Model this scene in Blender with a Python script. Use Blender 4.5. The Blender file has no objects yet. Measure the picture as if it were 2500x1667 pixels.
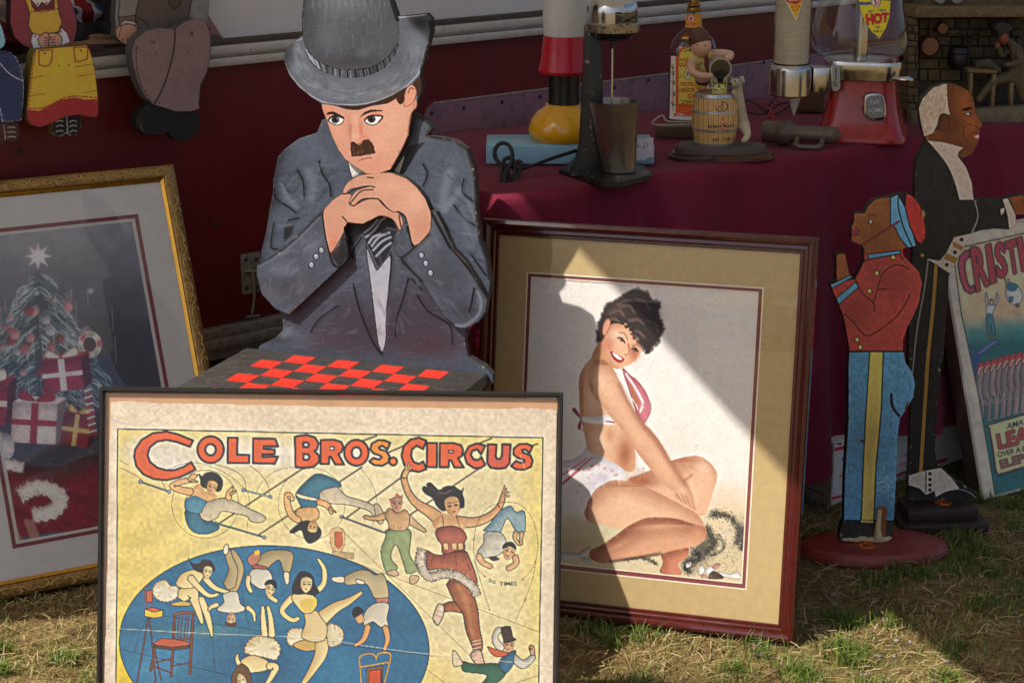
import bpy, bmesh, math, random
import numpy as np
from mathutils import Matrix, Vector

random.seed(7)
RNG = np.random.default_rng(11)
R = math.radians
scene = bpy.context.scene
COL = scene.collection

# ------------------------------------------------------------------ camera
CAM_H, PITCH, LENS = 1.40, R(16.0),65.0
cam_data = bpy.data.cameras.new('camera')
cam_data.lens = LENS
cam_data.sensor_width = 36.0
cam_data.clip_start = 0.05
cam_data.clip_end = 2000
cam = bpy.data.objects.new('camera', cam_data)
COL.objects.link(cam)
cam.location = (0,0, CAM_H)
cam.rotation_euler = (R(90) - PITCH, 0,0)
scene.camera = cam

# ------------------------------------------------------------------ sky, sun, exposure
SUN_AZ, SUN_EL = R(57.0), R(52.0)          # the light travels towards +x/+y: the sun stands behind the viewer's left shoulder
SUN_D = Vector((math.sin(SUN_AZ) * math.cos(SUN_EL), math.cos(SUN_AZ) * math.cos(SUN_EL),-math.sin(SUN_EL)))
world = bpy.data.worlds.new('World')
scene.world = world
world.use_nodes = True
wn = world.node_tree
wn.nodes.clear()
sky = wn.nodes.new('ShaderNodeTexSky')
sky.sky_type = 'NISHITA'
sky.sun_disc = False
sky.sun_elevation = SUN_EL
sky.sun_rotation = math.atan2(-SUN_D.x, -SUN_D.y)
sky.air_density = 0.75
sky.dust_density = 4.0
bg = wn.nodes.new('ShaderNodeBackground')
bg.inputs['Strength'].default_value = 0.125
wo = wn.nodes.new('ShaderNodeOutputWorld')
wn.links.new(sky.outputs[0], bg.inputs[0])
wn.links.new(bg.outputs[0], wo.inputs[0])
sun_data = bpy.data.lights.new('sun','SUN')
sun_data.energy = 5.0
sun_data.angle = R(0.53)
sun_data.color = (1.0,0.955,0.89)
sun = bpy.data.objects.new('sun', sun_data)
COL.objects.link(sun)
sun.rotation_euler = SUN_D.to_track_quat('-Z','Y').to_euler()
scene.view_settings.view_transform = 'Standard'
scene.view_settings.look = 'None'
scene.view_settings.exposure = 0.34
scene.view_settings.gamma = 1.0
scene.view_settings.use_curve_mapping = False
scene.cycles.use_denoising = True
scene.cycles.max_bounces = 8
scene.cycles.transparent_max_bounces = 16
scene.cycles.sample_clamp_indirect = 6.0
scene.cycles.caustics_reflective = False
scene.cycles.caustics_refractive = False

# ------------------------------------------------------------------ measuring: pixels of the 2500 x 1667 photograph to rays
FPX, CX, CY = LENS / 36.0 * 2500,1250.0,833.5
_F = np.array([0, math.cos(PITCH),-math.sin(PITCH)])
_U = np.array([0, math.sin(PITCH), math.cos(PITCH)])
_C = np.array([0,0, CAM_H])

def ray(u, v):
    return np.array([1.0,0,0]) * (u - CX) / FPX + _U * (CY - v) / FPX + _F

def on_level(u, v, z=0.0):
    d = ray(u, v)
    return _C + d * ((z - CAM_H) / d[2])

class Plane:
    """An upright or leaning plane: o origin, ux along its width, uy up it, n out of its face."""
    def __init__(s, o, yaw, lean=0.0, roll=0.0):
        s.o = np.array(o, float)
        y, l, r = R(yaw), R(lean), R(roll)
        ux = np.array([math.cos(y), math.sin(y),0.0])
        back = np.array([-math.sin(y), math.cos(y),0.0])
        uy = np.array([0,0, math.cos(l)]) + back * math.sin(l)
        s.ux = ux * math.cos(r) + uy * math.sin(r)
        s.uy = uy * math.cos(r) - ux * math.sin(r)
        s.n = np.cross(s.ux, s.uy)
    def px(s, u, v, w=0.0):
        """plane coordinates of the point seen at a pixel, on the face raised by w"""
        d = ray(u, v)
        o = s.o + s.n * w
        X = _C + d * (np.dot(o - _C, s.n) / np.dot(d, s.n))
        return (float(np.dot(X - s.o, s.ux)), float(np.dot(X - s.o, s.uy)))
    def pts(s, P, w=0.0):
        return [s.px(a, b, w) for a, b in P]
    def at(s, u, v, w=0.0):
        return s.o + s.ux * u + s.uy * v + s.n * w
    def project(s, U, V, w=0.0):
        X = s.o[:, None] + s.ux[:, None] * U.ravel() + s.uy[:, None] * V.ravel() + s.n[:, None] * w
        d = X - _C[:, None]
        z = _F @ d
        return (CX + FPX * d[0] / z).reshape(U.shape),(CY - FPX * (_U @ d) / z).reshape(U.shape)
    def matrix(s):
        M = Matrix.Identity(4)
        for i in range(3):
            M[i][0], M[i][1], M[i][2], M[i][3] = s.ux[i],-s.n[i], s.uy[i], s.o[i]
        return M

# ------------------------------------------------------------------ objects
def empty(name, loc=(0,0,0), rotz=0.0, matrix=None):
    o = bpy.data.objects.new(name, None)
    COL.objects.link(o)
    o.empty_display_size = 0.05
    if matrix is not None:
        o.matrix_world = matrix
    else:
        o.location = Vector(loc)
        o.rotation_euler = (0,0, rotz)
    return o

def tag(o, label=None, cat=None, group=None, kind=None):
    if label: o['label'] = label
    if cat: o['category'] = cat
    if group: o['group'] = group
    if kind: o['kind'] = kind
    return o

def link(name, me, mat=None, parent=None, smooth=False):
    o = bpy.data.objects.new(name, me)
    COL.objects.link(o)
    if mat is not None:
        me.materials.append(mat)
    if parent is not None:
        o.parent = parent
    if smooth:
        me.polygons.foreach_set('use_smooth', np.ones(len(me.polygons), bool))
    return o

def from_bm(name, bm, mat=None, parent=None, smooth=False, auto=None):
    me = bpy.data.meshes.new(name)
    bmesh.ops.recalc_face_normals(bm, faces=bm.faces)
    bm.to_mesh(me)
    bm.free()
    o = link(name, me, mat, parent, smooth)
    if auto is not None:
        me.polygons.foreach_set('use_smooth', np.ones(len(me.polygons), bool))
        me.set_sharp_from_angle(angle=R(auto))
    return o

def bm_box(bm, x0, x1, y0, y1, z0, z1, bevel=0.0, seg=2, M=None):
    r = bmesh.ops.create_cube(bm, size=1.0)
    vs = r['verts']
    for v in vs:
        v.co = Vector(((x0 + x1) / 2 + v.co.x * (x1 - x0),(y0 + y1) / 2 + v.co.y * (y1 - y0),(z0 + z1) / 2 + v.co.z * (z1 - z0)))
    if bevel > 0:
        es = list({e for v in vs for e in v.link_edges})
        rb = bmesh.ops.bevel(bm, geom=es, offset=bevel, segments=seg, affect='EDGES', profile=0.5)
        vs = [v for v in rb['verts']]
    if M is not None:
        bmesh.ops.transform(bm, matrix=M, verts=list({v for v in vs}))
    return vs

def box(name, mat, parent, x0, x1, y0, y1, z0, z1, bevel=0.002, seg=2, M=None):
    bm = bmesh.new()
    bm_box(bm, x0, x1, y0, y1, z0, z1, bevel, seg)
    if M is not None:
        bm.transform(M)
    return from_bm(name, bm, mat, parent, auto=40)

def lathe(name, prof, mat, parent, seg=32, M=None, sx=1.0, sy=1.0, cap=True, auto=35, power=2.0):
    """profile of (radius, z) turned about z; power > 2 squares the section"""
    bm = bmesh.new()
    rings = []
    for r, z in prof:
        ring = []
        for k in range(seg):
            a = 2 * math.pi * k / seg
            c, s_ = math.cos(a), math.sin(a)
            if power != 2.0:
                q = (abs(c) ** power + abs(s_) ** power) ** (-1.0 / power)
                c, s_ = c * q, s_ * q
            ring.append(bm.verts.new((r * c * sx, r * s_ * sy, z)))
        rings.append(ring)
    for a, b in zip(rings, rings[1:]):
        for k in range(seg):
            bm.faces.new((a[k], a[(k + 1) % seg], b[(k + 1) % seg], b[k]))
    if cap:
        if prof[0][0] > 1e-5: bm.faces.new(list(reversed(rings[0])))
        if prof[-1][0] > 1e-5: bm.faces.new(rings[-1])
    bmesh.ops.remove_doubles(bm, verts=bm.verts, dist=1e-6)
    if M is not None:
        bm.transform(M)
    return from_bm(name, bm, mat, parent, auto=auto)

def catmull(P, n=6, closed=True):
    P = np.array(P, float)
    N = len(P)
    out = []
    rng = range(N) if closed else range(N - 1)
    for i in rng:
        if closed:
            p0, p1, p2, p3 = P[i - 1], P[i], P[(i + 1) % N], P[(i + 2) % N]
        else:
            p0, p1, p2, p3 = P[max(i - 1,0)], P[i], P[i + 1], P[min(i + 2, N - 1)]
        for k in range(n):
            t = k / n
            out.append(0.5 * ((2 * p1) + (-p0 + p2) * t + (2 * p0 - 5 * p1 + 4 * p2 - p3) * t * t + (-p0 + 3 * p1 - 3 * p2 + p3) * t ** 3))
    if not closed:
        out.append(P[-1])
    return np.array(out)

def tube(name, P, r, mat, parent, seg=8, smooth_n=6, closed=False, bm=None):
    """a round cord or rod through 3-D points; r a number or one per point"""
    P = np.array(P, float)
    rr = np.full(len(P), r, float) if np.isscalar(r) else np.array(r, float)
    if smooth_n > 1:
        Q = catmull(np.c_[P, rr], smooth_n, closed)
        P, rr = Q[:, :3], Q[:, 3]
    own = bm is None
    if own: bm = bmesh.new()
    rings = []
    N = len(P)
    ref = Vector((0.3,0.2,1.0))
    for i in range(N):
        if closed:
            t = Vector(P[(i + 1) % N] - P[i - 1])
        else:
            t = Vector(P[min(i + 1, N - 1)] - P[max(i - 1,0)])
        t.normalize()
        a = t.cross(ref)
        if a.length < 1e-4: a = t.cross(Vector((1,0,0)))
        a.normalize()
        b = t.cross(a)
        ref = a.cross(t)
        rings.append([bm.verts.new(Vector(P[i]) + (a * math.cos(2 * math.pi * k / seg) + b * math.sin(2 * math.pi * k / seg)) * rr[i]) for k in range(seg)])
    for i in range(N if closed else N - 1):
        a, b = rings[i], rings[(i + 1) % N]
        for k in range(seg):
            bm.faces.new((a[k], a[(k + 1) % seg], b[(k + 1) % seg], b[k]))
    if not closed:
        bm.faces.new(list(reversed(rings[0])))
        bm.faces.new(rings[-1])
    if own:
        return from_bm(name, bm, mat, parent, auto=50)

def prism(name, poly, y0, y1, mat, parent, bevel=0.0, M=None, holes=None):
    """a flat outline in (x, z) given depth from y0 (front) to y1 (back)"""
    bm = bmesh.new()
    A = [bm.verts.new((x, y0, z)) for x, z in poly]
    f = bm.faces.new(A)
    r = bmesh.ops.extrude_face_region(bm, geom=[f])
    for v in [g for g in r['geom'] if isinstance(g, bmesh.types.BMVert)]:
        v.co.y = y1
    if bevel > 0:
        es = [e for e in bm.edges if abs(e.verts[0].co.y - y0) < 1e-7 and abs(e.verts[1].co.y - y0) < 1e-7]
        bmesh.ops.bevel(bm, geom=es, offset=bevel, segments=2, affect='EDGES', profile=0.5)
    if M is not None:
        bm.transform(M)
    return from_bm(name, bm, mat, parent, auto=40)

def lin(c):
    c = np.asarray(c, float)
    return np.where(c <= 0.04045, c / 12.92,((c + 0.055) / 1.055) ** 2.4)

def rgb(h, gain=1.0):
    if isinstance(h, str):
        h = [int(h[i:i + 2],16) for i in (0,2,4)]
    return tuple(np.clip(lin(np.array(h[:3], float) / 255.0) * gain, 0,0.95))

# ------------------------------------------------------------------ materials
class NT:
    def __init__(s, name):
        s.m = bpy.data.materials.new(name)
        s.m.use_nodes = True
        s.t = s.m.node_tree
        s.t.nodes.clear()
        s.out = s.n('ShaderNodeOutputMaterial')
    def n(s, typ, **kw):
        nd = s.t.nodes.new(typ)
        for k, v in kw.items():
            if k.startswith('_'):
                setattr(nd, k[1:], v)
            else:
                key = k.replace('__',' ')
                if isinstance(v, bpy.types.NodeSocket):
                    s.t.links.new(v, nd.inputs[key])
                else:
                    nd.inputs[key].default_value = v
        return nd
    def l(s, a, b):
        s.t.links.new(a, b)
    def coords(s, kind='Object', scale=(1,1,1)):
        tc = s.n('ShaderNodeTexCoord')
        mp = s.n('ShaderNodeMapping', Scale=scale)
        s.l(tc.outputs[kind], mp.inputs['Vector'])
        return mp.outputs[0]
    def noise(s, co, scale, detail=6.0, rough=0.6):
        return s.n('ShaderNodeTexNoise', Vector=co, Scale=scale, Detail=detail, Roughness=rough).outputs[0]
    def ramp(s, fac, stops):
        r = s.n('ShaderNodeValToRGB')
        s.l(fac, r.inputs[0])
        el = r.color_ramp.elements
        while len(el) < len(stops): el.new(0.5)
        for e, (p, c) in zip(el, stops):
            e.position = p
            e.color = (c, c, c, 1) if np.isscalar(c) else (*c, 1)
        return r.outputs[0]
    def mix(s, fac, a, b, mode='MIX'):
        m = s.n('ShaderNodeMix', _data_type='RGBA', _blend_type=mode)
        for sock, v in ((m.inputs[0], fac),(m.inputs[6], a),(m.inputs[7], b)):
            if isinstance(v, bpy.types.NodeSocket): s.l(v, sock)
            elif np.isscalar(v): sock.default_value = v
            else: sock.default_value = (*v, 1)
        return m.outputs[2]
    def math(s, op, a, b=0.0):
        m = s.n('ShaderNodeMath', _operation=op)
        for i, v in enumerate((a, b)):
            if isinstance(v, bpy.types.NodeSocket): s.l(v, m.inputs[i])
            else: m.inputs[i].default_value = v
        return m.outputs[0]
    def bump(s, h, strength=0.3, dist=0.002):
        return s.n('ShaderNodeBump', Height=h, Strength=strength, Distance=dist).outputs[0]
    def bsdf(s, col, rough=0.6, bump=None, metal=0.0, spec=0.5, coat=0.0, **kw):
        b = s.n('ShaderNodeBsdfPrincipled')
        for sock, v in (('Base Color', col),('Roughness', rough),('Metallic', metal),('Specular IOR Level', spec),('Coat Weight', coat)):
            if isinstance(v, bpy.types.NodeSocket): s.l(v, b.inputs[sock])
            elif np.isscalar(v): b.inputs[sock].default_value = v
            else: b.inputs[sock].default_value = (*v, 1)
        for k, v in kw.items():
            b.inputs[k.replace('__',' ')].default_value = v
        if bump is not None: s.l(bump, b.inputs['Normal'])
        s.l(b.outputs[0], s.out.inputs[0])
        return b

def m_plain(name, col, rough=0.55, var=0.12, scale=25.0, metal=0.0, bump=0.15, bscale=None, spec=0.5, coat=0.0, dirt=None, bdist=0.001):
    """paint, plastic or metal with slight mottling, wear and relief"""
    t = NT(name)
    co = t.coords()
    n = t.noise(co, scale * 1.6)
    c = t.mix(t.ramp(n, [(0.3,0.0),(0.7,1.0)]), tuple(x * (1 - var) for x in col), tuple(min(x * (1 + var),1) for x in col))
    if dirt is not None:
        dc, lo, hi, ds = dirt
        c = t.mix(t.ramp(t.noise(co, ds * 2.5,10.0,0.7),[(lo, 0.0),(hi, 1.0)]), c, dc)
    rr = t.ramp(t.noise(co, scale * 2.3),[(0.25, max(rough - 0.08,0.02)),(0.75, min(rough + 0.1,1))])
    t.bsdf(c, rr, t.bump(t.noise(co, (bscale or scale * 6) * 4.0), bump, bdist * 0.5), metal, spec, coat)
    return t.m

def m_wood(name, c0, c1, rough=0.55, scale=(1,1,1), coat=0.0, ring=22.0, bump=0.25):
    t = NT(name)
    co = t.coords(scale=scale)
    n = t.noise(co, 4.0,8.0,0.65)
    w = t.n('ShaderNodeTexWave', Vector=co, Scale=ring, Distortion=5.0, Detail=4.0).outputs[1]
    c = t.mix(t.ramp(t.math('ADD', t.math('MULTIPLY', n, 0.7), t.math('MULTIPLY', w, 0.3)),[(0.3,0.0),(0.75,1.0)]), c0, c1)
    t.bsdf(c, rough, t.bump(t.noise(co, 40.0), bump, 0.001), coat=coat)
    return t.m

def m_paint(name, rough=0.6, bump=0.25, bscale=120.0, coat=0.0, scratch=None, spec=0.4, stretch=(1,1,1), bdist=0.0008):
    """a printed or hand-painted face: the picture's own colours come with the sheet, the material adds grain"""
    t = NT(name)
    a = t.n('ShaderNodeVertexColor', _layer_name='Col')
    co = t.coords(scale=stretch)
    c = t.mix(t.ramp(t.noise(co, 900.0,4.0),[(0.35,0.0),(0.65,1.0)]), a.outputs[0], t.mix(1.0, a.outputs[0],(0.965,0.962,0.955),'MULTIPLY'))
    if scratch is not None:
        lo, hi, sc, scol = scratch
        c = t.mix(t.ramp(t.noise(co, sc, 12.0,0.75),[(lo, 0.0),(hi, 1.0)]), c, scol)
    t.bsdf(c, rough, t.bump(t.noise(co, bscale * 5.0), bump, bdist * 0.5), spec=spec, coat=coat)
    return t.m

def m_glass_pane(name, dust=0.04, tint=(1,1,1), refl=1.0):
    """flat glazing: clear straight through, mirror by Fresnel, and a film of dust"""
    t = NT(name)
    tr = t.n('ShaderNodeBsdfTransparent', Color=(*tint, 1))
    gl = t.n('ShaderNodeBsdfGlossy', Roughness=0.015)
    fc = t.n('ShaderNodeLayerWeight').outputs[1]
    m1 = t.n('ShaderNodeMixShader')
    t.l(t.math('MULTIPLY', t.math('ADD', t.math('MULTIPLY', t.math('POWER', fc, 5.0),0.9),0.04), refl), m1.inputs[0])
    t.l(tr.outputs[0], m1.inputs[1]); t.l(gl.outputs[0], m1.inputs[2])
    df = t.n('ShaderNodeBsdfDiffuse', Color=(0.6,0.58,0.54,1))
    co = t.coords()
    f = t.math('ADD', t.math('MULTIPLY', t.ramp(t.noise(co, 1300.0,6.0,0.7),[(0.62,0.0),(0.72,1.0)]), dust * 6.0), t.math('MULTIPLY', t.noise(co, 5.0,2.0), dust))
    m2 = t.n('ShaderNodeMixShader')
    t.l(f, m2.inputs[0]); t.l(m1.outputs[0], m2.inputs[1]); t.l(df.outputs[0], m2.inputs[2])
    t.l(m2.outputs[0], t.out.inputs[0])
    return t.m
# ------------------------------------------------------------------ flat pictures: a small painter for prints and painted faces
def hexc(c):
    if isinstance(c, str):
        return np.array([int(c[i:i + 2],16) for i in (0,2,4)], float) / 255.0
    return np.array(c, float) / 255.0

def blur1(a, r):
    r = int(round(r))
    if r < 1: return a
    for _ in range(2):
        for ax in (0,1):
            p = np.pad(a, [(r + 1, r) if k == ax else (0,0) for k in (0,1)], mode='edge')
            cs = np.cumsum(p, axis=ax)
            n = a.shape[ax]
            hi = np.take(cs, np.arange(2 * r + 1,2 * r + 1 + n), axis=ax)
            lo = np.take(cs, np.arange(0, n), axis=ax)
            a = (hi - lo) / (2 * r + 1)
    return a

def fbm(h, w, cell, seed=0, octs=4):
    g = np.random.default_rng(seed)
    out = np.zeros((h, w)); amp = 1.0; tot = 0
    for o in range(octs):
        c = max(cell / 2 ** o, 1.0)
        gh, gw = int(h / c) + 3, int(w / c) + 3
        n = g.random((gh, gw))
        y = np.arange(h) / c; x = np.arange(w) / c
        yi = y.astype(int); xi = x.astype(int)
        fy = (y - yi)[:, None]; fx = (x - xi)[None, :]
        fy = fy * fy * (3 - 2 * fy); fx = fx * fx * (3 - 2 * fx)
        a = n[yi][:, xi]; b = n[yi][:, xi + 1]; c_ = n[yi + 1][:, xi]; d = n[yi + 1][:, xi + 1]
        out += amp * ((a * (1 - fx) + b * fx) * (1 - fy) + (c_ * (1 - fx) + d * fx) * fy)
        tot += amp; amp *= 0.5
    return out / tot

_TXT = {}
def glyphs(s, bold=0.0):
    """triangles of a line of lettering, in units of cap height, and its width"""
    key = (s, bold)
    if key in _TXT: return _TXT[key]
    cu = bpy.data.curves.new('lettering_tmp','FONT')
    cu.body = s; cu.size = 1.0; cu.offset = bold; cu.resolution_u = 3
    ob = bpy.data.objects.new('lettering_tmp', cu)
    COL.objects.link(ob)
    dg = bpy.context.evaluated_depsgraph_get()
    dg.update()
    ev = ob.evaluated_get(dg)
    me = ev.to_mesh()
    me.calc_loop_triangles()
    V = np.array([v.co[:2] for v in me.vertices]) if len(me.vertices) else np.zeros((0,2))
    T = np.array([t.vertices[:] for t in me.loop_triangles], int) if len(me.loop_triangles) else np.zeros((0,3), int)
    ev.to_mesh_clear()
    bpy.data.objects.remove(ob); bpy.data.curves.remove(cu)
    if len(V):
        V = V - [V[:, 0].min(),0]
        V = V / 0.69
        w = V[:, 0].max()
    else: w = 0.3
    _TXT[key] = (V, T, w)
    return _TXT[key]

class Canvas:
    def __init__(s, x0, y0, x1, y1, base='ffffff', res=1.0):
        s.x0, s.y0, s.res = x0, y0, res
        s.w, s.h = int((x1 - x0) * res) + 1, int((y1 - y0) * res) + 1
        s.a = np.ones((s.h, s.w, 3)) * hexc(base)
        s.ox, s.oy, s.k = 0.0,0.0,1.0
        s.clipm = None
    def at(s, ox, oy, k):
        """the following points are read off an enlargement: origin and scale"""
        s.ox, s.oy, s.k = ox, oy, k
        return s
    def P(s, pts):
        P = np.array(pts, float)
        return np.c_[((s.ox + P[:, 0] / s.k) - s.x0) * s.res, ((s.oy + P[:, 1] / s.k) - s.y0) * s.res]
    def _box(s, P, m):
        x0 = max(int(P[:, 0].min() - m),0); x1 = min(int(P[:, 0].max() + m) + 2, s.w)
        y0 = max(int(P[:, 1].min() - m),0); y1 = min(int(P[:, 1].max() + m) + 2, s.h)
        return (x0, x1, y0, y1) if x1 > x0 and y1 > y0 else None
    def _fill(s, P, bx):
        x0, x1, y0, y1 = bx
        acc = np.zeros((y1 - y0, x1 - x0))
        X = np.arange(x0, x1)
        for sub in (0.25,0.75):
            Y = np.arange(y0, y1) + sub
            cnt = np.zeros((y1 - y0, x1 - x0 + 1))
            A = P; B = np.roll(P, -1,0)
            for (ax, ay),(bx_, by) in zip(A, B):
                if ay == by: continue
                lo, hi = min(ay, by), max(ay, by)
                r0 = max(int(np.ceil(lo - sub)) - y0,0); r1 = min(int(np.ceil(hi - sub)) - y0, y1 - y0)
                if r1 <= r0: continue
                yy = Y[r0:r1]
                xs = ax + (yy - ay) * (bx_ - ax) / (by - ay) - x0
                xi = np.clip(np.round(xs),0, x1 - x0).astype(int)
                np.add.at(cnt, (np.arange(r0, r1), xi),1)
            acc += (np.cumsum(cnt, 1)[:, :-1] % 2)
        return acc / 2
    def _put(s, m, bx, col, alpha=1.0, mul=False):
        x0, x1, y0, y1 = bx
        m = m * alpha
        if s.clipm is not None: m = m * s.clipm[y0:y1, x0:x1]
        m = m[..., None]
        v = s.a[y0:y1, x0:x1]
        if mul: v *= (1 - m) + m * col
        else: v *= (1 - m); v += m * col
    def mask(s, pts, smooth=0, soft=0):
        P = s.P(pts)
        if smooth: P = catmull(P, smooth)
        m = np.zeros((s.h, s.w))
        bx = s._box(P, 2 + 3 * soft)
        if bx: m[bx[2]:bx[3], bx[0]:bx[1]] = blur1(s._fill(P, bx), soft * s.res)
        return m
    def clip(s, pts=None, smooth=0):
        s.clipm = None if pts is None else s.mask(pts, smooth)
        return s
    def poly(s, pts, col, smooth=0, soft=0.0, alpha=1.0, edge=None, shade=0.0, rad=8.0, lit=(-0.5,-0.7), tone=None, mottle=0.0, mul=False):
        """fill an outline; shade rounds it (darker on the side away from lit), edge=(colour, width) draws its line"""
        P = s.P(pts)
        if smooth: P = catmull(P, smooth)
        rad *= s.res
        bx = s._box(P, 2 + 3 * soft * s.res)
        if bx is None: return s
        m = s._fill(P, bx)
        c = hexc(col)
        if shade or mottle:
            C = np.ones(m.shape + (3,)) * c
            if shade:
                b = blur1(m, rad)
                dx = int(round(lit[0] * rad * 1.2)); dy = int(round(lit[1] * rad * 1.2))
                sh = np.roll(np.roll(b, -dy, 0),-dx, 1)
                g = np.clip((b * 0.6 + 0.4) - np.clip(b - sh, -1,1) * 0.0 + (sh - b) * 0.9,0,1.25)
                tn = hexc(tone) if tone is not None else c * 0.45
                f = np.clip((1 - g) * shade * 1.6,0,1)[..., None]
                C = C * (1 - f) + tn * f
            if mottle:
                C = C * (1 + mottle * (fbm(*m.shape, 9 * s.res, int(abs(P[0,0]) * 7 + abs(P[0,1]))) - 0.5)[..., None] * 2)
            c = np.clip(C, 0,1)
        if soft: m = blur1(m, soft * s.res)
        s._put(m, bx, c, alpha, mul)
        if edge is not None:
            s._stroke(np.r_[P, P[:1]], edge[1] * s.res, hexc(edge[0]),1.0 if len(edge) < 3 else edge[2])
        return s
    def _stroke(s, P, w, col, alpha=1.0, soft=0.0, dash=None):
        hw = w / 2
        bx = s._box(P, hw + 3)
        if bx is None: return
        x0, x1, y0, y1 = bx
        D = np.full((y1 - y0, x1 - x0),1e9)
        run = 0.0
        for A, B in zip(P[:-1], P[1:]):
            L = math.hypot(*(B - A))
            if L < 1e-6: continue
            run += L
            if dash and (run % (dash[0] + dash[1])) > dash[0]: continue
            b = s._box(np.array([A, B]), hw + 3)
            if b is None: continue
            X, Y = np.meshgrid(np.arange(b[0], b[1]), np.arange(b[2], b[3]))
            t = np.clip(((X - A[0]) * (B[0] - A[0]) + (Y - A[1]) * (B[1] - A[1])) / (L * L),0,1)
            d = np.hypot(X - A[0] - t * (B[0] - A[0]), Y - A[1] - t * (B[1] - A[1]))
            sl = D[b[2] - y0:b[3] - y0, b[0] - x0:b[1] - x0]
            np.minimum(sl, d, out=sl)
        m = np.clip(hw + 0.5 - D, 0, min(1, w if w < 1 else 1))
        if soft: m = blur1(m, soft)
        s._put(m, bx, col, alpha)
    def line(s, pts, w, col, smooth=5, alpha=1.0, soft=0.0, dash=None):
        P = s.P(pts)
        if smooth and len(P) > 2: P = catmull(P, smooth, False)
        if dash:
            Q = [P[0]]
            for A, B in zip(P[:-1], P[1:]):
                n = max(int(math.hypot(*(B - A)) / 1.5),1)
                Q += [A + (B - A) * (i + 1) / n for i in range(n)]
            P = np.array(Q)
        s._stroke(P, w * s.res, hexc(col), alpha, soft * s.res, None if dash is None else (dash[0] * s.res, dash[1] * s.res))
        return s
    def blob(s, x, y, rx, ry, col, alpha=1.0, rot=0.0, hard=1.0, mul=False):
        (cx, cy), = s.P([(x, y)])
        k = s.res / s.k
        rx *= k; ry *= k
        bx = s._box(np.array([[cx, cy]]), max(rx, ry) * 2.2)
        if bx is None: return s
        X, Y = np.meshgrid(np.arange(bx[0], bx[1]) - cx, np.arange(bx[2], bx[3]) - cy)
        c, q = math.cos(R(rot)), math.sin(R(rot))
        d = ((X * c + Y * q) / rx) ** 2 + ((-X * q + Y * c) / ry) ** 2
        s._put(np.exp(-d ** hard), bx, hexc(col), alpha, mul)
        return s
    def oval(s, x, y, rx, ry, col, rot=0.0, **kw):
        a = np.linspace(0,2 * math.pi, 40, endpoint=False)
        c, q = math.cos(R(rot)), math.sin(R(rot))
        return s.poly(np.c_[x + rx * np.cos(a) * c - ry * np.sin(a) * q, y + rx * np.cos(a) * q + ry * np.sin(a) * c], col, **kw)
    def letters(s, text, quad, col, bold=0.0, outline=None, fit=True):
        """a line of lettering set into the quad: top left, top right, bottom right, bottom left of its capitals"""
        V, T, w = glyphs(text, bold)
        if not len(V): return s
        Q = s.P(quad)
        u = (V[:, 0] / w)[:, None]; v = V[:, 1][:, None]
        X = (Q[3] * (1 - u) + Q[2] * u) * (1 - v) + (Q[0] * (1 - u) + Q[1] * u) * v
        bx = s._box(X, 4 if outline is None else 4 + outline[1] * s.res)
        if bx is None: return s
        m = np.zeros((bx[3] - bx[2], bx[1] - bx[0]))
        SS = 2
        big = np.zeros((m.shape[0] * SS, m.shape[1] * SS), bool)
        for t in T:
            p = (X[t] - [bx[0], bx[2]]) * SS
            a0, a1 = int(max(p[:, 0].min(),0)), int(min(p[:, 0].max() + 2, big.shape[1]))
            b0, b1 = int(max(p[:, 1].min(),0)), int(min(p[:, 1].max() + 2, big.shape[0]))
            if a1 <= a0 or b1 <= b0: continue
            gx, gy = np.meshgrid(np.arange(a0, a1) + 0.5, np.arange(b0, b1) + 0.5)
            e = [(p[(i + 1) % 3,0] - p[i, 0]) * (gy - p[i, 1]) - (p[(i + 1) % 3,1] - p[i, 1]) * (gx - p[i, 0]) for i in range(3)]
            ins = ((e[0] >= 0) & (e[1] >= 0) & (e[2] >= 0)) | ((e[0] <= 0) & (e[1] <= 0) & (e[2] <= 0))
            big[b0:b1, a0:a1] |= ins
        m = big.reshape(m.shape[0], SS, m.shape[1], SS).mean((1,3))
        if outline is not None:
            o = m.copy(); r = outline[1] * s.res
            for a in np.linspace(0,2 * math.pi, 16, endpoint=False):
                for q in (0.5,1.0):
                    o = np.maximum(o, np.roll(np.roll(m, int(round(r * q * math.sin(a))),0), int(round(r * q * math.cos(a))),1))
            s._put(o, bx, hexc(outline[0]))
        s._put(m, bx, hexc(col))
        return s
    def grain(s, amt, cell=6, seed=1, tint=(1,1,1)):
        n = (fbm(s.h, s.w, cell * s.res, seed) - 0.5) * 2
        s.a = np.clip(s.a * (1 + amt * n[..., None] * np.array(tint)),0,1)
        return s
    def speck(s, n, col, r=(0.5,1.4), alpha=0.5, seed=3):
        g = np.random.default_rng(seed)
        c = hexc(col)
        for x, y, q, a in zip(g.random(n) * s.w, g.random(n) * s.h, g.uniform(*r, n) * s.res, g.random(n)):
            x0, y0, q = int(x), int(y), max(int(round(q)),1)
            if s.clipm is not None and s.clipm[min(y0, s.h - 1), min(x0, s.w - 1)] < 0.5: continue
            sl = s.a[y0:y0 + q, x0:x0 + q]
            sl += (c - sl) * alpha * a
        return s
    def crisp(s, r, k):
        """draw the modelling up: more contrast against the neighbourhood"""
        b = np.stack([blur1(s.a[..., i], r * s.res) for i in range(3)],-1)
        s.a = np.clip(s.a + k * (s.a - b),0,1)
        return s
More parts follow.
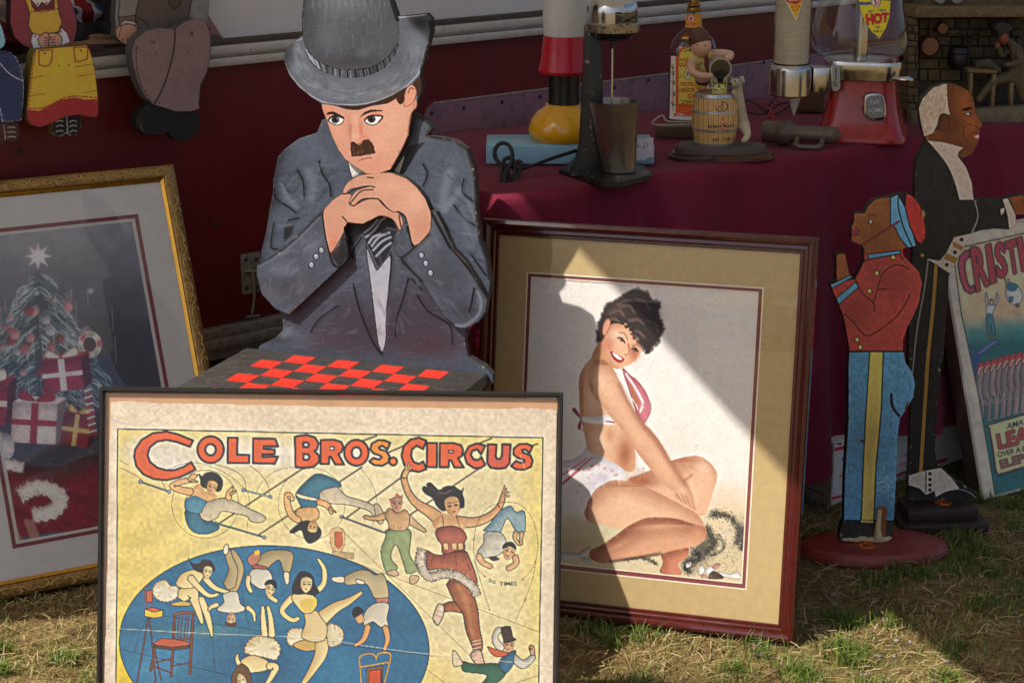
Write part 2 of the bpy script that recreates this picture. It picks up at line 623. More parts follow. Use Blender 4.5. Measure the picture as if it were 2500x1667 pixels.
    def sample(s, X, Y):
        x = np.clip((X - s.x0) * s.res - 0.5,0, s.w - 1.001); y = np.clip((Y - s.y0) * s.res - 0.5,0, s.h - 1.001)
        xi = x.astype(int); yi = y.astype(int); fx = (x - xi)[..., None]; fy = (y - yi)[..., None]
        a = s.a
        return (a[yi, xi] * (1 - fx) + a[yi, xi + 1] * fx) * (1 - fy) + (a[yi + 1, xi] * (1 - fx) + a[yi + 1, xi + 1] * fx) * fy

def sheet_mesh(name, X, Y, Z, C, mat, parent, keep=None, gain=1.0, smooth=False):
    """a grid of points (H, W) with a colour each, as one sheet; keep marks the points that belong to it"""
    h, w = X.shape
    co = np.stack([X, Y, Z],-1).reshape(-1,3)
    idx = np.arange(h * w).reshape(h, w)
    q = np.stack([idx[:-1, :-1], idx[:-1,1:], idx[1:, 1:], idx[1:, :-1]],-1).reshape(-1,4)
    cl = np.clip(lin(np.clip(C, 0,1)) * gain, 0,0.92).reshape(-1,3)
    if keep is not None:
        k = keep.ravel()
        q = q[k[q].all(1)]
        use = np.zeros(h * w, bool); use[q.ravel()] = True
        re = np.cumsum(use) - 1
        q = re[q]; co = co[use]; cl = cl[use]
    me = bpy.data.meshes.new(name)
    me.vertices.add(len(co)); me.vertices.foreach_set('co', co.ravel())
    me.loops.add(q.size); me.loops.foreach_set('vertex_index', q.ravel().astype(np.int32))
    me.polygons.add(len(q))
    me.polygons.foreach_set('loop_start', np.arange(0, q.size, 4, dtype=np.int32))
    me.polygons.foreach_set('loop_total', np.full(len(q),4, np.int32))
    me.update(calc_edges=True)
    at = me.color_attributes.new('Col','FLOAT_COLOR','POINT')
    at.data.foreach_set('color', np.c_[cl, np.ones(len(cl))].astype(np.float32).ravel())
    return link(name, me, mat, parent, smooth)

def paint_on(name, plane, canvas, u0, u1, v0, v1, step, w, mat, parent, outline=None, gain=1.0, relief=None):
    """lay a canvas on a plane's face at height w: a rectangle, cut to an outline (plane coordinates) if given"""
    nu, nv = max(int((u1 - u0) / step),2), max(int((v1 - v0) / step),2)
    U, V = np.meshgrid(np.linspace(u0, u1, nu), np.linspace(v1, v0, nv))
    X, Y = plane.project(U, V, w)
    keep = None
    if outline is not None:
        keep = inside(U, V, outline)
    W = np.full(U.shape, -w)
    if relief is not None: W = W - relief(U, V)
    return sheet_mesh(name, U, W, V, canvas.sample(X, Y), mat, parent, keep, gain, smooth=relief is not None)

def inside(U, V, poly):
    P = np.array(poly, float)
    c = np.zeros(U.shape, bool)
    for (ax, ay),(bx, by) in zip(P, np.roll(P, -1,0)):
        if ay == by: continue
        k = ((ay > V) != (by > V)) & (U < (bx - ax) * (V - ay) / (by - ay) + ax)
        c ^= k
    return c

def board(name, plane, outline, thick, w, edge_mat, parent, canvas=None, paint_mat=None, gain=1.0, step=0.0011, face='painted_face', bevel=0.0):
    """a sawn board: outline in plane coordinates, its back at w, its front at w + thick, with the painted face as a part of its own"""
    o = prism(name, outline, -(w + thick),-w, edge_mat, parent, bevel)
    if canvas is not None:
        P = np.array(outline)
        paint_on(face, plane, canvas, P[:, 0].min(), P[:, 0].max(), P[:, 1].min(), P[:, 1].max(), step, w + thick + 0.0006, paint_mat, o, outline, gain)
    return o

def limb_outline(pts, ws, n=6):
    P = catmull(np.c_[np.array(pts, float), np.array(ws, float)], n, False)
    t = np.gradient(P[:, :2], axis=0)
    t /= np.linalg.norm(t, axis=1)[:, None] + 1e-9
    nn = np.c_[-t[:, 1], t[:, 0]]
    L = P[:, :2] + nn * P[:, 2:] / 2; Rr = P[:, :2] - nn * P[:, 2:] / 2
    tip = P[-1, :2] + t[-1] * P[-1,2] * 0.4; tail = P[0, :2] - t[0] * P[0,2] * 0.3
    return np.r_[L, [tip], Rr[::-1],[tail]]

def limb(cv, pts, ws, col, edge=None, shade=0.5, rad=4.0, tone=None):
    return cv.poly(limb_outline(pts, ws), col, edge=edge, shade=shade, rad=rad, tone=tone)

def face(cv, x, y, r, rot, skin, line='3a241a', lips='a8443a', flip=1, eyes=True):
    """a small printed face: r half its height; rot turns it clockwise, 180 is upside down"""
    c, q = math.cos(R(rot)), math.sin(R(rot))
    T = lambda L: [(x + (a * flip * c - b * q) * r, y + (a * flip * q + b * c) * r) for a, b in L]
    cv.poly(T([(-0.66,-0.75),(0,-1.0),(0.62,-0.75),(0.70,-0.1),(0.52,0.55),(0.12,1.0),(-0.2,0.95),(-0.62,0.45),(-0.74,-0.1)]), skin, smooth=4, shade=0.4, rad=r / cv.k * 0.35, edge=(line, 0.8,0.6))
    if eyes:
        for ex in (-0.30,0.34):
            cv.line(T([(ex - 0.19,-0.08),(ex, -0.15),(ex + 0.19,-0.06)]), max(r / cv.k * 0.11,1.0), line)
            cv.line(T([(ex - 0.24,-0.32),(ex, -0.42),(ex + 0.22,-0.34)]), max(r / cv.k * 0.08,0.8), line)
            cv.blob(*T([(ex, -0.05)])[0], r * 0.10, r * 0.10, line, 0.9)
        cv.line(T([(0.06,0.05),(0.14,0.28),(0.0,0.32)]),0.9,'9a5a40', alpha=0.8)
        cv.poly(T([(-0.22,0.54),(0.02,0.48),(0.26,0.54),(0.02,0.68)]), lips, smooth=3)
        cv.blob(*T([(-0.45,0.3)])[0], r * 0.2, r * 0.2,'c9694f',0.35)
        cv.blob(*T([(0.5,0.3)])[0], r * 0.16, r * 0.2,'c9694f',0.35)
    return cv

def puff(cv, pts, r, col, line=None, n=40, seed=5):
    """fur or tulle: many soft round tufts along a path"""
    g = np.random.default_rng(seed)
    P = catmull(pts, 10, False)
    if line:
        for i in range(n):
            p = P[int(g.random() * (len(P) - 1))] + g.normal(0, r * 0.45,2)
            cv.blob(*p, r * 0.52, r * 0.52, line, 0.8, hard=3)
    for i in range(n * 2):
        p = P[int(g.random() * (len(P) - 1))] + g.normal(0, r * 0.38,2)
        cv.blob(*p, r * 0.42, r * 0.42, hexc(col) * 255 * g.uniform(0.86,1.04),0.85, hard=2)
    return cv

def fur(cv, path, wid, col, line, seed=5, n=260):
    """a fur band along a path: shaggy edge, light and dark hairs"""
    g = np.random.default_rng(seed)
    P = catmull(path, 12, False)
    t = np.gradient(P, axis=0); t /= np.linalg.norm(t, axis=1)[:, None]
    N = np.c_[-t[:, 1], t[:, 0]]
    L = P + N * (wid / 2 * (1 + 0.16 * np.sin(np.arange(len(P)) * 2.1)))[:, None]; Q = P - N * (wid / 2 * (1 + 0.16 * np.sin(np.arange(len(P)) * 1.7 + 1)))[:, None]
    cv.poly(np.r_[L, Q[::-1]], col, edge=(line, 1.8), shade=.5, rad=5, tone=line)
    for i in range(n):
        k = int(g.random() * (len(P) - 1)); a = g.uniform(-.55,.55)
        p = P[k] + N[k] * wid * a
        d = N[k] * wid * g.uniform(.08,.2) * (1 if a > 0 else -1) + t[k] * g.normal(0,6)
        cv.line([p, p + d],1.5, hexc(col if g.random() < .6 else line) * 255 * g.uniform(.9,1.12), smooth=0, alpha=.6)
    return cv

def tulle(cv, out, col, line, seed=5):
    """a frilled net skirt: scalloped rim and radiating folds"""
    g = np.random.default_rng(seed)
    P = catmull(out, 8)
    c = P.mean(0)
    P = c + (P - c) * (1 + 0.05 * np.sin(np.arange(len(P)) * 1.9))[:, None]
    cv.poly(P, col, edge=(line, 1.8), shade=.55, rad=7, tone='a8905a')
    for i in range(70):
        p = P[int(g.random() * len(P))]
        a, b = g.uniform(.35,.7), g.uniform(.75,.97)
        cv.line([c + (p - c) * a, c + (p - c) * b + g.normal(0,6,2)],1.6,'fbf4e0' if g.random() < .55 else 'b39a66', smooth=0, alpha=.5)
    return cv

def chips(cv, out, n, col, seed=1, r=(1.0,3.0), inset=3.0):
    """flaked paint along a sawn edge (pixels of the photograph)"""
    g = np.random.default_rng(seed)
    P = np.array(out); Q = np.roll(P, -1,0)
    L = np.hypot(*(Q - P).T); C = np.cumsum(L) / L.sum()
    cv.at(0,0,1)
    for i in range(n):
        k = int(np.searchsorted(C, g.random())); t = g.random()
        p = P[k] * (1 - t) + Q[k] * t + g.normal(0, inset, 2)
        a = g.uniform(*r)
        cv.blob(p[0], p[1], a * g.uniform(.6,2.2), a, hexc(col) * 255 * g.uniform(.7,1.1), g.uniform(.3,.9), g.uniform(0,180),3)
    return cv
# ================================================================== the setting
def m_ground():
    t = NT('dry_turf_soil')
    co = t.coords()
    n1 = t.noise(co, 3.0,10.0,0.7); n2 = t.noise(co, 40.0,8.0,0.7); n3 = t.noise(co, 9.0,6.0,0.6)
    soil = t.mix(t.ramp(n2,[(0.35,0.0),(0.65,1.0)]), rgb('5a4630'), rgb('8a7048'))
    straw = t.mix(t.ramp(t.noise(co, 120.0,4.0),[(0.4,0.0),(0.6,1.0)]), rgb('76633f'), rgb('a8905e'))
    green = t.mix(n2, rgb('4c5a2a'), rgb('76803c'))
    c = t.mix(t.ramp(n3,[(0.42,0.0),(0.6,1.0)]), soil, straw)
    c = t.mix(t.ramp(n1,[(0.5,0.0),(0.66,0.7)]), c, green)
    h = t.math('ADD', n2, t.math('MULTIPLY', t.noise(co, 160.0),0.6))
    t.bsdf(c, 0.95, t.bump(h, 0.9,0.012), spec=0.15)
    return t.m

def gz(x, y):
    return 0.008 * math.sin(x * 5.1 + 1.3) * math.cos(y * 4.3) + 0.005 * math.sin(x * 13 + y * 9)

bm = bmesh.new()
NX, NY = 120,90
vs = [[bm.verts.new((-2.2 + 5.2 * i / NX, 2.0 + 3.6 * j / NY, gz(-2.2 + 5.2 * i / NX, 2.0 + 3.6 * j / NY) - 0.004)) for i in range(NX + 1)] for j in range(NY + 1)]
for j in range(NY):
    for i in range(NX):
        bm.faces.new((vs[j][i], vs[j][i + 1], vs[j + 1][i + 1], vs[j + 1][i]))
far = []
for k in range(48):                                    # and on to the horizon, in one sheet
    a = 2 * math.pi * k / 48
    far.append(bm.verts.new((0.4 + 900 * math.cos(a),3.8 + 900 * math.sin(a),-0.02)))
rim = [vs[0][i] for i in range(NX)] + [vs[j][NX] for j in range(NY)] + [vs[NY][i] for i in range(NX, 0,-1)] + [vs[j][0] for j in range(NY, 0,-1)]
es = []
for a, b in zip(rim, rim[1:] + rim[:1]):
    es.append(bm.edges.get((a, b)))
for a, b in zip(far, far[1:] + far[:1]):
    es.append(bm.edges.new((a, b)))
bmesh.ops.bridge_loops(bm, edges=es)
tag(from_bm('ground', bm, m_ground(), smooth=True), kind='structure')

# ---- the trailer whose side stands behind everything
PW = Plane((-0.66,3.82,0),40)
trailer = empty('trailer', matrix=PW.matrix())
tag(trailer, 'dark maroon market trailer side with aluminium sill trim behind the goods','trailer')
M_red = m_plain('maroon_trailer_paint', rgb('6e2024'),0.36,0.16,3.0, bump=0.10, bscale=120, dirt=(rgb('a08078'),0.715,0.75,16.0))
M_alu = m_plain('weathered_aluminium', rgb('cfc9be'),0.45,0.10,20.0, metal=0.3, bump=0.2, dirt=(rgb('4c4741'),0.56,0.75,45.0))
M_alud = m_plain('grimy_aluminium_rail', rgb('a39a8c'),0.5,0.12,14.0, metal=0.3, bump=0.2, dirt=(rgb('4c4741'),0.5,0.72,30.0))
M_gasket = m_plain('brown_gasket', rgb('54443a'),0.7)
M_grey = m_plain('pale_grey_panel', rgb('e2dedd'),0.5,0.05,3.0, bump=0.05, dirt=(rgb('8c868c'),0.66,0.8,40.0))
M_purple = m_plain('faded_purple_paint', rgb('8a5f6c'),0.5,0.12,8.0, bump=0.15, dirt=(rgb('43323e'),0.52,0.75,14.0))
M_screw = m_plain('rusty_screw', rgb('3c2a24'),0.7,0.2)
M_dark = m_plain('dark_void', rgb('1c1614'),0.9)
box('side_panel', M_red, trailer, -2.5,4.5,0.0,0.03,0.334,0.892,0.0)
bm = bmesh.new()                                        # the sill: two ribs with a groove between
for z0, z1, d in ((0.890,0.908,0.018),(0.908,0.914,0.009),(0.914,0.933,0.020)):
    bm_box(bm, -2.5,4.5,-d, 0.02, z0, z1 - 0.0005,0.002)
from_bm('window_sill', bm, M_alu, trailer, auto=40)
box('gasket', M_gasket, trailer, -2.5,4.5,-0.010,0.03,0.9335,0.944,0.001)
u_p, _ = PW.px(505,60)
prism('window_panel',[(u_p + 0.045,0.944),(4.5,0.944),(4.5,1.9),(u_p - 0.06,1.9),(u_p - 0.06,1.10)],0.012,0.03, M_grey, trailer)
prism('panel_edge',[(u_p + 0.018,0.9445),(u_p + 0.043,0.9445),(u_p - 0.0625,1.10),(u_p - 0.0625,1.9),(u_p - 0.085,1.9),(u_p - 0.085,1.08)],0.010,0.032, m_plain('rosy_edge', rgb('9c7672'),0.6), trailer)
box('inner_shelf', m_plain('brown_carpet', rgb('6b4630'),0.95,0.2,60.0, bump=0.6), trailer, -2.5, u_p + 0.02,0.031,0.55,0.905,0.930,0.0)
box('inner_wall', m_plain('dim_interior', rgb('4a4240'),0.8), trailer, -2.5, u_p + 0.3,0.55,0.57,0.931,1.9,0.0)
box('roof', M_grey, trailer, -2.5,4.5,0.03,1.6,1.901,1.95,0.01)
bm = bmesh.new()                                        # stepped bottom rail
for z0, z1, d in ((0.312,0.333,0.022),(0.290,0.3115,0.030),(0.262,0.2895,0.014)):
    bm_box(bm, -2.5,4.5,-d, 0.05, z0, z1,0.003)
from_bm('bottom_rail', bm, M_alud, trailer, auto=40)
box('underbody', M_dark, trailer, -2.5,4.5,0.06,1.5,0.25,0.27,0.0)
box('far_side', M_dark, trailer, -2.5,4.5,1.5,1.53,0.02,1.9,0.0)
# the purple board screwed along the panel
pb = PW.pts([(1033,300),(1034,272),(1040,262),(1052,253)])
u0 = pb[0][0]; ztop = pb[3][1]
prism('purple_board',[(u0 + 0.012, ztop - 0.10),(u0, ztop - 0.055),(u0 - 0.001, ztop - 0.03),(u0 + 0.008, ztop - 0.010),(u0 + 0.024, ztop),(4.5, ztop + 0.01),(4.5, ztop - 0.30),(u0 + 0.012, ztop - 0.30)],-0.016,-0.001, M_purple, trailer, bevel=0.0025)
prism('worn_edge',[(u0 + 0.026, ztop + 0.0005),(4.5, ztop + 0.0105),(4.5, ztop + 0.013),(u0 + 0.03, ztop + 0.003)],-0.0165,-0.002, m_plain('bare_wood_edge', rgb('a39388'),0.8,0.4,60.0), trailer)
scr = [(1053,276),(1132,264),(1225,250),(1318,236),(1500,214),(1583,195),(1865,152)]
sm = None
for a, b in scr:
    u, v = PW.px(a, b, 0.016)
    if sm is None:
        o = lathe('screw',[(0.0001,0.0),(0.0045,0.0),(0.0045,0.0015),(0.002,0.0026),(0.0001,0.0012)], M_screw, trailer, 12, auto=None)
        sm = o.data
    else:
        o = link('screw', sm, None, trailer)
    o.location = (u, -0.0162, v); o.rotation_euler = (R(90),0,0)
for a, b in ((45,370),(528,548),(300,640)):
    u, v = PW.px(a, b)
    o = link('screw', sm, None, trailer); o.location = (u, -0.0005, v); o.rotation_euler = (R(90),0,0); o.scale = (1.4,1.4,1.4)
# hasp with a wire pull
bl = PW.pts([(590,622),(634,620),(634,712),(592,716)],0.004)
zz = [p[1] for p in bl]; uu = [p[0] for p in bl]
hasp = box('hasp', M_alud, trailer, min(uu), max(uu),-0.005,-0.0005, min(zz), max(zz),0.001)
t0 = PW.px(600,664,0.01); t1 = PW.px(632,664,0.01); t2 = PW.px(617,768,0.012); t3 = PW.px(603,775,0.012); t4 = PW.px(634,771,0.012)
bm = bmesh.new()
tube('',[(t0[0],-0.009, t0[1]),(t1[0],-0.009, t1[1])],0.004, None, None, bm=bm)
tube('',[((t0[0] + t1[0]) / 2,-0.010, t0[1]),((t0[0] + t1[0]) / 2 + .002,-0.013,(t0[1] + t2[1]) / 2),(t2[0],-0.010, t2[1])],0.0032, None, None, bm=bm)
tube('',[(t3[0],-0.010, t3[1]),(t4[0],-0.010, t4[1])],0.0034, None, None, bm=bm)
from_bm('wire_pull', bm, m_plain('dull_zinc', rgb('a9a291'),0.35, metal=0.8), hasp, auto=50)
for a, b in ((600,634),(626,633),(602,704),(627,702)):
    u, v = PW.px(a, b, 0.005)
    o = link('rivet', sm, None, hasp); o.location = (u, -0.0052, v); o.rotation_euler = (R(90),0,0)

# ---- unseen tarpaulins above the frame, shaped to put the right and back in shade
q_dir = np.array([math.cos(R(20.8)), math.sin(R(20.8))]); q_perp = np.array([-q_dir[1], q_dir[0]])
SH = np.array([SUN_D.x, SUN_D.y]) / -SUN_D.z
q_c = np.array([0.495,3.588])                          # where the two shade lines meet on the ground
def tarp(name, corners_q, z, mat, parent):
    bm = bmesh.new()
    pts = [np.array(c) - SH * z for c in corners_q]
    top = [bm.verts.new((*p, z)) for p in pts]
    f = bm.faces.new(top)
    r = bmesh.ops.extrude_face_region(bm, geom=[f])
    for v in [g for g in r['geom'] if isinstance(g, bmesh.types.BMVert)]: v.co.z += 0.004
    return from_bm(name, bm, mat, parent)
def m_cloth_thin(name, col):
    t = NT(name)
    d = t.n('ShaderNodeBsdfDiffuse', Color=(*col, 1)); tr = t.n('ShaderNodeBsdfTranslucent', Color=(*[c * 0.8 for c in col],1))
    m = t.n('ShaderNodeMixShader'); m.inputs[0].default_value = 0.5
    t.l(d.outputs[0], m.inputs[1]); t.l(tr.outputs[0], m.inputs[2]); t.l(m.outputs[0], t.out.inputs[0])
    return t.m
M_tarp = m_cloth_thin('white_canvas',(0.75,0.74,0.72))
awn = empty('shade_awning')
tag(awn, 'unseen white canvas awning above the goods, cut to the shade lines','awning')
ZA = 2.15
tarp('canvas',[q_c - q_dir * 3.2, q_c + q_dir * 3.0, q_c + q_dir * 3.0 + q_perp * 2.6, q_c - q_dir * 3.2 + q_perp * 2.6], ZA, M_tarp, awn)
tarp('side_canvas',[q_c - q_perp * 2.3, q_c - q_perp * 2.3 + q_dir * 2.2, q_c + q_dir * 2.2 - q_perp * 0.002, q_c - q_perp * 0.002], ZA, M_tarp, awn)  # second unseen sheet, outlined by the right-hand shade line

# ---- cloth-covered table
ZT = 0.74
TA = on_level(1860,393, ZT); TB = on_level(2500,306, ZT)
T_YAW = math.degrees(math.atan2(TB[1] - TA[1], TB[0] - TA[0]))
PT = Plane((TA[0], TA[1],0), T_YAW)                    # its front edge; u along it, depth behind it
U0, U1, TD = -0.62,2.2,0.62
table = empty('folding_table', matrix=PT.matrix())
tag(table, 'long folding table hidden under the burgundy cloth','table')
M_tbl = m_plain('grey_laminate', rgb('8f8a84'),0.6)
M_steel = m_plain('dark_steel', rgb('55504c'),0.45, metal=0.7)
box('table_top', M_tbl, table, U0 + 0.02, U1 - 0.02,0.02, TD - 0.02, ZT - 0.045, ZT - 0.012,0.004)
for u in (U0 + 0.35, U1 - 0.35):
    for y in (0.14, TD - 0.12):
        lathe('leg',[(0.014,0.0),(0.014, ZT - 0.046)], M_steel, table, 12, Matrix.Translation((u, y, 0)))
def m_clothmat():
    t = NT('burgundy_tablecloth')
    co = t.coords()
    c = t.mix(t.ramp(t.noise(co, 3.0),[(0.3,0.0),(0.7,1.0)]), rgb('661228'), rgb('801e38'))
    w = t.n('ShaderNodeTexWave', Vector=co, Scale=420.0, Distortion=0.5).outputs[1]
    t.bsdf(c, 0.8, t.bump(t.math('ADD', t.noise(co, 14.0,3.0), t.math('MULTIPLY', w, 0.06)),0.35,0.006), spec=0.25, **{'Sheen Weight': 0.06,'Sheen Roughness': 0.4})
    return t.m
hem = [PT.px(1965,1092)[1], PT.px(2320,985)[1]]
HEM = 0.12
bm = bmesh.new()
NU = 260
rows = []
prof = [(TD + 0.02, ZT - 0.15),(TD + 0.01, ZT)] + [(TD * (1 - k / 8) + 0.0, ZT) for k in range(1,8)] + [(0.02, ZT),(0.008, ZT - 0.002),(0.0, ZT - 0.009),(-0.004, ZT - 0.02)]
NV = 34
for k in range(1, NV + 1):
    t = k / NV
    prof.append((-0.004 - 0.085 * t, ZT - 0.02 - (ZT - 0.02 - HEM) * t))
gauss = lambda x, c, s: math.exp(-((x - c) / s) ** 2)
for j, (y, z) in enumerate(prof):
    row = []
    t = max(0.0,(ZT - 0.02 - z) / (ZT - 0.02 - HEM)) if y < 0 else 0.0
    for i in range(NU + 1):
        u = U0 + (U1 - U0) * i / NU
        f = 0.034 * t ** 0.7 * (math.sin(u * 19 + 0.6 * math.sin(u * 7)) + 0.45 * math.sin(u * 43 + 2 + t)) * (0.55 + 0.45 * math.sin(u * 3.1 + 1))
        f += 0.020 * min(t * 6,1) * (gauss(u, -0.32 - 0.10 * t, 0.016 + 0.05 * t) - 0.8 * gauss(u, -0.285 + 0.02 * t, 0.012 + 0.03 * t) + gauss(u, -0.25 + 0.14 * t, 0.016 + 0.05 * t))
        for cu_ in (-0.08,0.30,0.68,1.06,1.44): f += 0.0035 * min(t * 8,1) * gauss(u, cu_, 0.013)
        f += 0.004 * gauss(t, 0.42,0.035) if y < 0 else 0.0
        dz = -0.045 * t * math.exp(-((u + 0.02) / 0.25) ** 2) + 0.02 * t * math.sin(u * 6)
        zz_ = z + dz + (0.0016 * math.sin(u * 17 + y * 21) + 0.0012 * math.sin(u * 31 - y * 13) if y >= 0.03 and abs(z - ZT) < 1e-6 else 0)
        row.append(bm.verts.new((u, y - f, zz_)))
    rows.append(row)
for a, b in zip(rows, rows[1:]):
    for i in range(NU):
        bm.faces.new((a[i], a[i + 1], b[i + 1], b[i]))
# left end hangs down too
endrow = []
prev = [r[0] for r in rows]
for k in range(1,13):
    t = k / 12
    cur = []
    for j, v in enumerate(prev if k == 1 else prev):
        base = rows[j][0].co
        cur.append(bm.verts.new((U0 - 0.004 - 0.05 * t - 0.02 * t * math.sin(base.y * 22), base.y, max(min(base.z, ZT - 0.002) - (ZT - HEM) * t, HEM * 0.9) if base.y >= 0 else max(HEM * 0.9, base.z - (base.z - HEM * 0.9) * t))))
    for j in range(len(cur) - 1):
        bm.faces.new((prev[j], prev[j + 1], cur[j + 1], cur[j]))
    prev = cur
cloth = from_bm('tablecloth', bm, m_clothmat(), smooth=True)
cloth.matrix_world = PT.matrix()
tag(cloth, 'burgundy cloth draped over the long table behind the pin-up picture','tablecloth')
def table_at(px, py, z=ZT):
    """a spot on the table top seen at a pixel"""
    return Vector(on_level(px, py, z))
# ================================================================== framed pictures
def rect_poly(u0, u1, v0, v1):
    return [(u0, v0),(u1, v0),(u1, v1),(u0, v1)]

def frame_rails(parent, u0, u1, v0, v1, prof, mat, name='rail'):
    """four mitred rails; prof: (inset from the outer edge, height over the picture plane) across the moulding"""
    rails = []
    cor = [np.array(c) for c in ((u0, v0),(u1, v0),(u1, v1),(u0, v1))]
    diag = [np.array(c) for c in ((1,1),(-1,1),(-1,-1),(1,-1))]
    for k in range(4):
        bm = bmesh.new()
        A, B = [],[]
        n = max(int(np.abs(cor[(k + 1) % 4] - cor[k]).sum() / 0.3),1)
        st = []
        for i in range(n + 1):
            t = i / n
            row = []
            for ins, w in prof:
                a = cor[k] + diag[k] * ins; b = cor[(k + 1) % 4] + diag[(k + 1) % 4] * ins
                p = a * (1 - t) + b * t
                row.append(bm.verts.new((p[0],-w, p[1])))
            st.append(row)
        m = len(prof)
        for a, b in zip(st, st[1:]):
            for j in range(m):
                bm.faces.new((a[j], a[(j + 1) % m], b[(j + 1) % m], b[j]))
        bm.faces.new(list(reversed(st[0]))); bm.faces.new(st[-1])
        rails.append(from_bm(name, bm, mat, parent, auto=28))
    return rails

def flat_sheet(name, mat, parent, u0, u1, v0, v1, w, thick=0.0012):
    return box(name, mat, parent, u0, u1,-w, -(w - thick), v0, v1,0.0)

def mat_window(name, mat, parent, u0, u1, v0, v1, a0, a1, b0, b1, w, thick=0.0014, bev=None):
    """a card with a rectangular opening cut in it"""
    bm = bmesh.new()
    out = [(u0, v0),(u1, v0),(u1, v1),(u0, v1)]; inn = [(a0, b0),(a1, b0),(a1, b1),(a0, b1)]
    for yy in (-w, -(w - thick)):
        pass
    F = [bm.verts.new((x, -w, z)) for x, z in out]; G = [bm.verts.new((x, -w, z)) for x, z in inn]
    F2 = [bm.verts.new((x, -(w - thick), z)) for x, z in out]; G2 = [bm.verts.new((x, -(w - thick), z)) for x, z in inn]
    for k in range(4):
        j = (k + 1) % 4
        bm.faces.new((F[k], F[j], G[j], G[k])); bm.faces.new((F2[j], F2[k], G2[k], G2[j]))
        bm.faces.new((G[k], G[j], G2[j], G2[k])); bm.faces.new((F[j], F[k], F2[k], F2[j]))
    return from_bm(name, bm, mat, parent)

def quad_uv(plane, corners, w=0.0):
    P = np.array(plane.pts(corners, w))
    return P[:, 0].min(), P[:, 0].max(), P[:, 1].min(), P[:, 1].max(), P

M_print = m_paint('printed_paper',0.55,0.12,200.0)
M_pane = m_glass_pane('picture_glass',0.03)
M_hard = m_plain('brown_hardboard', rgb('7a5a3c'),0.8,0.15,30.0)

# ---- pin-up picture, mahogany frame
PP = Plane((0.491,2.966,0.004),-15.5,8.0)
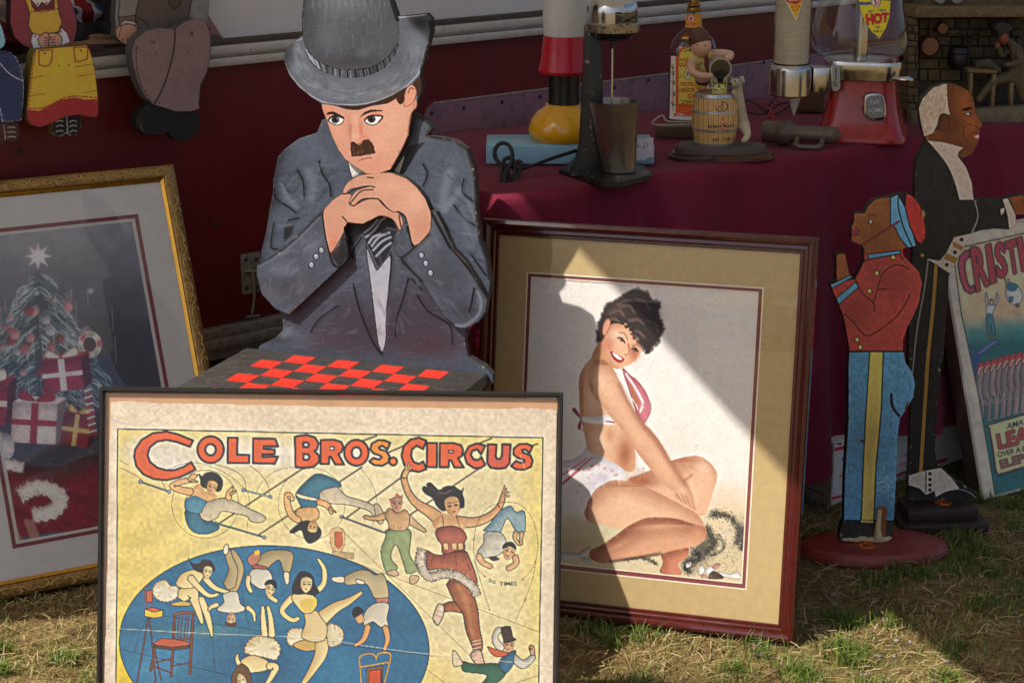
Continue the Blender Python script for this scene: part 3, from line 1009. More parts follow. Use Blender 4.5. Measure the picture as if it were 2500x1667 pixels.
# ---- circus poster in a thin black metal frame, leaning on the checker table
def paint_circus():
    cv = Canvas(225,930,1390,2010,'ecd9bc')
    INK = '2a2320'
    cv.grain(0.03,120,21)
    # printed field
    F = [(287,1046),(1325,1068),(1315,1667),(1309,2000),(280,2000),(283,1667)]
    cv.at(0,0,1)
    cv.poly(F, 'e8d7a4')
    cv.clip(F)
    for x, y, rx, ry, c, a in ((300,1400,170,500,'e6c95c',.75),(420,1330,170,200,'e8d274',.45),(1310,1250,40,400,'e8cf66',.6),(330,1060,300,30,'e6c94e',.6),
                               (1100,1075,260,30,'e3cb6a',.5),(700,1240,200,60,'ecd680',.5),(330,1640,80,120,'e9c52e',.9),(1060,1660,60,60,'ead07a',.7),(900,1180,200,120,'efe4bf',.5)):
        cv.blob(x, y, rx, ry, c, a)
    for x, y, rx, ry in ((350,1100,60,45),(560,1100,120,40),(420,1120,60,60),(680,1110,60,30)):
        cv.blob(x, y, rx, ry, 'e6ddd0',.9)
    cv.grain(0.015,40,31)
    # ropes and trapezes
    cv.at(230,920,3.92)
    ROPE = '8a5a35'
    for a, b in (((2000,870),(1190,1400)),((2560,860),(1575,1505)),((2960,940),(2405,1350)),((3700,860),(2775,1480)),((2564,610),(2700,560)),((2815,720),(2960,655)),((3690,630),(3800,585)),((4050,690),(4240,640))):
        cv.line([a, b],4.2,'4e3220').line([a, b],2.6, ROPE)
    for p in ([(240,860),(400,940),(465,1000)],[(240,795),(320,840)],[(640,985),(690,1085)],[(1150,830),(1330,890),(1430,970),(1450,1070)],[(1490,845),(1590,930),(1665,1040),(1675,1130)]):
        cv.line(p, 2.6,'a8855a', alpha=0.8)
    for a, b, c in (((440,1000),(715,1095),'6f8078'),((1160,1395),(1625,1530),'5d7684'),((1425,1080),(1685,1145),'9aa58e'),((2365,1335),(2815,1500),'6e7377')):
        cv.line([a, b],5, INK, alpha=.8).line([a, b],3.2, c)
        for p in (a, b): cv.oval(p[0], p[1],18,18,'8d9aa0', edge=(INK, 1.2))
    # dashed flights
    D = (4,3)
    a = np.linspace(0,2 * math.pi, 60)
    cv.line(np.c_[1060 + 320 * np.cos(a),1215 + 325 * np.sin(a)],1.2, INK, dash=D, smooth=0)
    cv.line(np.c_[2080 + 320 * np.cos(a),1210 + 340 * np.sin(a)],1.2, INK, dash=D, smooth=0)
    cv.line([(700,880),(940,815),(1200,890),(1390,1020),(1480,1150),(1460,1460)],1.2, INK, dash=D)
    cv.line([(1550,1095),(1640,960),(1780,880),(1950,860)],1.2, INK, dash=D)
    cv.line([(2540,860),(2660,1030),(2710,1250),(2655,1420)],1.2, INK, dash=D)
    SK = 'e2b478'; SKt = 'a8743e'; E1 = ('33201a',2.0)
    # woman turning off the first trapeze
    cv.poly([(1000,1290),(1060,1205),(1220,1155),(1330,1180),(1480,1255),(1560,1290),(1640,1340),(1600,1385),(1500,1380),(1460,1330),(1380,1310),(1220,1280),(1180,1340),(1100,1375),(1030,1355)],'cdbf9e', smooth=3, edge=E1, shade=.5, rad=7, tone='8d8778')
    cv.poly([(870,1270),(960,1245),(1000,1300),(1040,1370),(1130,1380),(1195,1430),(1160,1470),(1060,1500),(950,1480),(885,1400)],'3d7488', smooth=4, edge=E1, shade=.6, rad=7, tone='1e3f52')
    cv.poly([(875,1160),(960,1125),(1020,1150),(1075,1185),(1040,1250),(1010,1300),(880,1275)],'5b93a5', smooth=3, edge=E1, shade=.6, rad=6, tone='2c5568')
    cv.poly([(900,1110),(1000,1020),(1060,1090),(1140,1110),(1180,1150),(1090,1185),(1010,1150),(950,1130),(885,1160)], SK, smooth=3, shade=.4, rad=5, tone=SKt)
    limb(cv, [(930,1095),(820,1075),(740,1040),(830,1000),(925,985)],[70,62,50,52,40], SK, E1, tone=SKt)
    limb(cv, [(915,985),(945,950),(985,940)],[50,50,16], SK, E1, tone=SKt); limb(cv, [(930,990),(985,1000)],[30,14], SK, E1)
    limb(cv, [(1280,1165),(1290,1110),(1320,1050)],[55,55,20], SK, E1, tone=SKt); limb(cv, [(1300,1120),(1355,1085)],[30,14], SK, E1)
    cv.poly([(1000,925),(1030,950),(1060,920),(1120,908),(1190,935),(1228,1000),(1215,1070),(1180,1095),(1150,1080),(1060,1060),(1020,1030),(1015,980)],'2b2019', smooth=4, edge=E1)
    face(cv, 1125,1055,66,16, SK)
    # woman upside down on the second
    cv.poly([(2160,1100),(2240,1050),(2320,1045),(2404,1130),(2534,1170),(2664,1220),(2754,1300),(2764,1370),(2724,1400),(2674,1330),(2614,1270),(2434,1220),(2290,1210),(2190,1195),(2150,1150)],'cfc0a0', smooth=3, edge=E1, shade=.5, rad=7, tone='8d8474')
    cv.poly([(2680,1220),(2720,1215),(2765,1300),(2765,1385),(2724,1400),(2690,1320)],'c2ab88', smooth=3, edge=E1)
    cv.poly([(1930,1110),(2010,1010),(2120,925),(2230,945),(2340,1000),(2360,1045),(2300,1050),(2180,1080),(2150,1130),(2140,1200),(2110,1245),(2000,1250),(1950,1180)],'3f7689', smooth=3, edge=E1, shade=.6, rad=7, tone='1f4152')
    cv.poly([(1935,1110),(2010,1130),(2130,1160),(2140,1185),(2000,1165),(1940,1140)],'d8cba4', smooth=3, edge=E1)
    cv.poly([(1960,1255),(2120,1245),(2150,1330),(2100,1375),(1990,1375),(1930,1310)], SK, smooth=4, edge=E1, shade=.4, rad=6, tone=SKt)
    limb(cv, [(1900,1170),(1850,1120),(1850,1220),(1890,1320),(1960,1370)],[46,56,62,66,60], SK, E1, tone=SKt)
    limb(cv, [(2140,1190),(2230,1225),(2270,1300)],[56,56,30], SK, E1, tone=SKt); limb(cv, [(2250,1250),(2310,1290)],[30,12], SK, E1)
    cv.poly([(1870,1480),(1930,1420),(2030,1370),(2120,1410),(2170,1470),(2150,1540),(2060,1590),(2010,1540),(1980,1460),(1910,1490)],'2b2019', smooth=4, edge=E1)
    face(cv, 2090,1425,62,190, SK)
    # red banner stand
    cv.poly([(2270,1450),(2380,1450),(2400,1560),(2370,1660),(2290,1660),(2255,1560)],'d9b37a', smooth=3, edge=('9c6a32',1.2)).poly([(2300,1480),(2370,1480),(2375,1600),(2335,1640),(2300,1600)],'c8683a', edge=('7a3a20',1.2))
    cv.poly([(2278,1660),(2480,1680),(2485,1740),(2275,1710)],'c0a878', edge=('7c6a48',1))
    # ginger-haired clown
    cv.at(800,920,3.92)
    G = '9aa871'
    cv.poly([(590,1460),(780,1455),(790,1570),(780,1690),(830,1780),(862,1840),(760,1880),(720,1770),(655,1600),(605,1680),(612,1750),(668,1825),(562,1870),(508,1670),(545,1550)], G, smooth=3, edge=E1, shade=.5, rad=8, tone='5f6f48')
    for s_ in ([(560,1870),(640,1840),(678,1890),(620,1900)],[(790,1900),(870,1905),(850,1960),(790,1975)]): cv.poly(s_, 'c9ab85', smooth=4, edge=E1)
    limb(cv, [(570,1320),(450,1350),(350,1335)],[70,44,36],'cfa877', E1, tone='8d6a40'); limb(cv, [(760,1340),(840,1410),(930,1470)],[80,60,34],'cfae80', E1, tone='8d6a40')
    cv.poly([(590,1250),(545,1320),(580,1400),(600,1460),(745,1460),(785,1350),(740,1265),(660,1300)],'cba473', smooth=3, edge=E1, shade=.5, rad=7, tone='8a6338')
    for x in (620,685): cv.oval(x, 1436,12,12,'d9b46a', edge=('6a4a20',1))
    for t in ([(600,1200),(585,1160),(640,1160),(655,1110),(690,1135),(715,1130),(705,1190),(725,1200)],): cv.poly(t, 'd97b36', edge=('8a4a20',1))
    face(cv, 660,1215,74,0,'cf9f7c', eyes=True); cv.blob(655,1235,12,10,'a84a38',.8)
    # the great dancer
    D1 = 'd9ab76'; D1t = '9a6236'; E2 = ('2a1812',2.6)
    TAN = 'a9663c'; TANt = '6b351c'
    limb(cv, [(1330,2205),(1190,2190),(1105,2210)],[110,96,70], TAN, E2,.7,8, TANt)
    cv.poly([(1005,2310),(1025,2230),(1060,2165),(1112,2190),(1105,2270),(1080,2330),(1045,2372)],'e2c9ac', smooth=4, edge=E2, shade=.4, rad=5)
    for y in (2220,2270): cv.line([(1030, y),(1105, y + 30)],1.6,'b98a78')
    limb(cv, [(1220,1940),(1290,2080),(1360,2230),(1385,2400),(1425,2540),(1440,2640)],[190,200,150,132,108,66], TAN, E2,.8,12, TANt)
    cv.line([(1240,1980),(1330,2160),(1360,2350),(1395,2500)],9,'d39a68', alpha=.55, soft=4)
    cv.poly([(1362,2660),(1400,2610),(1460,2610),(1490,2700),(1512,2810),(1475,2815),(1405,2730)],'ddb59a', smooth=3, edge=E2, shade=.5, rad=6)
    for y in (2530,2560,2600,2650): cv.line([(1385, y),(1465, y - 20)],2,'e3c3ad')
    limb(cv, [(1090,1380),(990,1295),(850,1205),(765,1090),(728,950),(765,870)],[130,108,78,62,56,46], D1, E2,.5,7, D1t)
    for f_ in ([(760,880),(745,820)],[(770,870),(780,815)],[(780,880),(812,845)],[(790,900),(800,850)]): limb(cv, f_, [22,10], D1,('3a2216',1),.2)
    limb(cv, [(1230,1380),(1400,1385),(1540,1335),(1640,1240),(1680,1130),(1690,1080)],[110,88,74,56,46,34], D1, E2,.5,7, D1t)
    for f_ in ([(1680,1100),(1690,1035)],[(1690,1110),(1712,1060)],[(1695,1120),(1735,1095)],[(1690,1140),(1740,1135)]): limb(cv, f_, [22,10], D1,('3a2216',1),.2)
    cv.line([(1620,1215),(1645,1245)],5,'a85a44')
    cv.poly([(1090,1300),(1200,1330),(1290,1380),(1325,1440),(1250,1490),(1100,1490),(1025,1450),(1000,1380),(1050,1340)], D1, smooth=4, shade=.35, rad=7, tone=D1t)
    cv.line([(1095,1310),(1110,1440)],2,'5a3626').line([(1230,1340),(1275,1460)],2,'5a3626')
    cv.poly([(1085,1290),(1200,1330),(1190,1360),(1100,1330)], D1)
    cv.poly([(905,1065),(930,1045),(1000,1090),(945,1030),(985,1012),(1060,1080),(1120,1048),(1200,1042),(1270,1085),(1300,1060),(1285,1110),(1305,1180),(1300,1240),(1262,1252),(1180,1280),(1130,1270),(1095,1275),(1040,1225),(1005,1155),(930,1110)],'241a16', smooth=4, edge=E2)
    cv.line([(1060,1100),(1120,1110),(1180,1080)],2.5,'6a4a38').line([(980,1050),(1060,1120)],1.5,'5a4030')
    face(cv, 1195,1235,96,-10, D1)
    cv.poly([(1030,1475),(1065,1440),(1120,1430),(1200,1425),(1290,1460),(1328,1535),(1305,1580),(1300,1660),(1110,1690),(1090,1600),(1048,1550)],'b0634a', smooth=3, edge=E2, shade=.7, rad=9, tone='6b2e1e')
    for x in (1100,1180,1240): cv.poly([(x, 1590),(x + 50,1583),(x + 55,1645),(x + 12,1655)], D1, edge=('5a2a1a',1.4))
    cv.poly([(950,1660),(1010,1690),(1090,1700),(1300,1655),(1362,1750),(1412,1880),(1425,1975),(1330,1925),(1200,1875),(1080,1830),(960,1840),(940,1750)],'b4694a', smooth=3, edge=E2, shade=.7, rad=12, tone='6a2d1a')
    for p in ([(1130,1700),(1080,1780)],[(1220,1690),(1230,1800)],[(1300,1680),(1360,1850)],[(1010,1690),(990,1790)]): cv.line(p, 2.5,'7d3a22', alpha=.8)
    fur(cv, [(905,1640),(880,1740),(915,1850),(985,1910),(1100,1880),(1220,1890),(1320,1950),(1390,2010),(1425,2090)],84,'d2c3ac','43342a',3)
    # man turning over, fifty times
    cv.poly([(1500,1450),(1560,1390),(1640,1285),(1745,1230),(1800,1290),(1880,1280),(1888,1470),(1840,1482),(1790,1460),(1720,1345),(1665,1450),(1640,1485),(1500,1470)],'93a9ab', smooth=3, edge=E1, shade=.7, rad=8, tone='4e6c7c')
    limb(cv, [(1800,1480),(1790,1540),(1830,1600)],[44,36,26],'d9b080', E1); limb(cv, [(1855,1480),(1850,1540),(1850,1600)],[40,34,26],'d9b080', E1)
    cv.poly([(1500,1490),(1640,1480),(1705,1560),(1690,1650),(1610,1710),(1480,1725),(1430,1670),(1492,1580)],'cfc8b4', smooth=3, edge=E1, shade=.6, rad=9, tone='8a8a80')
    limb(cv, [(1440,1700),(1480,1770),(1560,1810)],[60,52,48],'dcb182', E1, tone=SKt); limb(cv, [(1790,1710),(1800,1780),(1720,1830)],[60,54,50],'dcb182', E1, tone=SKt)
    cv.poly([(1540,1720),(1600,1715),(1650,1740),(1580,1760)],'3a3434', smooth=3)
    face(cv, 1735,1670,78,18,'dcb182'); cv.poly([(1668,1640),(1690,1590),(1760,1575),(1805,1620),(1800,1650),(1740,1620),(1690,1640)],'241a16', smooth=4)
    cv.line([(1400,1560),(1420,1420),(1500,1280),(1600,1215),(1720,1195),(1850,1225),(1950,1340),(2000,1500),(2010,1640),(1960,1820),(1850,1945)],1.2, INK, dash=D)
    cv.line([(1395,1540),(1400,1700),(1440,1840),(1515,1915)],1.2, INK, dash=D).line([(1400,1750),(1552,2240)],1.2, INK, dash=D).line([(2005,1650),(1950,1960),(1795,2330)],1.2, INK, dash=D)
    for p in ((1515,1915,40),(1552,2240,75),(1898,2115,-70),(2012,1570,-88),(1855,1942,150)):
        c, q = math.cos(R(p[2])), math.sin(R(p[2]))
        cv.poly([(p[0], p[1]),(p[0] - 22 * c + 9 * q, p[1] - 22 * q - 9 * c),(p[0] - 22 * c - 9 * q, p[1] - 22 * q + 9 * c)], INK)
    cv.letters('50',[(1543,1923),(1610,1948),(1604,1982),(1537,1957)],'3a322a',0.01).letters('TIMES',[(1645,1958),(1808,1953),(1812,1990),(1645,1998)],'3a322a',0.01)
    # ropes on the ground and the man in the top hat
    cv.at(800,1290,3.92)
    for a_, b_ in (((120,0),(1370,1220)),((150,280),(2020,985)),((950,1345),(1130,1478)),((1780,1478),(2020,1400))): cv.line([a_, b_],1.3,'7a6236', alpha=.8)
    cv.poly([(1290,1265),(1400,1290),(1650,1290),(1705,1380),(1600,1480),(1470,1490),(1525,1400),(1400,1375),(1290,1355)],'3f7058', smooth=3, edge=E1, shade=.6, rad=9, tone='1f4030')
    cv.poly([(1190,1180),(1225,1170),(1290,1280),(1275,1300),(1205,1310)],'d6c4a2', smooth=4, edge=E1)
    cv.poly([(1650,1250),(1720,1190),(1800,1165),(1770,1300),(1700,1380),(1640,1310)],'3d6f88', smooth=3, edge=E1, shade=.5, rad=6)
    cv.poly([(1600,960),(1650,935),(1690,960),(1640,1000),(1630,1050),(1690,1130),(1640,1170),(1570,1070)],'e0d6be', smooth=3, edge=E1, shade=.4, rad=6)
    cv.poly([(1790,1195),(1870,1255),(1960,1195),(1985,1240),(1880,1335),(1785,1290)],'d8d2c0', smooth=3, edge=E1, shade=.5, rad=6); limb(cv, [(1960,1200),(1950,1130),(1930,1150)],[40,46,20],'d9a878', E1)
    cv.poly([(1528,1128),(1600,1150),(1720,1185),(1690,1215),(1590,1215)],'c4663c', smooth=3, edge=E1)
    face(cv, 1735,1115,66,8,'dcae80'); cv.poly([(1655,950),(1745,932),(1768,1035),(1805,1060),(1690,1092),(1682,1060)],'4a3428', smooth=2, edge=E1)
    # the blue ring
    cv.at(0,0,1)
    a = np.linspace(0,2 * math.pi, 120, endpoint=False)
    el = np.c_[669 + 378 * np.cos(a),1574 + 243 * np.sin(a) + 0.03 * 378 * np.cos(a)]
    cv.poly(el, '2f6c8e', edge=('241d1c',2.6))
    keep = cv.clipm
    cv.clip(el)
    for x, y, rx, ry, c, al in ((560,1480,160,100,'3f7f9c',.5),(500,1540,90,14,'7d9a86',.55),(450,1610,160,50,'4b8fb0',.5),(720,1500,90,24,'4a8aa6',.5),(820,1620,130,70,'3f93bd',.5),(900,1540,90,90,'2a5f82',.6),(620,1620,150,60,'224f70',.6),(360,1640,90,40,'4a8fae',.4)):
        cv.blob(x, y, rx, ry, c, al)
    cv.grain(0.10,8,77)
    cv.clipm = keep
    cv.at(230,1290,3.92)
    S2 = 'e8d39a'; S2t = 'a98a4e'; K = 'b8a678'; Kt = '75684a'; E3 = ('231812',2.0)
    cv.line([(245,1145),(1320,1410)],1.2,'1d3040').line([(660,830),(1600,975)],1.2,'1d3040').line([(2240,1090),(3250,1220)],1.2,'1d3040')
    # tripod, seat, chair
    for l_ in ([(515,850),(405,1480)],[(525,850),(590,1480)],[(640,1440),(560,1100)]): cv.line(l_, 4.4,'241a14').line(l_, 2.4,'6a4a2c')
    cv.line([(480,560),(500,540),(520,560)],4,'7a4a2c').line([(475,560),(495,760)],3.4,'7a4a2c').line([(565,560),(540,750)],3.4,'7a4a2c').poly([(500,590),(560,585),(555,700),(500,700)],'b8623c', edge=E3)
    cv.poly([(480,765),(560,750),(655,775),(655,838),(570,852),(480,835)],'d9b63c', edge=E3).poly([(480,765),(560,750),(655,775),(570,795)],'c8643a', edge=E3)
    for l_ in ([(770,815),(735,1405)],[(945,805),(915,1380)],[(585,1115),(540,1350)]): cv.line(l_, 8,'241a14', smooth=0).line(l_, 6,'6e4526', smooth=0)
    cv.line([(765,815),(850,800),(950,808)],8,'241a14').line([(765,815),(850,800),(950,808)],6,'7a4f2c')
    for x in (815,845,880,905): cv.line([(x, 830),(x - 22,1045)],3.2,'5c3a20')
    cv.line([(750,1060),(935,1045)],6,'6e4526')
    cv.poly([(568,1090),(640,1048),(760,1052),(915,1082),(905,1120),(745,1135),(570,1115)],'b5593a', edge=E3).poly([(568,1108),(745,1132),(908,1110),(905,1140),(745,1160),(575,1135)],'5c3a20', edge=E3)
    for l_ in ([(580,1275),(740,1240)],[(570,1315),(735,1375)],[(740,1310),(920,1275)]): cv.line(l_, 4,'5a3a22', smooth=0)
    # woman sliding off the seat
    tulle(cv, [(560,570),(600,510),(680,490),(725,540),(800,560),(800,640),(730,690),(640,690),(570,640)],'e6ddc4','6a6450',8)
    limb(cv, [(1010,670),(1060,770),(1100,900),(1125,1030)],[84,66,54,22], S2, E3, tone=S2t)
    limb(cv, [(830,640),(930,600),(960,690),(1000,800),(1030,900)],[130,118,80,60,34], S2, E3,.5,6, S2t)
    cv.poly([(720,720),(830,690),(925,710),(900,735),(780,735)],'b9a258', smooth=3, edge=E3)
    cv.poly([(780,520),(840,425),(960,392),(1045,440),(1010,510),(960,560),(830,565)], S2, smooth=4, edge=E3, shade=.5, rad=7, tone=S2t)
    limb(cv, [(1060,470),(1150,560),(1290,610)],[60,50,34], S2, E3, tone=S2t)
    limb(cv, [(915,460),(1000,560),(1095,635),(1185,625)],[70,56,44,30], S2, E3, tone=S2t)
    cv.poly([(898,275),(935,330),(1005,330),(1040,295),(1110,305),(1150,370),(1135,410),(1060,410),(990,408),(940,365)],'352318', smooth=4, edge=E3)
    face(cv, 1085,415,58,10, S2)
    # man diving, man somersaulting
    limb(cv, [(1320,210),(1390,360),(1350,510),(1320,580)],[50,80,100,90], K, E3,.6,7, Kt)
    limb(cv, [(1262,190),(1300,300),(1330,400),(1290,540)],[56,70,90,120], K, E3,.6,7, Kt)
    cv.poly([(1235,235),(1240,170),(1275,145),(1285,190),(1270,240)],'d8cdb0', smooth=3, edge=E3)
    cv.poly([(1230,625),(1365,600),(1395,710),(1455,760),(1380,800),(1260,800),(1170,770),(1240,700)],'dcd6c2', smooth=3, edge=E3, shade=.5, rad=7, tone='9a9a88')
    limb(cv, [(1180,720),(1115,745),(1095,780)],[50,40,24], S2, E3); limb(cv, [(1460,745),(1520,800),(1535,880)],[50,40,24], S2, E3)
    face(cv, 1310,855,58,185,'d9b98a'); cv.poly([(1255,880),(1300,900),(1360,890),(1355,930),(1310,942),(1262,925)],'5a4024', smooth=4)
    cv.poly([(1530,350),(1600,240),(1720,198),(1850,205),(1905,255),(1870,412),(1812,410),(1772,295),(1700,335),(1640,385)], K, smooth=3, edge=E3, shade=.6, rad=8, tone=Kt)
    cv.poly([(1810,420),(1865,420),(1860,520),(1830,525)],'d8cdb0', smooth=3, edge=E3).poly([(1480,260),(1560,205),(1590,250),(1560,330),(1500,350),(1465,300)],'b87a5c', smooth=3, edge=E3).poly([(1530,215),(1580,200),(1585,240),(1540,260)],'d9b63c')
    cv.poly([(1510,390),(1640,378),(1705,470),(1625,575),(1530,540),(1478,470)],'d9d4c0', smooth=3, edge=E3, shade=.5, rad=7, tone='9a9a88')
    cv.poly([(1530,340),(1645,360),(1640,385),(1520,375)],'a85a4c', smooth=2, edge=E3)
    limb(cv, [(1475,450),(1470,530),(1500,600)],[50,46,40], S2, E3); limb(cv, [(1660,630),(1700,660),(1745,690)],[46,46,40], S2, E3)
    face(cv, 1685,580,64,20, S2); cv.poly([(1630,520),(1670,485),(1735,495),(1750,545),(1735,575),(1690,530),(1640,545)],'241a14', smooth=4)
    cv.line([(1450,380),(1420,560),(1425,700),(1480,940)],1.2,'1d2830', dash=D).line([(1120,1030),(1160,1360)],1.2,'1d2830', dash=D).line([(500,880),(430,1000),(385,1180)],1.2,'1d2830', dash=D)
    # handstand woman
    limb(cv, [(1612,740),(1615,850),(1630,1020)],[34,50,66], S2, E3, tone=S2t); limb(cv, [(1660,740),(1685,850),(1700,1020)],[34,50,66], S2, E3, tone=S2t)
    tulle(cv, [(1440,1180),(1460,1090),(1540,1025),(1640,1030),(1730,1060),(1780,1140),(1740,1250),(1640,1230),(1540,1210)],'e8dcb4','6a5a3a',12)
    cv.poly([(1390,1270),(1520,1205),(1700,1290),(1650,1350),(1480,1375),(1420,1340)], S2, smooth=4, edge=E3, shade=.5, rad=7, tone=S2t)
    limb(cv, [(1660,1310),(1735,1320),(1700,1400),(1650,1480)],[70,66,54,40], S2, E3, tone=S2t); limb(cv, [(1400,1320),(1365,1250),(1370,1200)],[50,40,24], S2, E3)
    cv.poly([(1320,1490),(1330,1370),(1400,1290),(1470,1330),(1500,1420),(1490,1495)],'6b4a24', smooth=4, edge=E3); face(cv, 1405,1440,56,160, S2)
    # the kicking dancer
    for s_, p in enumerate(([(1840,1040),(1870,960),(1960,950),(2060,1000),(2110,1080),(2040,1160),(1930,1130),(1860,1100)],[(2200,960),(2250,900),(2330,950),(2380,1020),(2340,1110),(2240,1110)])): tulle(cv, p, 'e8dcb8','6a5a3a',15 + s_)
    cv.poly([(1900,1110),(2010,1060),(2160,1090),(2130,1150),(2010,1165)],'c9a862', smooth=3, edge=E3)
    limb(cv, [(2180,1060),(2165,1200),(2090,1340),(2000,1475)],[140,116,76,46], S2, E3,.6,8, S2t)
    limb(cv, [(2120,900),(2294,760),(2434,690),(2560,605)],[150,104,66,30], S2, E3,.6,8, S2t)
    cv.poly([(2010,800),(2120,780),(2160,830),(2230,940),(2200,1060),(2090,1080),(1980,1030),(2020,900)],'e6cf98', smooth=3, edge=E3, shade=.5, rad=9, tone='b08e58')
    limb(cv, [(2095,610),(2190,530),(2200,390),(2140,285)],[66,52,46,26], S2, E3, tone=S2t)
    limb(cv, [(1900,650),(1795,780),(1890,870),(1955,850)],[70,52,46,40], S2, E3, tone=S2t)
    cv.poly([(1885,640),(2000,600),(2100,640),(2135,700),(2090,790),(2005,805),(1930,730)], S2, smooth=4, edge=E3, shade=.4, rad=7, tone=S2t).poly([(1975,690),(2110,655),(2132,720),(2090,780),(2000,795)],'e2c45c', smooth=3)
    cv.poly([(1890,600),(1920,480),(1985,405),(2080,440),(2110,530),(2150,610),(2080,630),(2020,620),(1940,625)],'2b1e16', smooth=4, edge=E3); face(cv, 2030,535,74,4, S2)
    # handstand man, gilt banner
    cv.at(800,1290,3.92)
    tulle(cv, [(0,920),(90,920),(150,990),(130,1080),(50,1125),(0,1100)],'e6dab4','6a5a3a',31)
    cv.poly([(155,460),(300,390),(390,400),(450,440),(520,425),(560,500),(578,660),(450,662),(405,580),(350,520),(180,535)],'c2b289', smooth=3, edge=E3, shade=.6, rad=9, tone='837552')
    cv.poly([(35,465),(150,455),(150,515),(60,505)],'d9cfb4', smooth=3, edge=E3).poly([(270,480),(350,500),(340,530),(280,520)],'d9cfb4', smooth=3, edge=E3)
    cv.poly([(460,662),(578,658),(578,706),(465,712)],'b5796a', edge=E3)
    cv.poly([(470,705),(585,720),(565,850),(580,935),(500,935),(430,885),(345,925),(345,820),(390,750)],'d8d0b8', smooth=3, edge=E3, shade=.5, rad=8, tone='93907c')
    limb(cv, [(385,925),(345,1050),(260,1115)],[60,50,30],'cfa06a', E3, tone=SKt); limb(cv, [(548,935),(572,1050),(540,1155)],[60,48,34],'cfa06a', E3, tone=SKt)
    face(cv, 300,850,54,150,'d6ab76', eyes=False); cv.poly([(230,820),(250,755),(310,745),(345,790),(300,830),(260,850)],'1e1612', smooth=4)
    for l_ in ([(310,1330),(305,1230),(360,1195),(440,1200),(460,1250)],[(590,1290),(600,1200),(540,1180),(480,1200),(460,1250)],[(300,1320),(600,1270)],[(590,1280),(540,1480)],[(310,1340),(320,1480)]): cv.line(l_, 5,'3a2a14').line(l_, 3,'c9a440')
    cv.poly([(370,1330),(525,1310),(520,1500),(370,1500)],'8a5a2c', edge=E3).poly([(395,1355),(508,1340),(505,1500),(395,1500)],'c9502c', edge=E3)
    # the title
    OR = 'd9612c'; OL = ('2a2120',5.4)
    cv.at(230,920,3.92)
    let = [[(945,605),(800,545),(690,520),(560,535),(450,600),(390,690),(380,760),(400,850),(470,930),(570,975),(690,985),(820,955),(968,882),(925,812),(850,860),(760,890),(690,890),(600,865),(530,810),(508,745),(530,670),(600,615),(690,600),(790,620),(915,665)],
           [(1275,578),(1370,578),(1365,740),(1482,745),(1480,820),(1275,820)],
           [(1518,585),(1730,588),(1758,662),(1620,660),(1620,685),(1725,690),(1725,735),(1610,738),(1610,762),(1758,758),(1725,828),(1518,822)],
           [(1918,570),(1960,560),(2030,552),(2110,575),(2145,630),(2130,690),(2105,705),(2150,750),(2150,810),(2100,855),(2010,868),(1925,860)],
           [(2165,600),(2294,598),(2364,620),(2382,665),(2364,715),(2334,735),(2389,835),(2304,835),(2264,760),(2249,760),(2244,830),(2165,830)]]
    for L in let: cv.poly(L, OR, edge=OL, mottle=.06)
    BGc = 'e8dcc0'
    def ring(x, y, rx, ry, ix, iy):
        cv.oval(x, y, rx, ry, OR, edge=OL).oval(x, y, ix, iy, BGc, edge=OL)
    ring(1112,693,126,128,50,54)
    cv.poly([(2000,625),(2040,625),(2055,645),(2045,668),(2000,668)], BGc, edge=OL).poly([(2000,735),(2045,738),(2060,765),(2045,790),(2000,790)], BGc, edge=OL).poly([(2254,665),(2294,665),(2294,698),(2254,698)], BGc, edge=('2a2120',3))
    cv.at(800,920,3.92)
    ring(273,722,117,124,45,53)
    cv.poly([(597,628),(545,605),(480,602),(420,635),(405,690),(440,730),(500,748),(515,765),(490,788),(435,772),(395,805),(440,838),(520,847),(580,815),(590,755),(560,708),(495,688),(490,668),(520,656),(570,690)],'e08a34', edge=OL, mottle=.08)
    cv.oval(625,805,36,38,'d9762c', edge=OL)
    cv.poly([(942,605),(870,578),(790,595),(725,660),(705,750),(730,840),(790,890),(870,905),(942,880),(912,805),(870,830),(820,810),(795,750),(805,690),(850,655),(912,688)], OR, edge=OL, mottle=.06)
    cv.poly([(950,628),(1045,628),(1043,860),(948,858)], OR, edge=OL)
    cv.poly([(1070,630),(1200,628),(1275,650),(1295,700),(1280,755),(1245,775),(1300,862),(1210,862),(1180,795),(1160,795),(1155,860),(1068,860)], OR, edge=OL, mottle=.06).poly([(1155,700),(1200,700),(1200,722),(1155,722)], BGc, edge=('2a2120',3))
    cv.poly([(1508,655),(1430,632),(1350,660),(1305,740),(1330,825),(1400,870),(1460,868),(1505,838),(1468,762),(1440,792),(1395,785),(1368,745),(1382,705),(1430,690),(1465,738)],'cf5c38', edge=OL, mottle=.06)
    cv.poly([(1530,640),(1615,645),(1605,760),(1620,782),(1650,782),(1665,750),(1668,640),(1748,642),(1740,820),(1700,868),(1640,875),(1560,868),(1525,820)],'cf5c40', edge=OL, mottle=.06)
    cv.poly([(1960,660),(1900,635),(1830,640),(1780,680),(1775,735),(1810,770),(1880,790),(1880,812),(1840,818),(1800,800),(1752,850),(1800,880),(1880,885),(1945,855),(1960,800),(1940,750),(1865,718),(1860,695),(1890,690),(1930,725)], OR, edge=OL, mottle=.06)
    # the dancer's hand over the letter
    limb(cv, [(728,950),(765,870)],[54,46], D1, E2,.3,5, D1t)
    for f_ in ([(755,885),(745,822)],[(768,872),(778,815)],[(780,882),(812,845)]): limb(cv, f_, [22,10], D1,('3a2216',1),.2)
    cv.clip()
    cv.at(0,0,1)
    cv.line([(287,1046),(1325,1068),(1315,1667),(1309,2000)],3.0, INK, smooth=0).line([(287,1046),(283,1667),(280,2000)],3.0, INK, smooth=0)
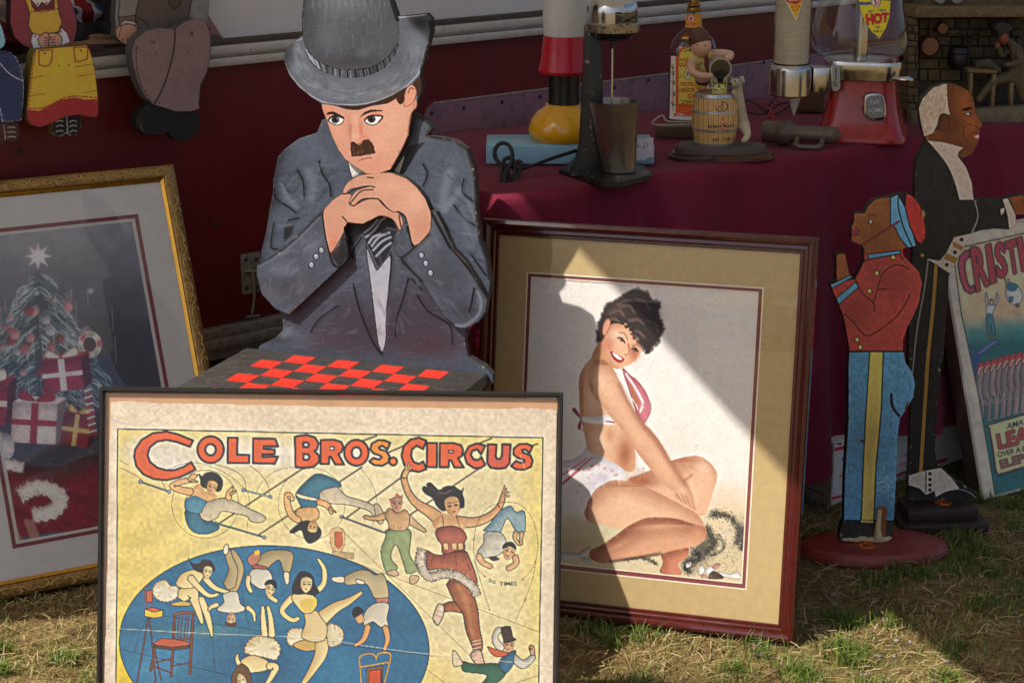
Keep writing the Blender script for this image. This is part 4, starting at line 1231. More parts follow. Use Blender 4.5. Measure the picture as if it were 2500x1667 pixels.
    # age: creases, foxing
    for p in ([(250,1110),(330,1010),(400,980)],[(236,1530),(500,1545),(760,1556),(1000,1590),(1360,1625)],[(960,1050),(1010,1030)],[(1270,1110),(1310,1230)],[(1060,985),(1110,1000)],[(270,1020),(340,1035),(420,1000)],[(1290,1010),(1350,950)]):
        cv.line(p, 1.6,'f6efe2', alpha=.55).line([(a + 1, b + 2) for a, b in p],1.2,'8a7a5e', alpha=.35)
    cv.crisp(7,.45).crisp(2,.3)
    cv.speck(2600,'6b5232',(0.6,1.8),.55,5).speck(700,'fff8ea',(0.6,1.6),.5,6)
    cv.grain(0.03,3,91)
    return cv

PC = Plane(on_level(1361,1975),3.0,15.0,-1.6)
poster = empty('framed_poster', matrix=PC.matrix())
tag(poster, 'framed circus poster with orange title and acrobats, leaning on the checker table','framed poster')
c = np.array(PC.pts([(244,942),(1373,960),(1365,1667),(238,1667)]))
fu0, fu1, fv1 = (c[0,0] + c[3,0]) / 2,(c[1,0] + c[2,0]) / 2,(c[0,1] + c[1,1]) / 2
M_blk = m_plain('black_metal_moulding', rgb('2a2724'),0.32,0.1,30.0, metal=0.35, bump=0.08, dirt=(rgb('8d8578'),0.70,0.80,80.0))
RW = 0.0075
frame_rails(poster, fu0, fu1,0.0, fv1,[(0.0,-0.014),(0.0,0.006),(0.0015,0.0085),(0.0045,0.0085),(0.0068,0.006),(RW, 0.0035),(RW, -0.014)], M_blk)
i0, i1, j0, j1 = fu0 + RW + 0.0003, fu1 - RW - 0.0003, RW + 0.0003, fv1 - RW - 0.0003
topc = [PC.px(a, b)[1] for a, b in ((262,956),(600,956),(900,966),(1150,968),(1355,974))]
us_ = [PC.px(a, b)[0] for a, b in ((262,956),(600,956),(900,966),(1150,968),(1355,974))]
pl = [(i1, j0),(i0, j0)] + [(i0, min(topc[0], j1))] + [(u, min(v, j1)) for u, v in zip(us_[1:-1], topc[1:-1])] + [(i1, min(topc[-1], j1))]
prism('cardboard_backing', pl[::-1],-0.0005,0.004, m_plain('brown_cardboard', rgb('b98d63'),0.9,0.12,12.0, bump=0.2), poster)
PO = [(270,980),(291,978),(296,975),(330,977),(334,981),(500,984),(700,989),(900,992),(1150,996),(1250,996),(1262,993),(1356,999)]
po = PC.pts(PO, 0.001)
outl = [(i0 + 0.0005, j0 + 0.002)] + [(max(u, i0 + 0.0005), v) for u, v in po] + [(i1 - 0.0005, po[-1][1]),(i1 - 0.0005, j0 + 0.002)]
_wr = lambda U, V: 0.0009 * np.sin(U * 31 + 3 * np.sin(V * 23)) * np.sin(V * 27 + 2 * np.sin(U * 17)) + 0.0005 * np.sin(U * 83 + V * 61) + 0.0005 * np.sin(V * 150 + 2 * np.sin(U * 12)) * np.exp(-((U - i0) / 0.05) ** 2)
paint_on('poster_print', PC, paint_circus(), i0, i1, j0, fv1 - 0.02,0.00110,0.0028, m_paint('poster_paper',0.65,0.02,160.0, bdist=0.0004), poster, outl, 0.70, _wr)
flat_sheet('glass', m_glass_pane('poster_glass',0.012, refl=0.7), poster, i0, i1, j0, j1,0.0058,0.0008)
def paint_pinup():
    cv = Canvas(1140,640,1880,1450,'efe9e2')
    gc = np.random.default_rng(44)
    def s_at(x, y):
        (a, b), = cv.P([(x, y)])
        a, b = int(a), int(b)
        return cv.a[b, a].copy() if 0 <= a < cv.w and 0 <= b < cv.h else None
    def charcoal(p, w, a):
        Q = catmull(p, 40, False)
        cv.line(p, w * .5,'3a3a3c', alpha=a * .6, soft=2)
        for i in range(int(len(Q) * w * .35)):
            q = Q[int(gc.random() * len(Q))] + gc.normal(0, w * 1.5,2)
            cv.blob(q[0], q[1],5,4,'1d1e22',.75 * a * gc.random() + .2, hard=2)
    cv.at(1350,660,3.484)
    # ground of the print: pale above, sand below
    cv.poly([(-800,1900),(-200,2050),(300,2130),(900,2250),(1250,2080),(1400,1900),(1700,1980),(1900,2100),(1900,2800),(-800,2800)],'dccba6', soft=22)
    cv.blob(1450,1900,250,130,'e9cfb6',.6).blob(400,2180,250,80,'cbbf98',.7).blob(1500,2450,200,130,'d6c39a',.8).blob(200,2330,300,70,'c8b98e',.7)
    cv.blob(1100,1500,400,250,'ece2d8',.6)
    SK, SD, SL = 'e6b795','96583e','f9dcc2'
    # charcoal shading on the sand
    for p, w, a in (([(1340,2080),(1430,2070),(1520,2110),(1580,2210),(1560,2320)],15,.75),([(1310,2190),(1340,2260),(1370,2320),(1300,2400)],16,.8),([(1400,2240),(1450,2310),(1440,2370),(1350,2420)],6,.6),([(1200,2380),(1250,2440),(1130,2500),(1160,2570)],15,.8),([(600,2450),(760,2440),(880,2490)],8,.6),([(1610,2180),(1620,2300),(1600,2370)],8,.6)):
        charcoal(p, w, a)
    cv.blob(1275,2350,70,120,'2c2c2e',.7).blob(1160,2480,60,60,'2c2c2e',.7).blob(1600,2250,50,110,'3a3c3e',.6).blob(1480,2260,60,110,'d9c9b0',.8)
    for i in range(500):
        g = RNG.random(3)
        cv.blob(1150 + 420 * g[0],2180 + 380 * g[1],6,5,'2a2a2c',.35 * g[2], hard=2)
    # far leg
    cv.poly([(640,1770),(700,1745),(830,1695),(1000,1618),(1150,1580),(1240,1578),(1330,1628),(1390,1710),(1392,1790),(1370,1862),(1340,1960),(1300,2070),(1255,2085),(1215,2090),(1150,2040),(1000,1980),(850,1910),(640,1830)], SK, smooth=5, shade=.55, rad=22, tone=SD)
    cv.line([(1110,1790),(1150,1760),(1180,1735)],3,'8a4a30', alpha=.7, soft=1).blob(1270,1680,70,70, SL, .5).blob(1200,1900,60,90, SL, .35).blob(760,1790,110,50,'9c5a3a',.7)
    cv.poly([(920,2420),(1000,2380),(1150,2355),(1135,2440),(1065,2495),(1092,2582),(915,2570),(935,2480)],'d08a6c', smooth=4, shade=.6, rad=12, tone='7d4030')
    # back and waist
    cv.poly([(430,700),(385,690),(330,740),(262,820),(226,900),(221,1000),(228,1200),(252,1330),(285,1480),(300,1600),(480,1650),(640,1710),(692,1690),(705,1600),(690,1500),(640,1300),(560,1000),(500,850)], SK, smooth=4, shade=.45, rad=22, tone=SD)
    cv.blob(330,1130,60,120, SL, .45).blob(380,1470,80,110, SL, .45).blob(610,1560,70,140,'9a5634',.75).blob(480,1400,40,60,'c08058',.5)
    # bikini top
    cv.poly([(590,835),(645,880),(740,962),(800,1060),(832,1170),(800,1260),(760,1300),(720,1250),(690,1150),(640,1000)],'cc7f8a', smooth=4, shade=.5, rad=9, tone='8a3c4c', edge=('7a3444',1.2))
    cv.line([(620,880),(700,1000),(760,1120),(740,1200)],6,'e9dfe0', alpha=.9).line([(660,1080),(700,1130),(720,1180)],2.5,'f0e6da').poly([(650,940),(690,1020),(730,1120),(700,1130),(660,1020)],'b87a58', smooth=3)
    for i in range(16): cv.line([(790 + 3 * i, 1010 + 16 * i),(812 + 3 * i, 1000 + 16 * i)],1.2,'d6c8c4', alpha=.6)
    cv.poly([(240,1242),(340,1245),(470,1228),(530,1300),(480,1312),(330,1300),(240,1278)],'ede8e4', smooth=3, shade=.4, rad=6, tone='a8a0a4').line([(450,1280),(520,1290)],4,'b54a62')
    for p in ([(240,1255),(190,1170),(165,1190),(235,1262)],[(238,1262),(215,1310),(210,1345),(235,1350),(240,1290)]): cv.poly(p, 'a84a60', smooth=4, shade=.4, rad=4)
    # thigh, then the folded lower leg
    cv.poly([(262,2040),(300,1920),(400,1832),(500,1785),(620,1790),(850,1868),(1100,1998),(1230,2075),(1300,2190),(1290,2240),(1180,2170),(1050,2115),(900,2105),(780,2115),(640,2175),(560,2196),(420,2160),(310,2140)],'eabd9a', smooth=4, shade=.6, rad=24, tone='94553a')
    cv.blob(600,1960,170,70,'f0c6a4',.65,18).blob(430,2040,110,60,'eec29e',.5).blob(1000,2060,120,40,'eab894',.4,20)
    cv.poly([(1300,2200),(1290,2290),(1200,2345),(1050,2372),(900,2412),(700,2440),(500,2472),(430,2490),(320,2450),(318,2380),(420,2330),(560,2230),(640,2172),(780,2108),(900,2098),(1050,2108),(1180,2150),(1260,2170)],'dda682', smooth=4, shade=.7, rad=24, tone='74392a')
    cv.blob(900,2170,190,34,'e8b48e',.6,-6).blob(560,2330,120,26,'e2ab84',.5,-30).blob(1230,2230,50,60,'e6a884',.55).line([(480,2475),(700,2440),(920,2405)],5,'2a1a18', alpha=.75, soft=2)
    cv.line([(640,2185),(760,2120),(880,2104)],3,'8a4a30', alpha=.6, soft=2)
    # shorts with red trim
    cv.poly([(-100,1690),(75,1620),(180,1598),(260,1540),(285,1470),(300,1530),(360,1560),(470,1610),(600,1690),(612,1760),(500,1782),(380,1842),(300,1960),(268,2045),(200,2062),(60,2055),(-100,2030)],'ece6e6', smooth=3, shade=.4, rad=14, tone='8f88a0')
    cv.blob(420,1760,60,50,'b9b0c4',.6).blob(330,1820,50,60,'c6bccb',.5).line([(280,1700),(360,1640),(440,1610)],3,'cdbfc8')
    for p in ([(75,1735),(180,1670),(280,1600)],[(85,1800),(200,1700),(330,1590)],[(0,1880),(110,1790),(230,1690)]): cv.line(p, 3.4,'c9565e', alpha=.8)
    for x, y in ((330,1660),(385,1650),(440,1680),(500,1700),(540,1735),(260,1690),(310,1690)): cv.blob(x, y, 14,12,'c2707e',.6)
    for x, y in ((225,1830),(300,1760),(200,1880),(330,1730),(520,1740)): cv.blob(x, y, 9,9,'8a7f92',.5)
    puff(cv, [(690,1720),(730,1700),(770,1690)],26,'e8d9d0', None, 14,4)
    # shoe ribbon
    for p in ([(200,2420),(270,2360),(320,2350),(290,2420)],[(240,2440),(300,2440),(320,2490),(260,2480)],[(60,2390),(200,2400),(220,2440),(60,2460)]): cv.poly(p, 'd9d2c2', smooth=3, shade=.5, rad=5)
    # arm down to the ankle
    cv.poly([(302,860),(325,790),(380,752),(440,762),(500,815),(560,925),(640,1100),(740,1262),(830,1355),(900,1440),(962,1540),(1050,1705),(1150,1828),(1190,1918),(1207,2000),(1215,2042),(1165,2012),(1100,1970),(1040,1925),(1035,1880),(1000,1862),(900,1772),(830,1690),(740,1580),(645,1440),(560,1320),(480,1230),(400,1130),(330,1040),(304,960)],'e8b896', smooth=4, shade=.55, rad=22, tone='84462c')
    cv.blob(400,930,70,130,'f1cba8',.7,-20).blob(700,1390,34,110,'edbf98',.6,-38).blob(950,1680,30,110,'e9b891',.5,-38).blob(1090,1880,45,50,'f0c8a8',.6)
    cv.line([(560,960),(650,1130),(740,1280),(880,1450),(1000,1640),(1130,1820)],8,'6b321f', alpha=.45, soft=5)
    for p in ([(1050,1890),(1090,1960)],[(1085,1890),(1130,1975)],[(1120,1900),(1165,2000)]): cv.line(p, 2,'9a5a40', alpha=.6)
    cv.blob(312,900,34,120,'d9a885',.75)
    # head
    cv.poly([(330,740),(385,620),(430,560),(520,700),(560,830),(500,820),(430,760)],'d39a70', smooth=3, shade=.4, rad=12, tone=SD)
    hair = [(368,612),(388,470),(425,360),(470,285),(555,250),(615,200),(690,165),(790,185),(835,250),(905,290),(892,370),(932,470),(922,545),(862,640),(800,692),(770,645),(720,590),(650,525),(600,465),(545,438),(490,480),(465,525),(430,592),(400,600)]
    cv.poly(hair, '33282a', smooth=4, soft=2)
    cv.poly([(440,560),(480,470),(545,440),(640,462),(700,545),(762,620),(742,700),(692,772),(622,812),(560,832),(508,790),(440,700),(420,620)],'e8b592', smooth=4, shade=.5, rad=16, tone='9a5640')
    cv.blob(540,540,70,50,'f3d2b4',.7).blob(470,640,45,50,'d97a62',.55).blob(690,700,45,60,'a85a40',.7).blob(560,650,40,40,'f0c4a2',.5)
    # curls
    for p, w in (([(655,505),(690,485),(730,480),(790,520),(830,600)],6),([(620,480),(700,440),(800,470),(880,560)],7),([(740,600),(780,610),(820,650)],4),([(612,470),(650,485),(690,540)],4),([(430,480),(420,560),(400,600)],4),([(470,460),(530,440),(600,455)],5)):
        cv.line(p, w, '2c2322')
    for p in ([(480,360),(560,330),(600,380)],[(560,300),(640,290),(690,350)],[(640,420),(720,410),(770,450)],[(450,420),(510,400),(560,430)],[(700,240),(780,260),(820,330)],[(800,420),(870,450),(890,520)],[(690,510),(730,515),(770,560)],[(540,280),(600,250),(660,250)]):
        cv.line(p, 5,'6b5450', alpha=.8, soft=2).line([(a + 6, b + 14) for a, b in p],2.4,'98796a', alpha=.6, soft=1).line([(a + 10, b - 16) for a, b in p],3,'1c1416', alpha=.6, soft=1)
    g = np.random.default_rng(4)
    hp = catmull(hair, 8)
    for i in range(150):
        p = hp[int(g.random() * 17 * 8)] + g.normal(0,7,2)
        if p[0] > 480 or p[1] < 560: cv.blob(p[0], p[1],13,12,'2e2426',.5, hard=1.3)
    cv.blob(840,400,80,130,'1a1c2c',.5).blob(520,340,70,70,'5c463e',.5).blob(640,260,60,40,'4e3c3a',.5)
    cv.poly([(430,450),(468,408),(488,440),(470,500),(440,550),(420,530)],'dd9a7c', smooth=4, edge=('7a3a28',1.2), shade=.3, rad=5)
    for e, br in (([(548,572),(580,575),(610,612)],[(560,528),(605,535),(636,590)]),([(668,668),(695,660),(722,690)],[(672,640),(715,632),(758,668)])):
        cv.blob(e[1][0] + 1, e[1][1] + 14,19,9,'f4eee6',.95,38).line(e, 3.6,'2a1a18').line(br, 1.6,'5a3c30'); cv.blob(e[1][0] + 3, e[1][1] + 15,13,13,'241614',1)
    cv.line([(640,620),(645,690),(610,720)],2.4,'9a5038', alpha=.8).blob(625,690,16,20,'f3cfae',.7)
    cv.poly([(488,688),(535,706),(605,752),(585,782),(545,778),(505,740)],'a8222a', smooth=3).poly([(505,697),(550,718),(590,755),(560,758),(525,735)],'f2ece4', smooth=3)
    # scraps at the foot
    for p, c in (([(1130,2490),(1165,2475),(1180,2500),(1135,2530)],'e6e0d6'),([(1230,2530),(1270,2500),(1290,2560),(1240,2590)],'ece7e0'),([(1290,2545),(1340,2510),(1380,2540),(1320,2580)],'f0ece6'),([(1350,2520),(1400,2485),(1425,2500),(1380,2540)],'cf9a8e'),([(1320,2600),(1360,2550),(1440,2590),(1440,2620),(1330,2620)],'5a4a44'),([(1400,2550),(1500,2580),(1560,2555),(1600,2600),(1590,2620),(1450,2600)],'ece8e2'),([(1260,2580),(1310,2590),(1300,2620),(1260,2610)],'d9a89a')):
        cv.poly(p, c, smooth=2, shade=.4, rad=4, edge=('6b5a50',.8))
    for i in range(1500):
        x, y, l = gc.uniform(200,1420), gc.uniform(700,2600), gc.uniform(12,40)
        a = gc.uniform(.3,1.4)
        q = s_at(x, y)
        if q is not None: cv.line([(x, y),(x + l * math.cos(a), y + l * math.sin(a))],2.2, np.clip(q * gc.uniform(.9,1.1),0,1) * 255, smooth=0, alpha=.5, soft=1)
    cv.crisp(9,.35)
    cv.grain(0.03,10,3).grain(0.06,2,8).speck(3200,'5a4232',(0.6,1.7),.6,9)
    return cv

pin = empty('pin_up_picture', matrix=PP.matrix())
tag(pin, 'framed pin-up print of a seated woman in white shorts, mahogany frame, tan mat','framed picture')
pu0, pu1, pv0, pv1 = -0.586,0.003,0.0,0.709
M_mah = m_plain('red_mahogany_lacquer', rgb('4a1514'),0.2,0.18,9.0, bump=0.06, coat=0.6, dirt=(rgb('3a0f10'),0.5,0.75,18.0))
prof = [(0.0,-0.012),(0.0,0.012),(0.002,0.0155),(0.008,0.018),(0.0125,0.0165),(0.015,0.0135),(0.0155,0.0120),(0.021,0.0125),(0.0235,0.0105),(0.024,0.0085),(0.0275,0.0085),(0.029,0.0065),(0.029,-0.012)]
frame_rails(pin, pu0, pu1, pv0, pv1, prof, M_mah)
pr = np.array(PP.pts([(1298.5,677),(1852,713),(1810,1422.4)]))
mr = np.array(PP.pts([(1288.5,664.7),(1865,703),(1821.4,1437)]))
a0, a1, b1, b0 = pr[0,0], pr[1:, 0].mean(), pr[:2,1].mean(), pr[2,1]
m0, m1, n1, n0 = mr[0,0], mr[1:, 0].mean(), mr[:2,1].mean(), mr[2,1]
flat_sheet('backing_board', M_hard, pin, pu0 + 0.006, pu1 - 0.006, pv0 + 0.006, pv1 - 0.006,-0.002,0.004)
M_cream = m_plain('cream_card_bevel', rgb('f0e3c6'),0.8)
M_tan = m_plain('tan_mat_board', rgb('bfa470'),0.75,0.07,45.0, bump=0.3, bscale=350, dirt=(rgb('8d7448'),0.66,0.8,120.0))
M_mar = m_plain('maroon_mat_board', rgb('7d3540'),0.75,0.05,40.0)
e = 0.0009
mat_window('maroon_mat', M_mar, pin, m0 - 0.02, m1 + 0.02, n0 - 0.02, n1 + 0.02, a0, a1, b0, b1,0.0012)
mat_window('cream_bevel', M_cream, pin, a0 - 0.0025, a1 + 0.0025, b0 - 0.0025, b1 + 0.0025, a0 - e + 0.0006, a1 + e - 0.0006, b0 - e + 0.0006, b1 + e - 0.0006,0.0009,0.0004)
mat_window('inner_bevel', M_cream, pin, a0 - 0.0010, a1 + 0.0010, b0 - 0.0010, b1 + 0.0010, a0 + 0.0012, a1 - 0.0012, b0 + 0.0012, b1 - 0.0012,0.0016,0.0003)
mat_window('outer_bevel', M_cream, pin, m0 - 0.0010, m1 + 0.0010, n0 - 0.0010, n1 + 0.0010, m0 + 0.0015, m1 - 0.0015, n0 + 0.0015, n1 - 0.0015,0.0031,0.0002)
mat_window('tan_mat', M_tan, pin, pu0 + 0.027, pu1 - 0.027, pv0 + 0.027, pv1 - 0.027, m0, m1, n0, n1,0.0028)
paint_on('print', PP, paint_pinup(), a0 - 0.001, a1 + 0.001, b0 - 0.001, b1 + 0.001,0.00095,0.0003, M_print, pin, None, 0.95)
flat_sheet('glass', m_glass_pane('dusty_picture_glass',0.010), pin, pu0 + 0.028, pu1 - 0.028, pv0 + 0.028, pv1 - 0.028,0.0052,0.0008)

# magenta cloth caught behind the frame's edge
bm = bmesh.new()
bmesh.ops.create_icosphere(bm, subdivisions=4, radius=1.0)
for v in bm.verts:
    c_ = v.co.copy()
    n_ = 0.10 * math.sin(9 * c_.x + 5 * c_.z) + 0.09 * math.sin(14 * c_.z + 4 * c_.x) + .05 * math.sin(31 * c_.x + 27 * c_.z)
    v.co = Vector((c_.x * 0.020, c_.y * 0.009, c_.z * 0.026)) * (1 + n_)
pk = PP.px(1160,825,-0.02)
bm.transform(Matrix.Translation((pu0 + 0.004,0.021, pk[1])))
o = from_bm('pink_duster', bm, m_plain('magenta_chenille', rgb('c2286a'),0.95,0.25,120.0, bump=0.9, bscale=200), None, smooth=True)
o.matrix_world = PP.matrix()
tag(o, 'small bright magenta cloth showing between the cut-out figure and mahogany frame','cloth')
# ================================================================== painted cut-out of a man in a bowler hat at a checker table
h_ = lambda L: [(600 + x / 3.485, y / 3.485) for x, y in L]
b_ = lambda L: [(600 + x / 2.8,400 + y / 2.8) for x, y in L]
HT = 0.49
CB = on_level(1193,905, HT)
PB = Plane((CB[0], CB[1],0.0),-20.0)
TORSO = h_([(700,1000),(650,1020),(605,1130),(450,1180),(330,1270),(272,1335),(245,1500)]) + b_([(190,100),(186,200),(160,330),(135,480),(108,580),(95,680),(120,820),(200,960),(252,1050),(256,1130),(200,1190),(100,1238),(40,1330),(1690,1500),(1690,1440),(1640,1385),(1520,1310),(1500,1210),(1512,1130),(1600,1010),(1655,940),(1675,790),(1655,650),(1605,510),(1582,330),(1575,150),(1562,20)]) + h_([(1930,1400),(1890,1268),(1780,1190),(1548,1150),(1592,1095),(1560,1035),(1480,988),(1400,950),(1300,900)])
HEAD = [(480,300),(475,150),(490,0),(540,-110),(680,-190),(860,-210),(1050,-180),(1180,-100),(1250,20),(1290,140),(1420,130),(1540,115),(1580,160),(1585,270),(1540,450),(1480,650),(1502,740),(1490,800),(1465,840),(1460,910),(1420,960),(1400,1060),(1388,1150),(1330,1280),(1240,1440),(1150,1490),(1030,1482),(930,1420),(850,1360),(790,1280),(730,1150),(690,1030),(660,960),(640,880),(560,830),(450,740),(370,640),(330,540),(325,470),(350,410),(410,360)]
ARMS = [(75,690),(150,650),(270,560),(450,380),(550,295),(600,240),(660,200),(680,130),(760,80),(830,68),(990,58),(1100,100),(1170,160),(1230,240),(1262,322),(1300,330),(1350,420),(1420,580),(1500,660),(1600,820),(1652,930),(1640,1010),(1590,1080),(1500,1127),(1430,1112),(1330,1010),(1200,805),(1060,655),(1005,600),(1010,490),(1042,462),(1000,375),(915,355),(800,412),(700,402),(670,440),(690,540),(700,650),(640,712),(300,1032),(200,990),(110,890),(75,760)]

def paint_torso():
    cv = Canvas(610,250,1215,960,'525a68')
    cv.grain(0.10,50,41).grain(0.10,8,42)
    cv.at(600,400,2.8)
    g = np.random.default_rng(5)
    # darker, purplish and thinly painted below
    for x, y, rx, ry, c, a in ((900,1150,600,190,'3a343f',.9),(1200,1000,260,220,'3f3844',.8),(1280,1230,180,90,'47363f',.8),(700,1000,150,150,'403c48',.7),(330,1180,130,60,'626b78',.7),(600,1190,160,60,'4a3f4c',.6),(230,1200,90,30,'3a3c44',.7)):
        cv.blob(x, y, rx, ry, c, a)
    for i in range(900):                      # dry brush
        x, y, l = g.uniform(60,1650), g.uniform(30,1380), g.uniform(20,90)
        cv.line([(x, y),(x + l, y + g.normal(0,2))],.8,'9a949c' if g.random() < .5 else '2a2c34', smooth=0, alpha=g.uniform(.1,.5))
    K = '17171b'
    # collar, shirt, tie
    cv.poly([(700,0),(725,95),(820,75),(860,40),(900,-40),(700,-60)],'f0ede6', edge=(K, 1.5))
    cv.poly([(1080,-60),(1000,60),(1050,75),(1110,-10)],'d9d4c6', edge=(K, 1.5))
    cv.poly([(1110,-120),(1040,90),(1090,60),(1180,-90),(1230,-150)],'2c2f3a')
    cv.poly([(820,560),(880,700),(905,720),(985,620),(985,740),(955,1100),(960,1170),(935,1290),(905,1230),(890,1120),(875,1000),(845,760)],'aeb2bd', smooth=2, edge=(K, 2), mottle=.06)
    cv.blob(930,1000,30,160,'c2bfc9',.6)
    cv.poly([(700,420),(800,400),(920,340),(1010,380),(1050,450),(1000,560),(960,640),(905,700),(860,600),(820,540),(800,460),(740,560),(700,520)],'2b2a34', smooth=2)
    for i, p in enumerate(([(810,470),(860,430),(900,380)],[(820,500),(880,450),(920,390),(950,370)],[(860,560),(910,500),(980,470)],[(870,590),(930,530),(990,500)],[(890,630),(950,570),(990,540)],[(840,540),(870,500),(920,480)])):
        cv.line(p, 6.5,'7f8794', alpha=.9).line(p, 1.6,'b9c0cb')
    # lapels and seams
    for p, w in (([(735,820),(760,940),(800,1060),(870,1220),(930,1300)],4.5),([(735,650),(730,600),(790,500)],4),([(1110,780),(1075,920),(1030,1060),(1020,1180)],4),([(990,600),(995,700),(960,1000)],2.5),([(500,-20),(520,60),(570,140),(580,220)],4),([(1210,0),(1240,70),(1210,150)],4),([(350,40),(390,120),(398,230)],4),([(250,120),(290,190)],3),([(190,170),(210,240),(300,300),(340,330)],4),([(290,385),(360,370)],3.5),([(190,400),(170,560),(215,580)],3.5),([(1130,780),(1200,860)],3),([(1170,900),(1250,1010),(1390,1100),(1410,1230)],4),([(440,1150),(510,1050),(630,970)],3),([(1490,100),(1480,190),(1560,260)],3.5),([(1420,280),(1500,380),(1570,420)],4),([(1540,620),(1640,760)],4)):
        cv.line([(a + 8, b + 5) for a, b in p], w * 2.2,'2c2f37', alpha=.5, soft=3).line(p, w * .95, K)
    cv.poly([(260,430),(330,420),(310,500),(260,530)],'1d1d22', soft=2, alpha=.8)
    for p in ([(470,0),(600,10),(680,-40)],[(540,150),(620,60),(690,60)],[(800,560),(760,640),(760,740)]): cv.line(p, 2,'a6adb9', alpha=.25)
    for p, w, c in (([(240,120),(280,220),(350,300)],12,'7e8794'),([(430,50),(460,140),(450,240)],18,'717a87'),([(1390,60),(1360,180),(1340,280)],22,'7c8592'),([(1460,180),(1400,260),(1350,330)],16,'858e9c'),([(1480,320),(1520,460),(1540,560)],18,'69727f'),([(180,330),(150,480),(130,600)],14,'6d7683'),([(300,1140),(260,1170)],16,'7b8491')):
        cv.line(p, w, c, alpha=.6, soft=5)
    for i in range(260):                      # broad loaded strokes
        x, y, l = g.uniform(100,1620), g.uniform(20,1180), g.uniform(40,120)
        a = g.normal(-.5 if x < 800 else .6,.5)
        cv.line([(x, y),(x + l * math.cos(a) * .5, y + l * math.sin(a) * .5 + 4),(x + l * math.cos(a), y + l * math.sin(a))], g.uniform(4,9),('6f7885','7d8795','343841','2a2d35')[int(g.integers(4))], alpha=g.uniform(.12,.35) * (1 if y < 800 else .6), soft=1)
    # dark sawn rim
    P = TORSO
    cv.at(0,0,1).line(P[28:46],13,'1c1a1b', alpha=.9, soft=2, smooth=0)
    cv.line([(p[0] - 7, p[1] + 4) for p in P[30:44]],3,'9a938c', alpha=.35, soft=2)
    cv.line(P[2:10],2.5,'9aa1ac', alpha=.6, smooth=0)
    cv.speck(500,'d9d3cb',(.6,1.6),.5,12)
    cv.crisp(3,.35)
    chips(cv, TORSO, 150,'a89880',4)
    return cv

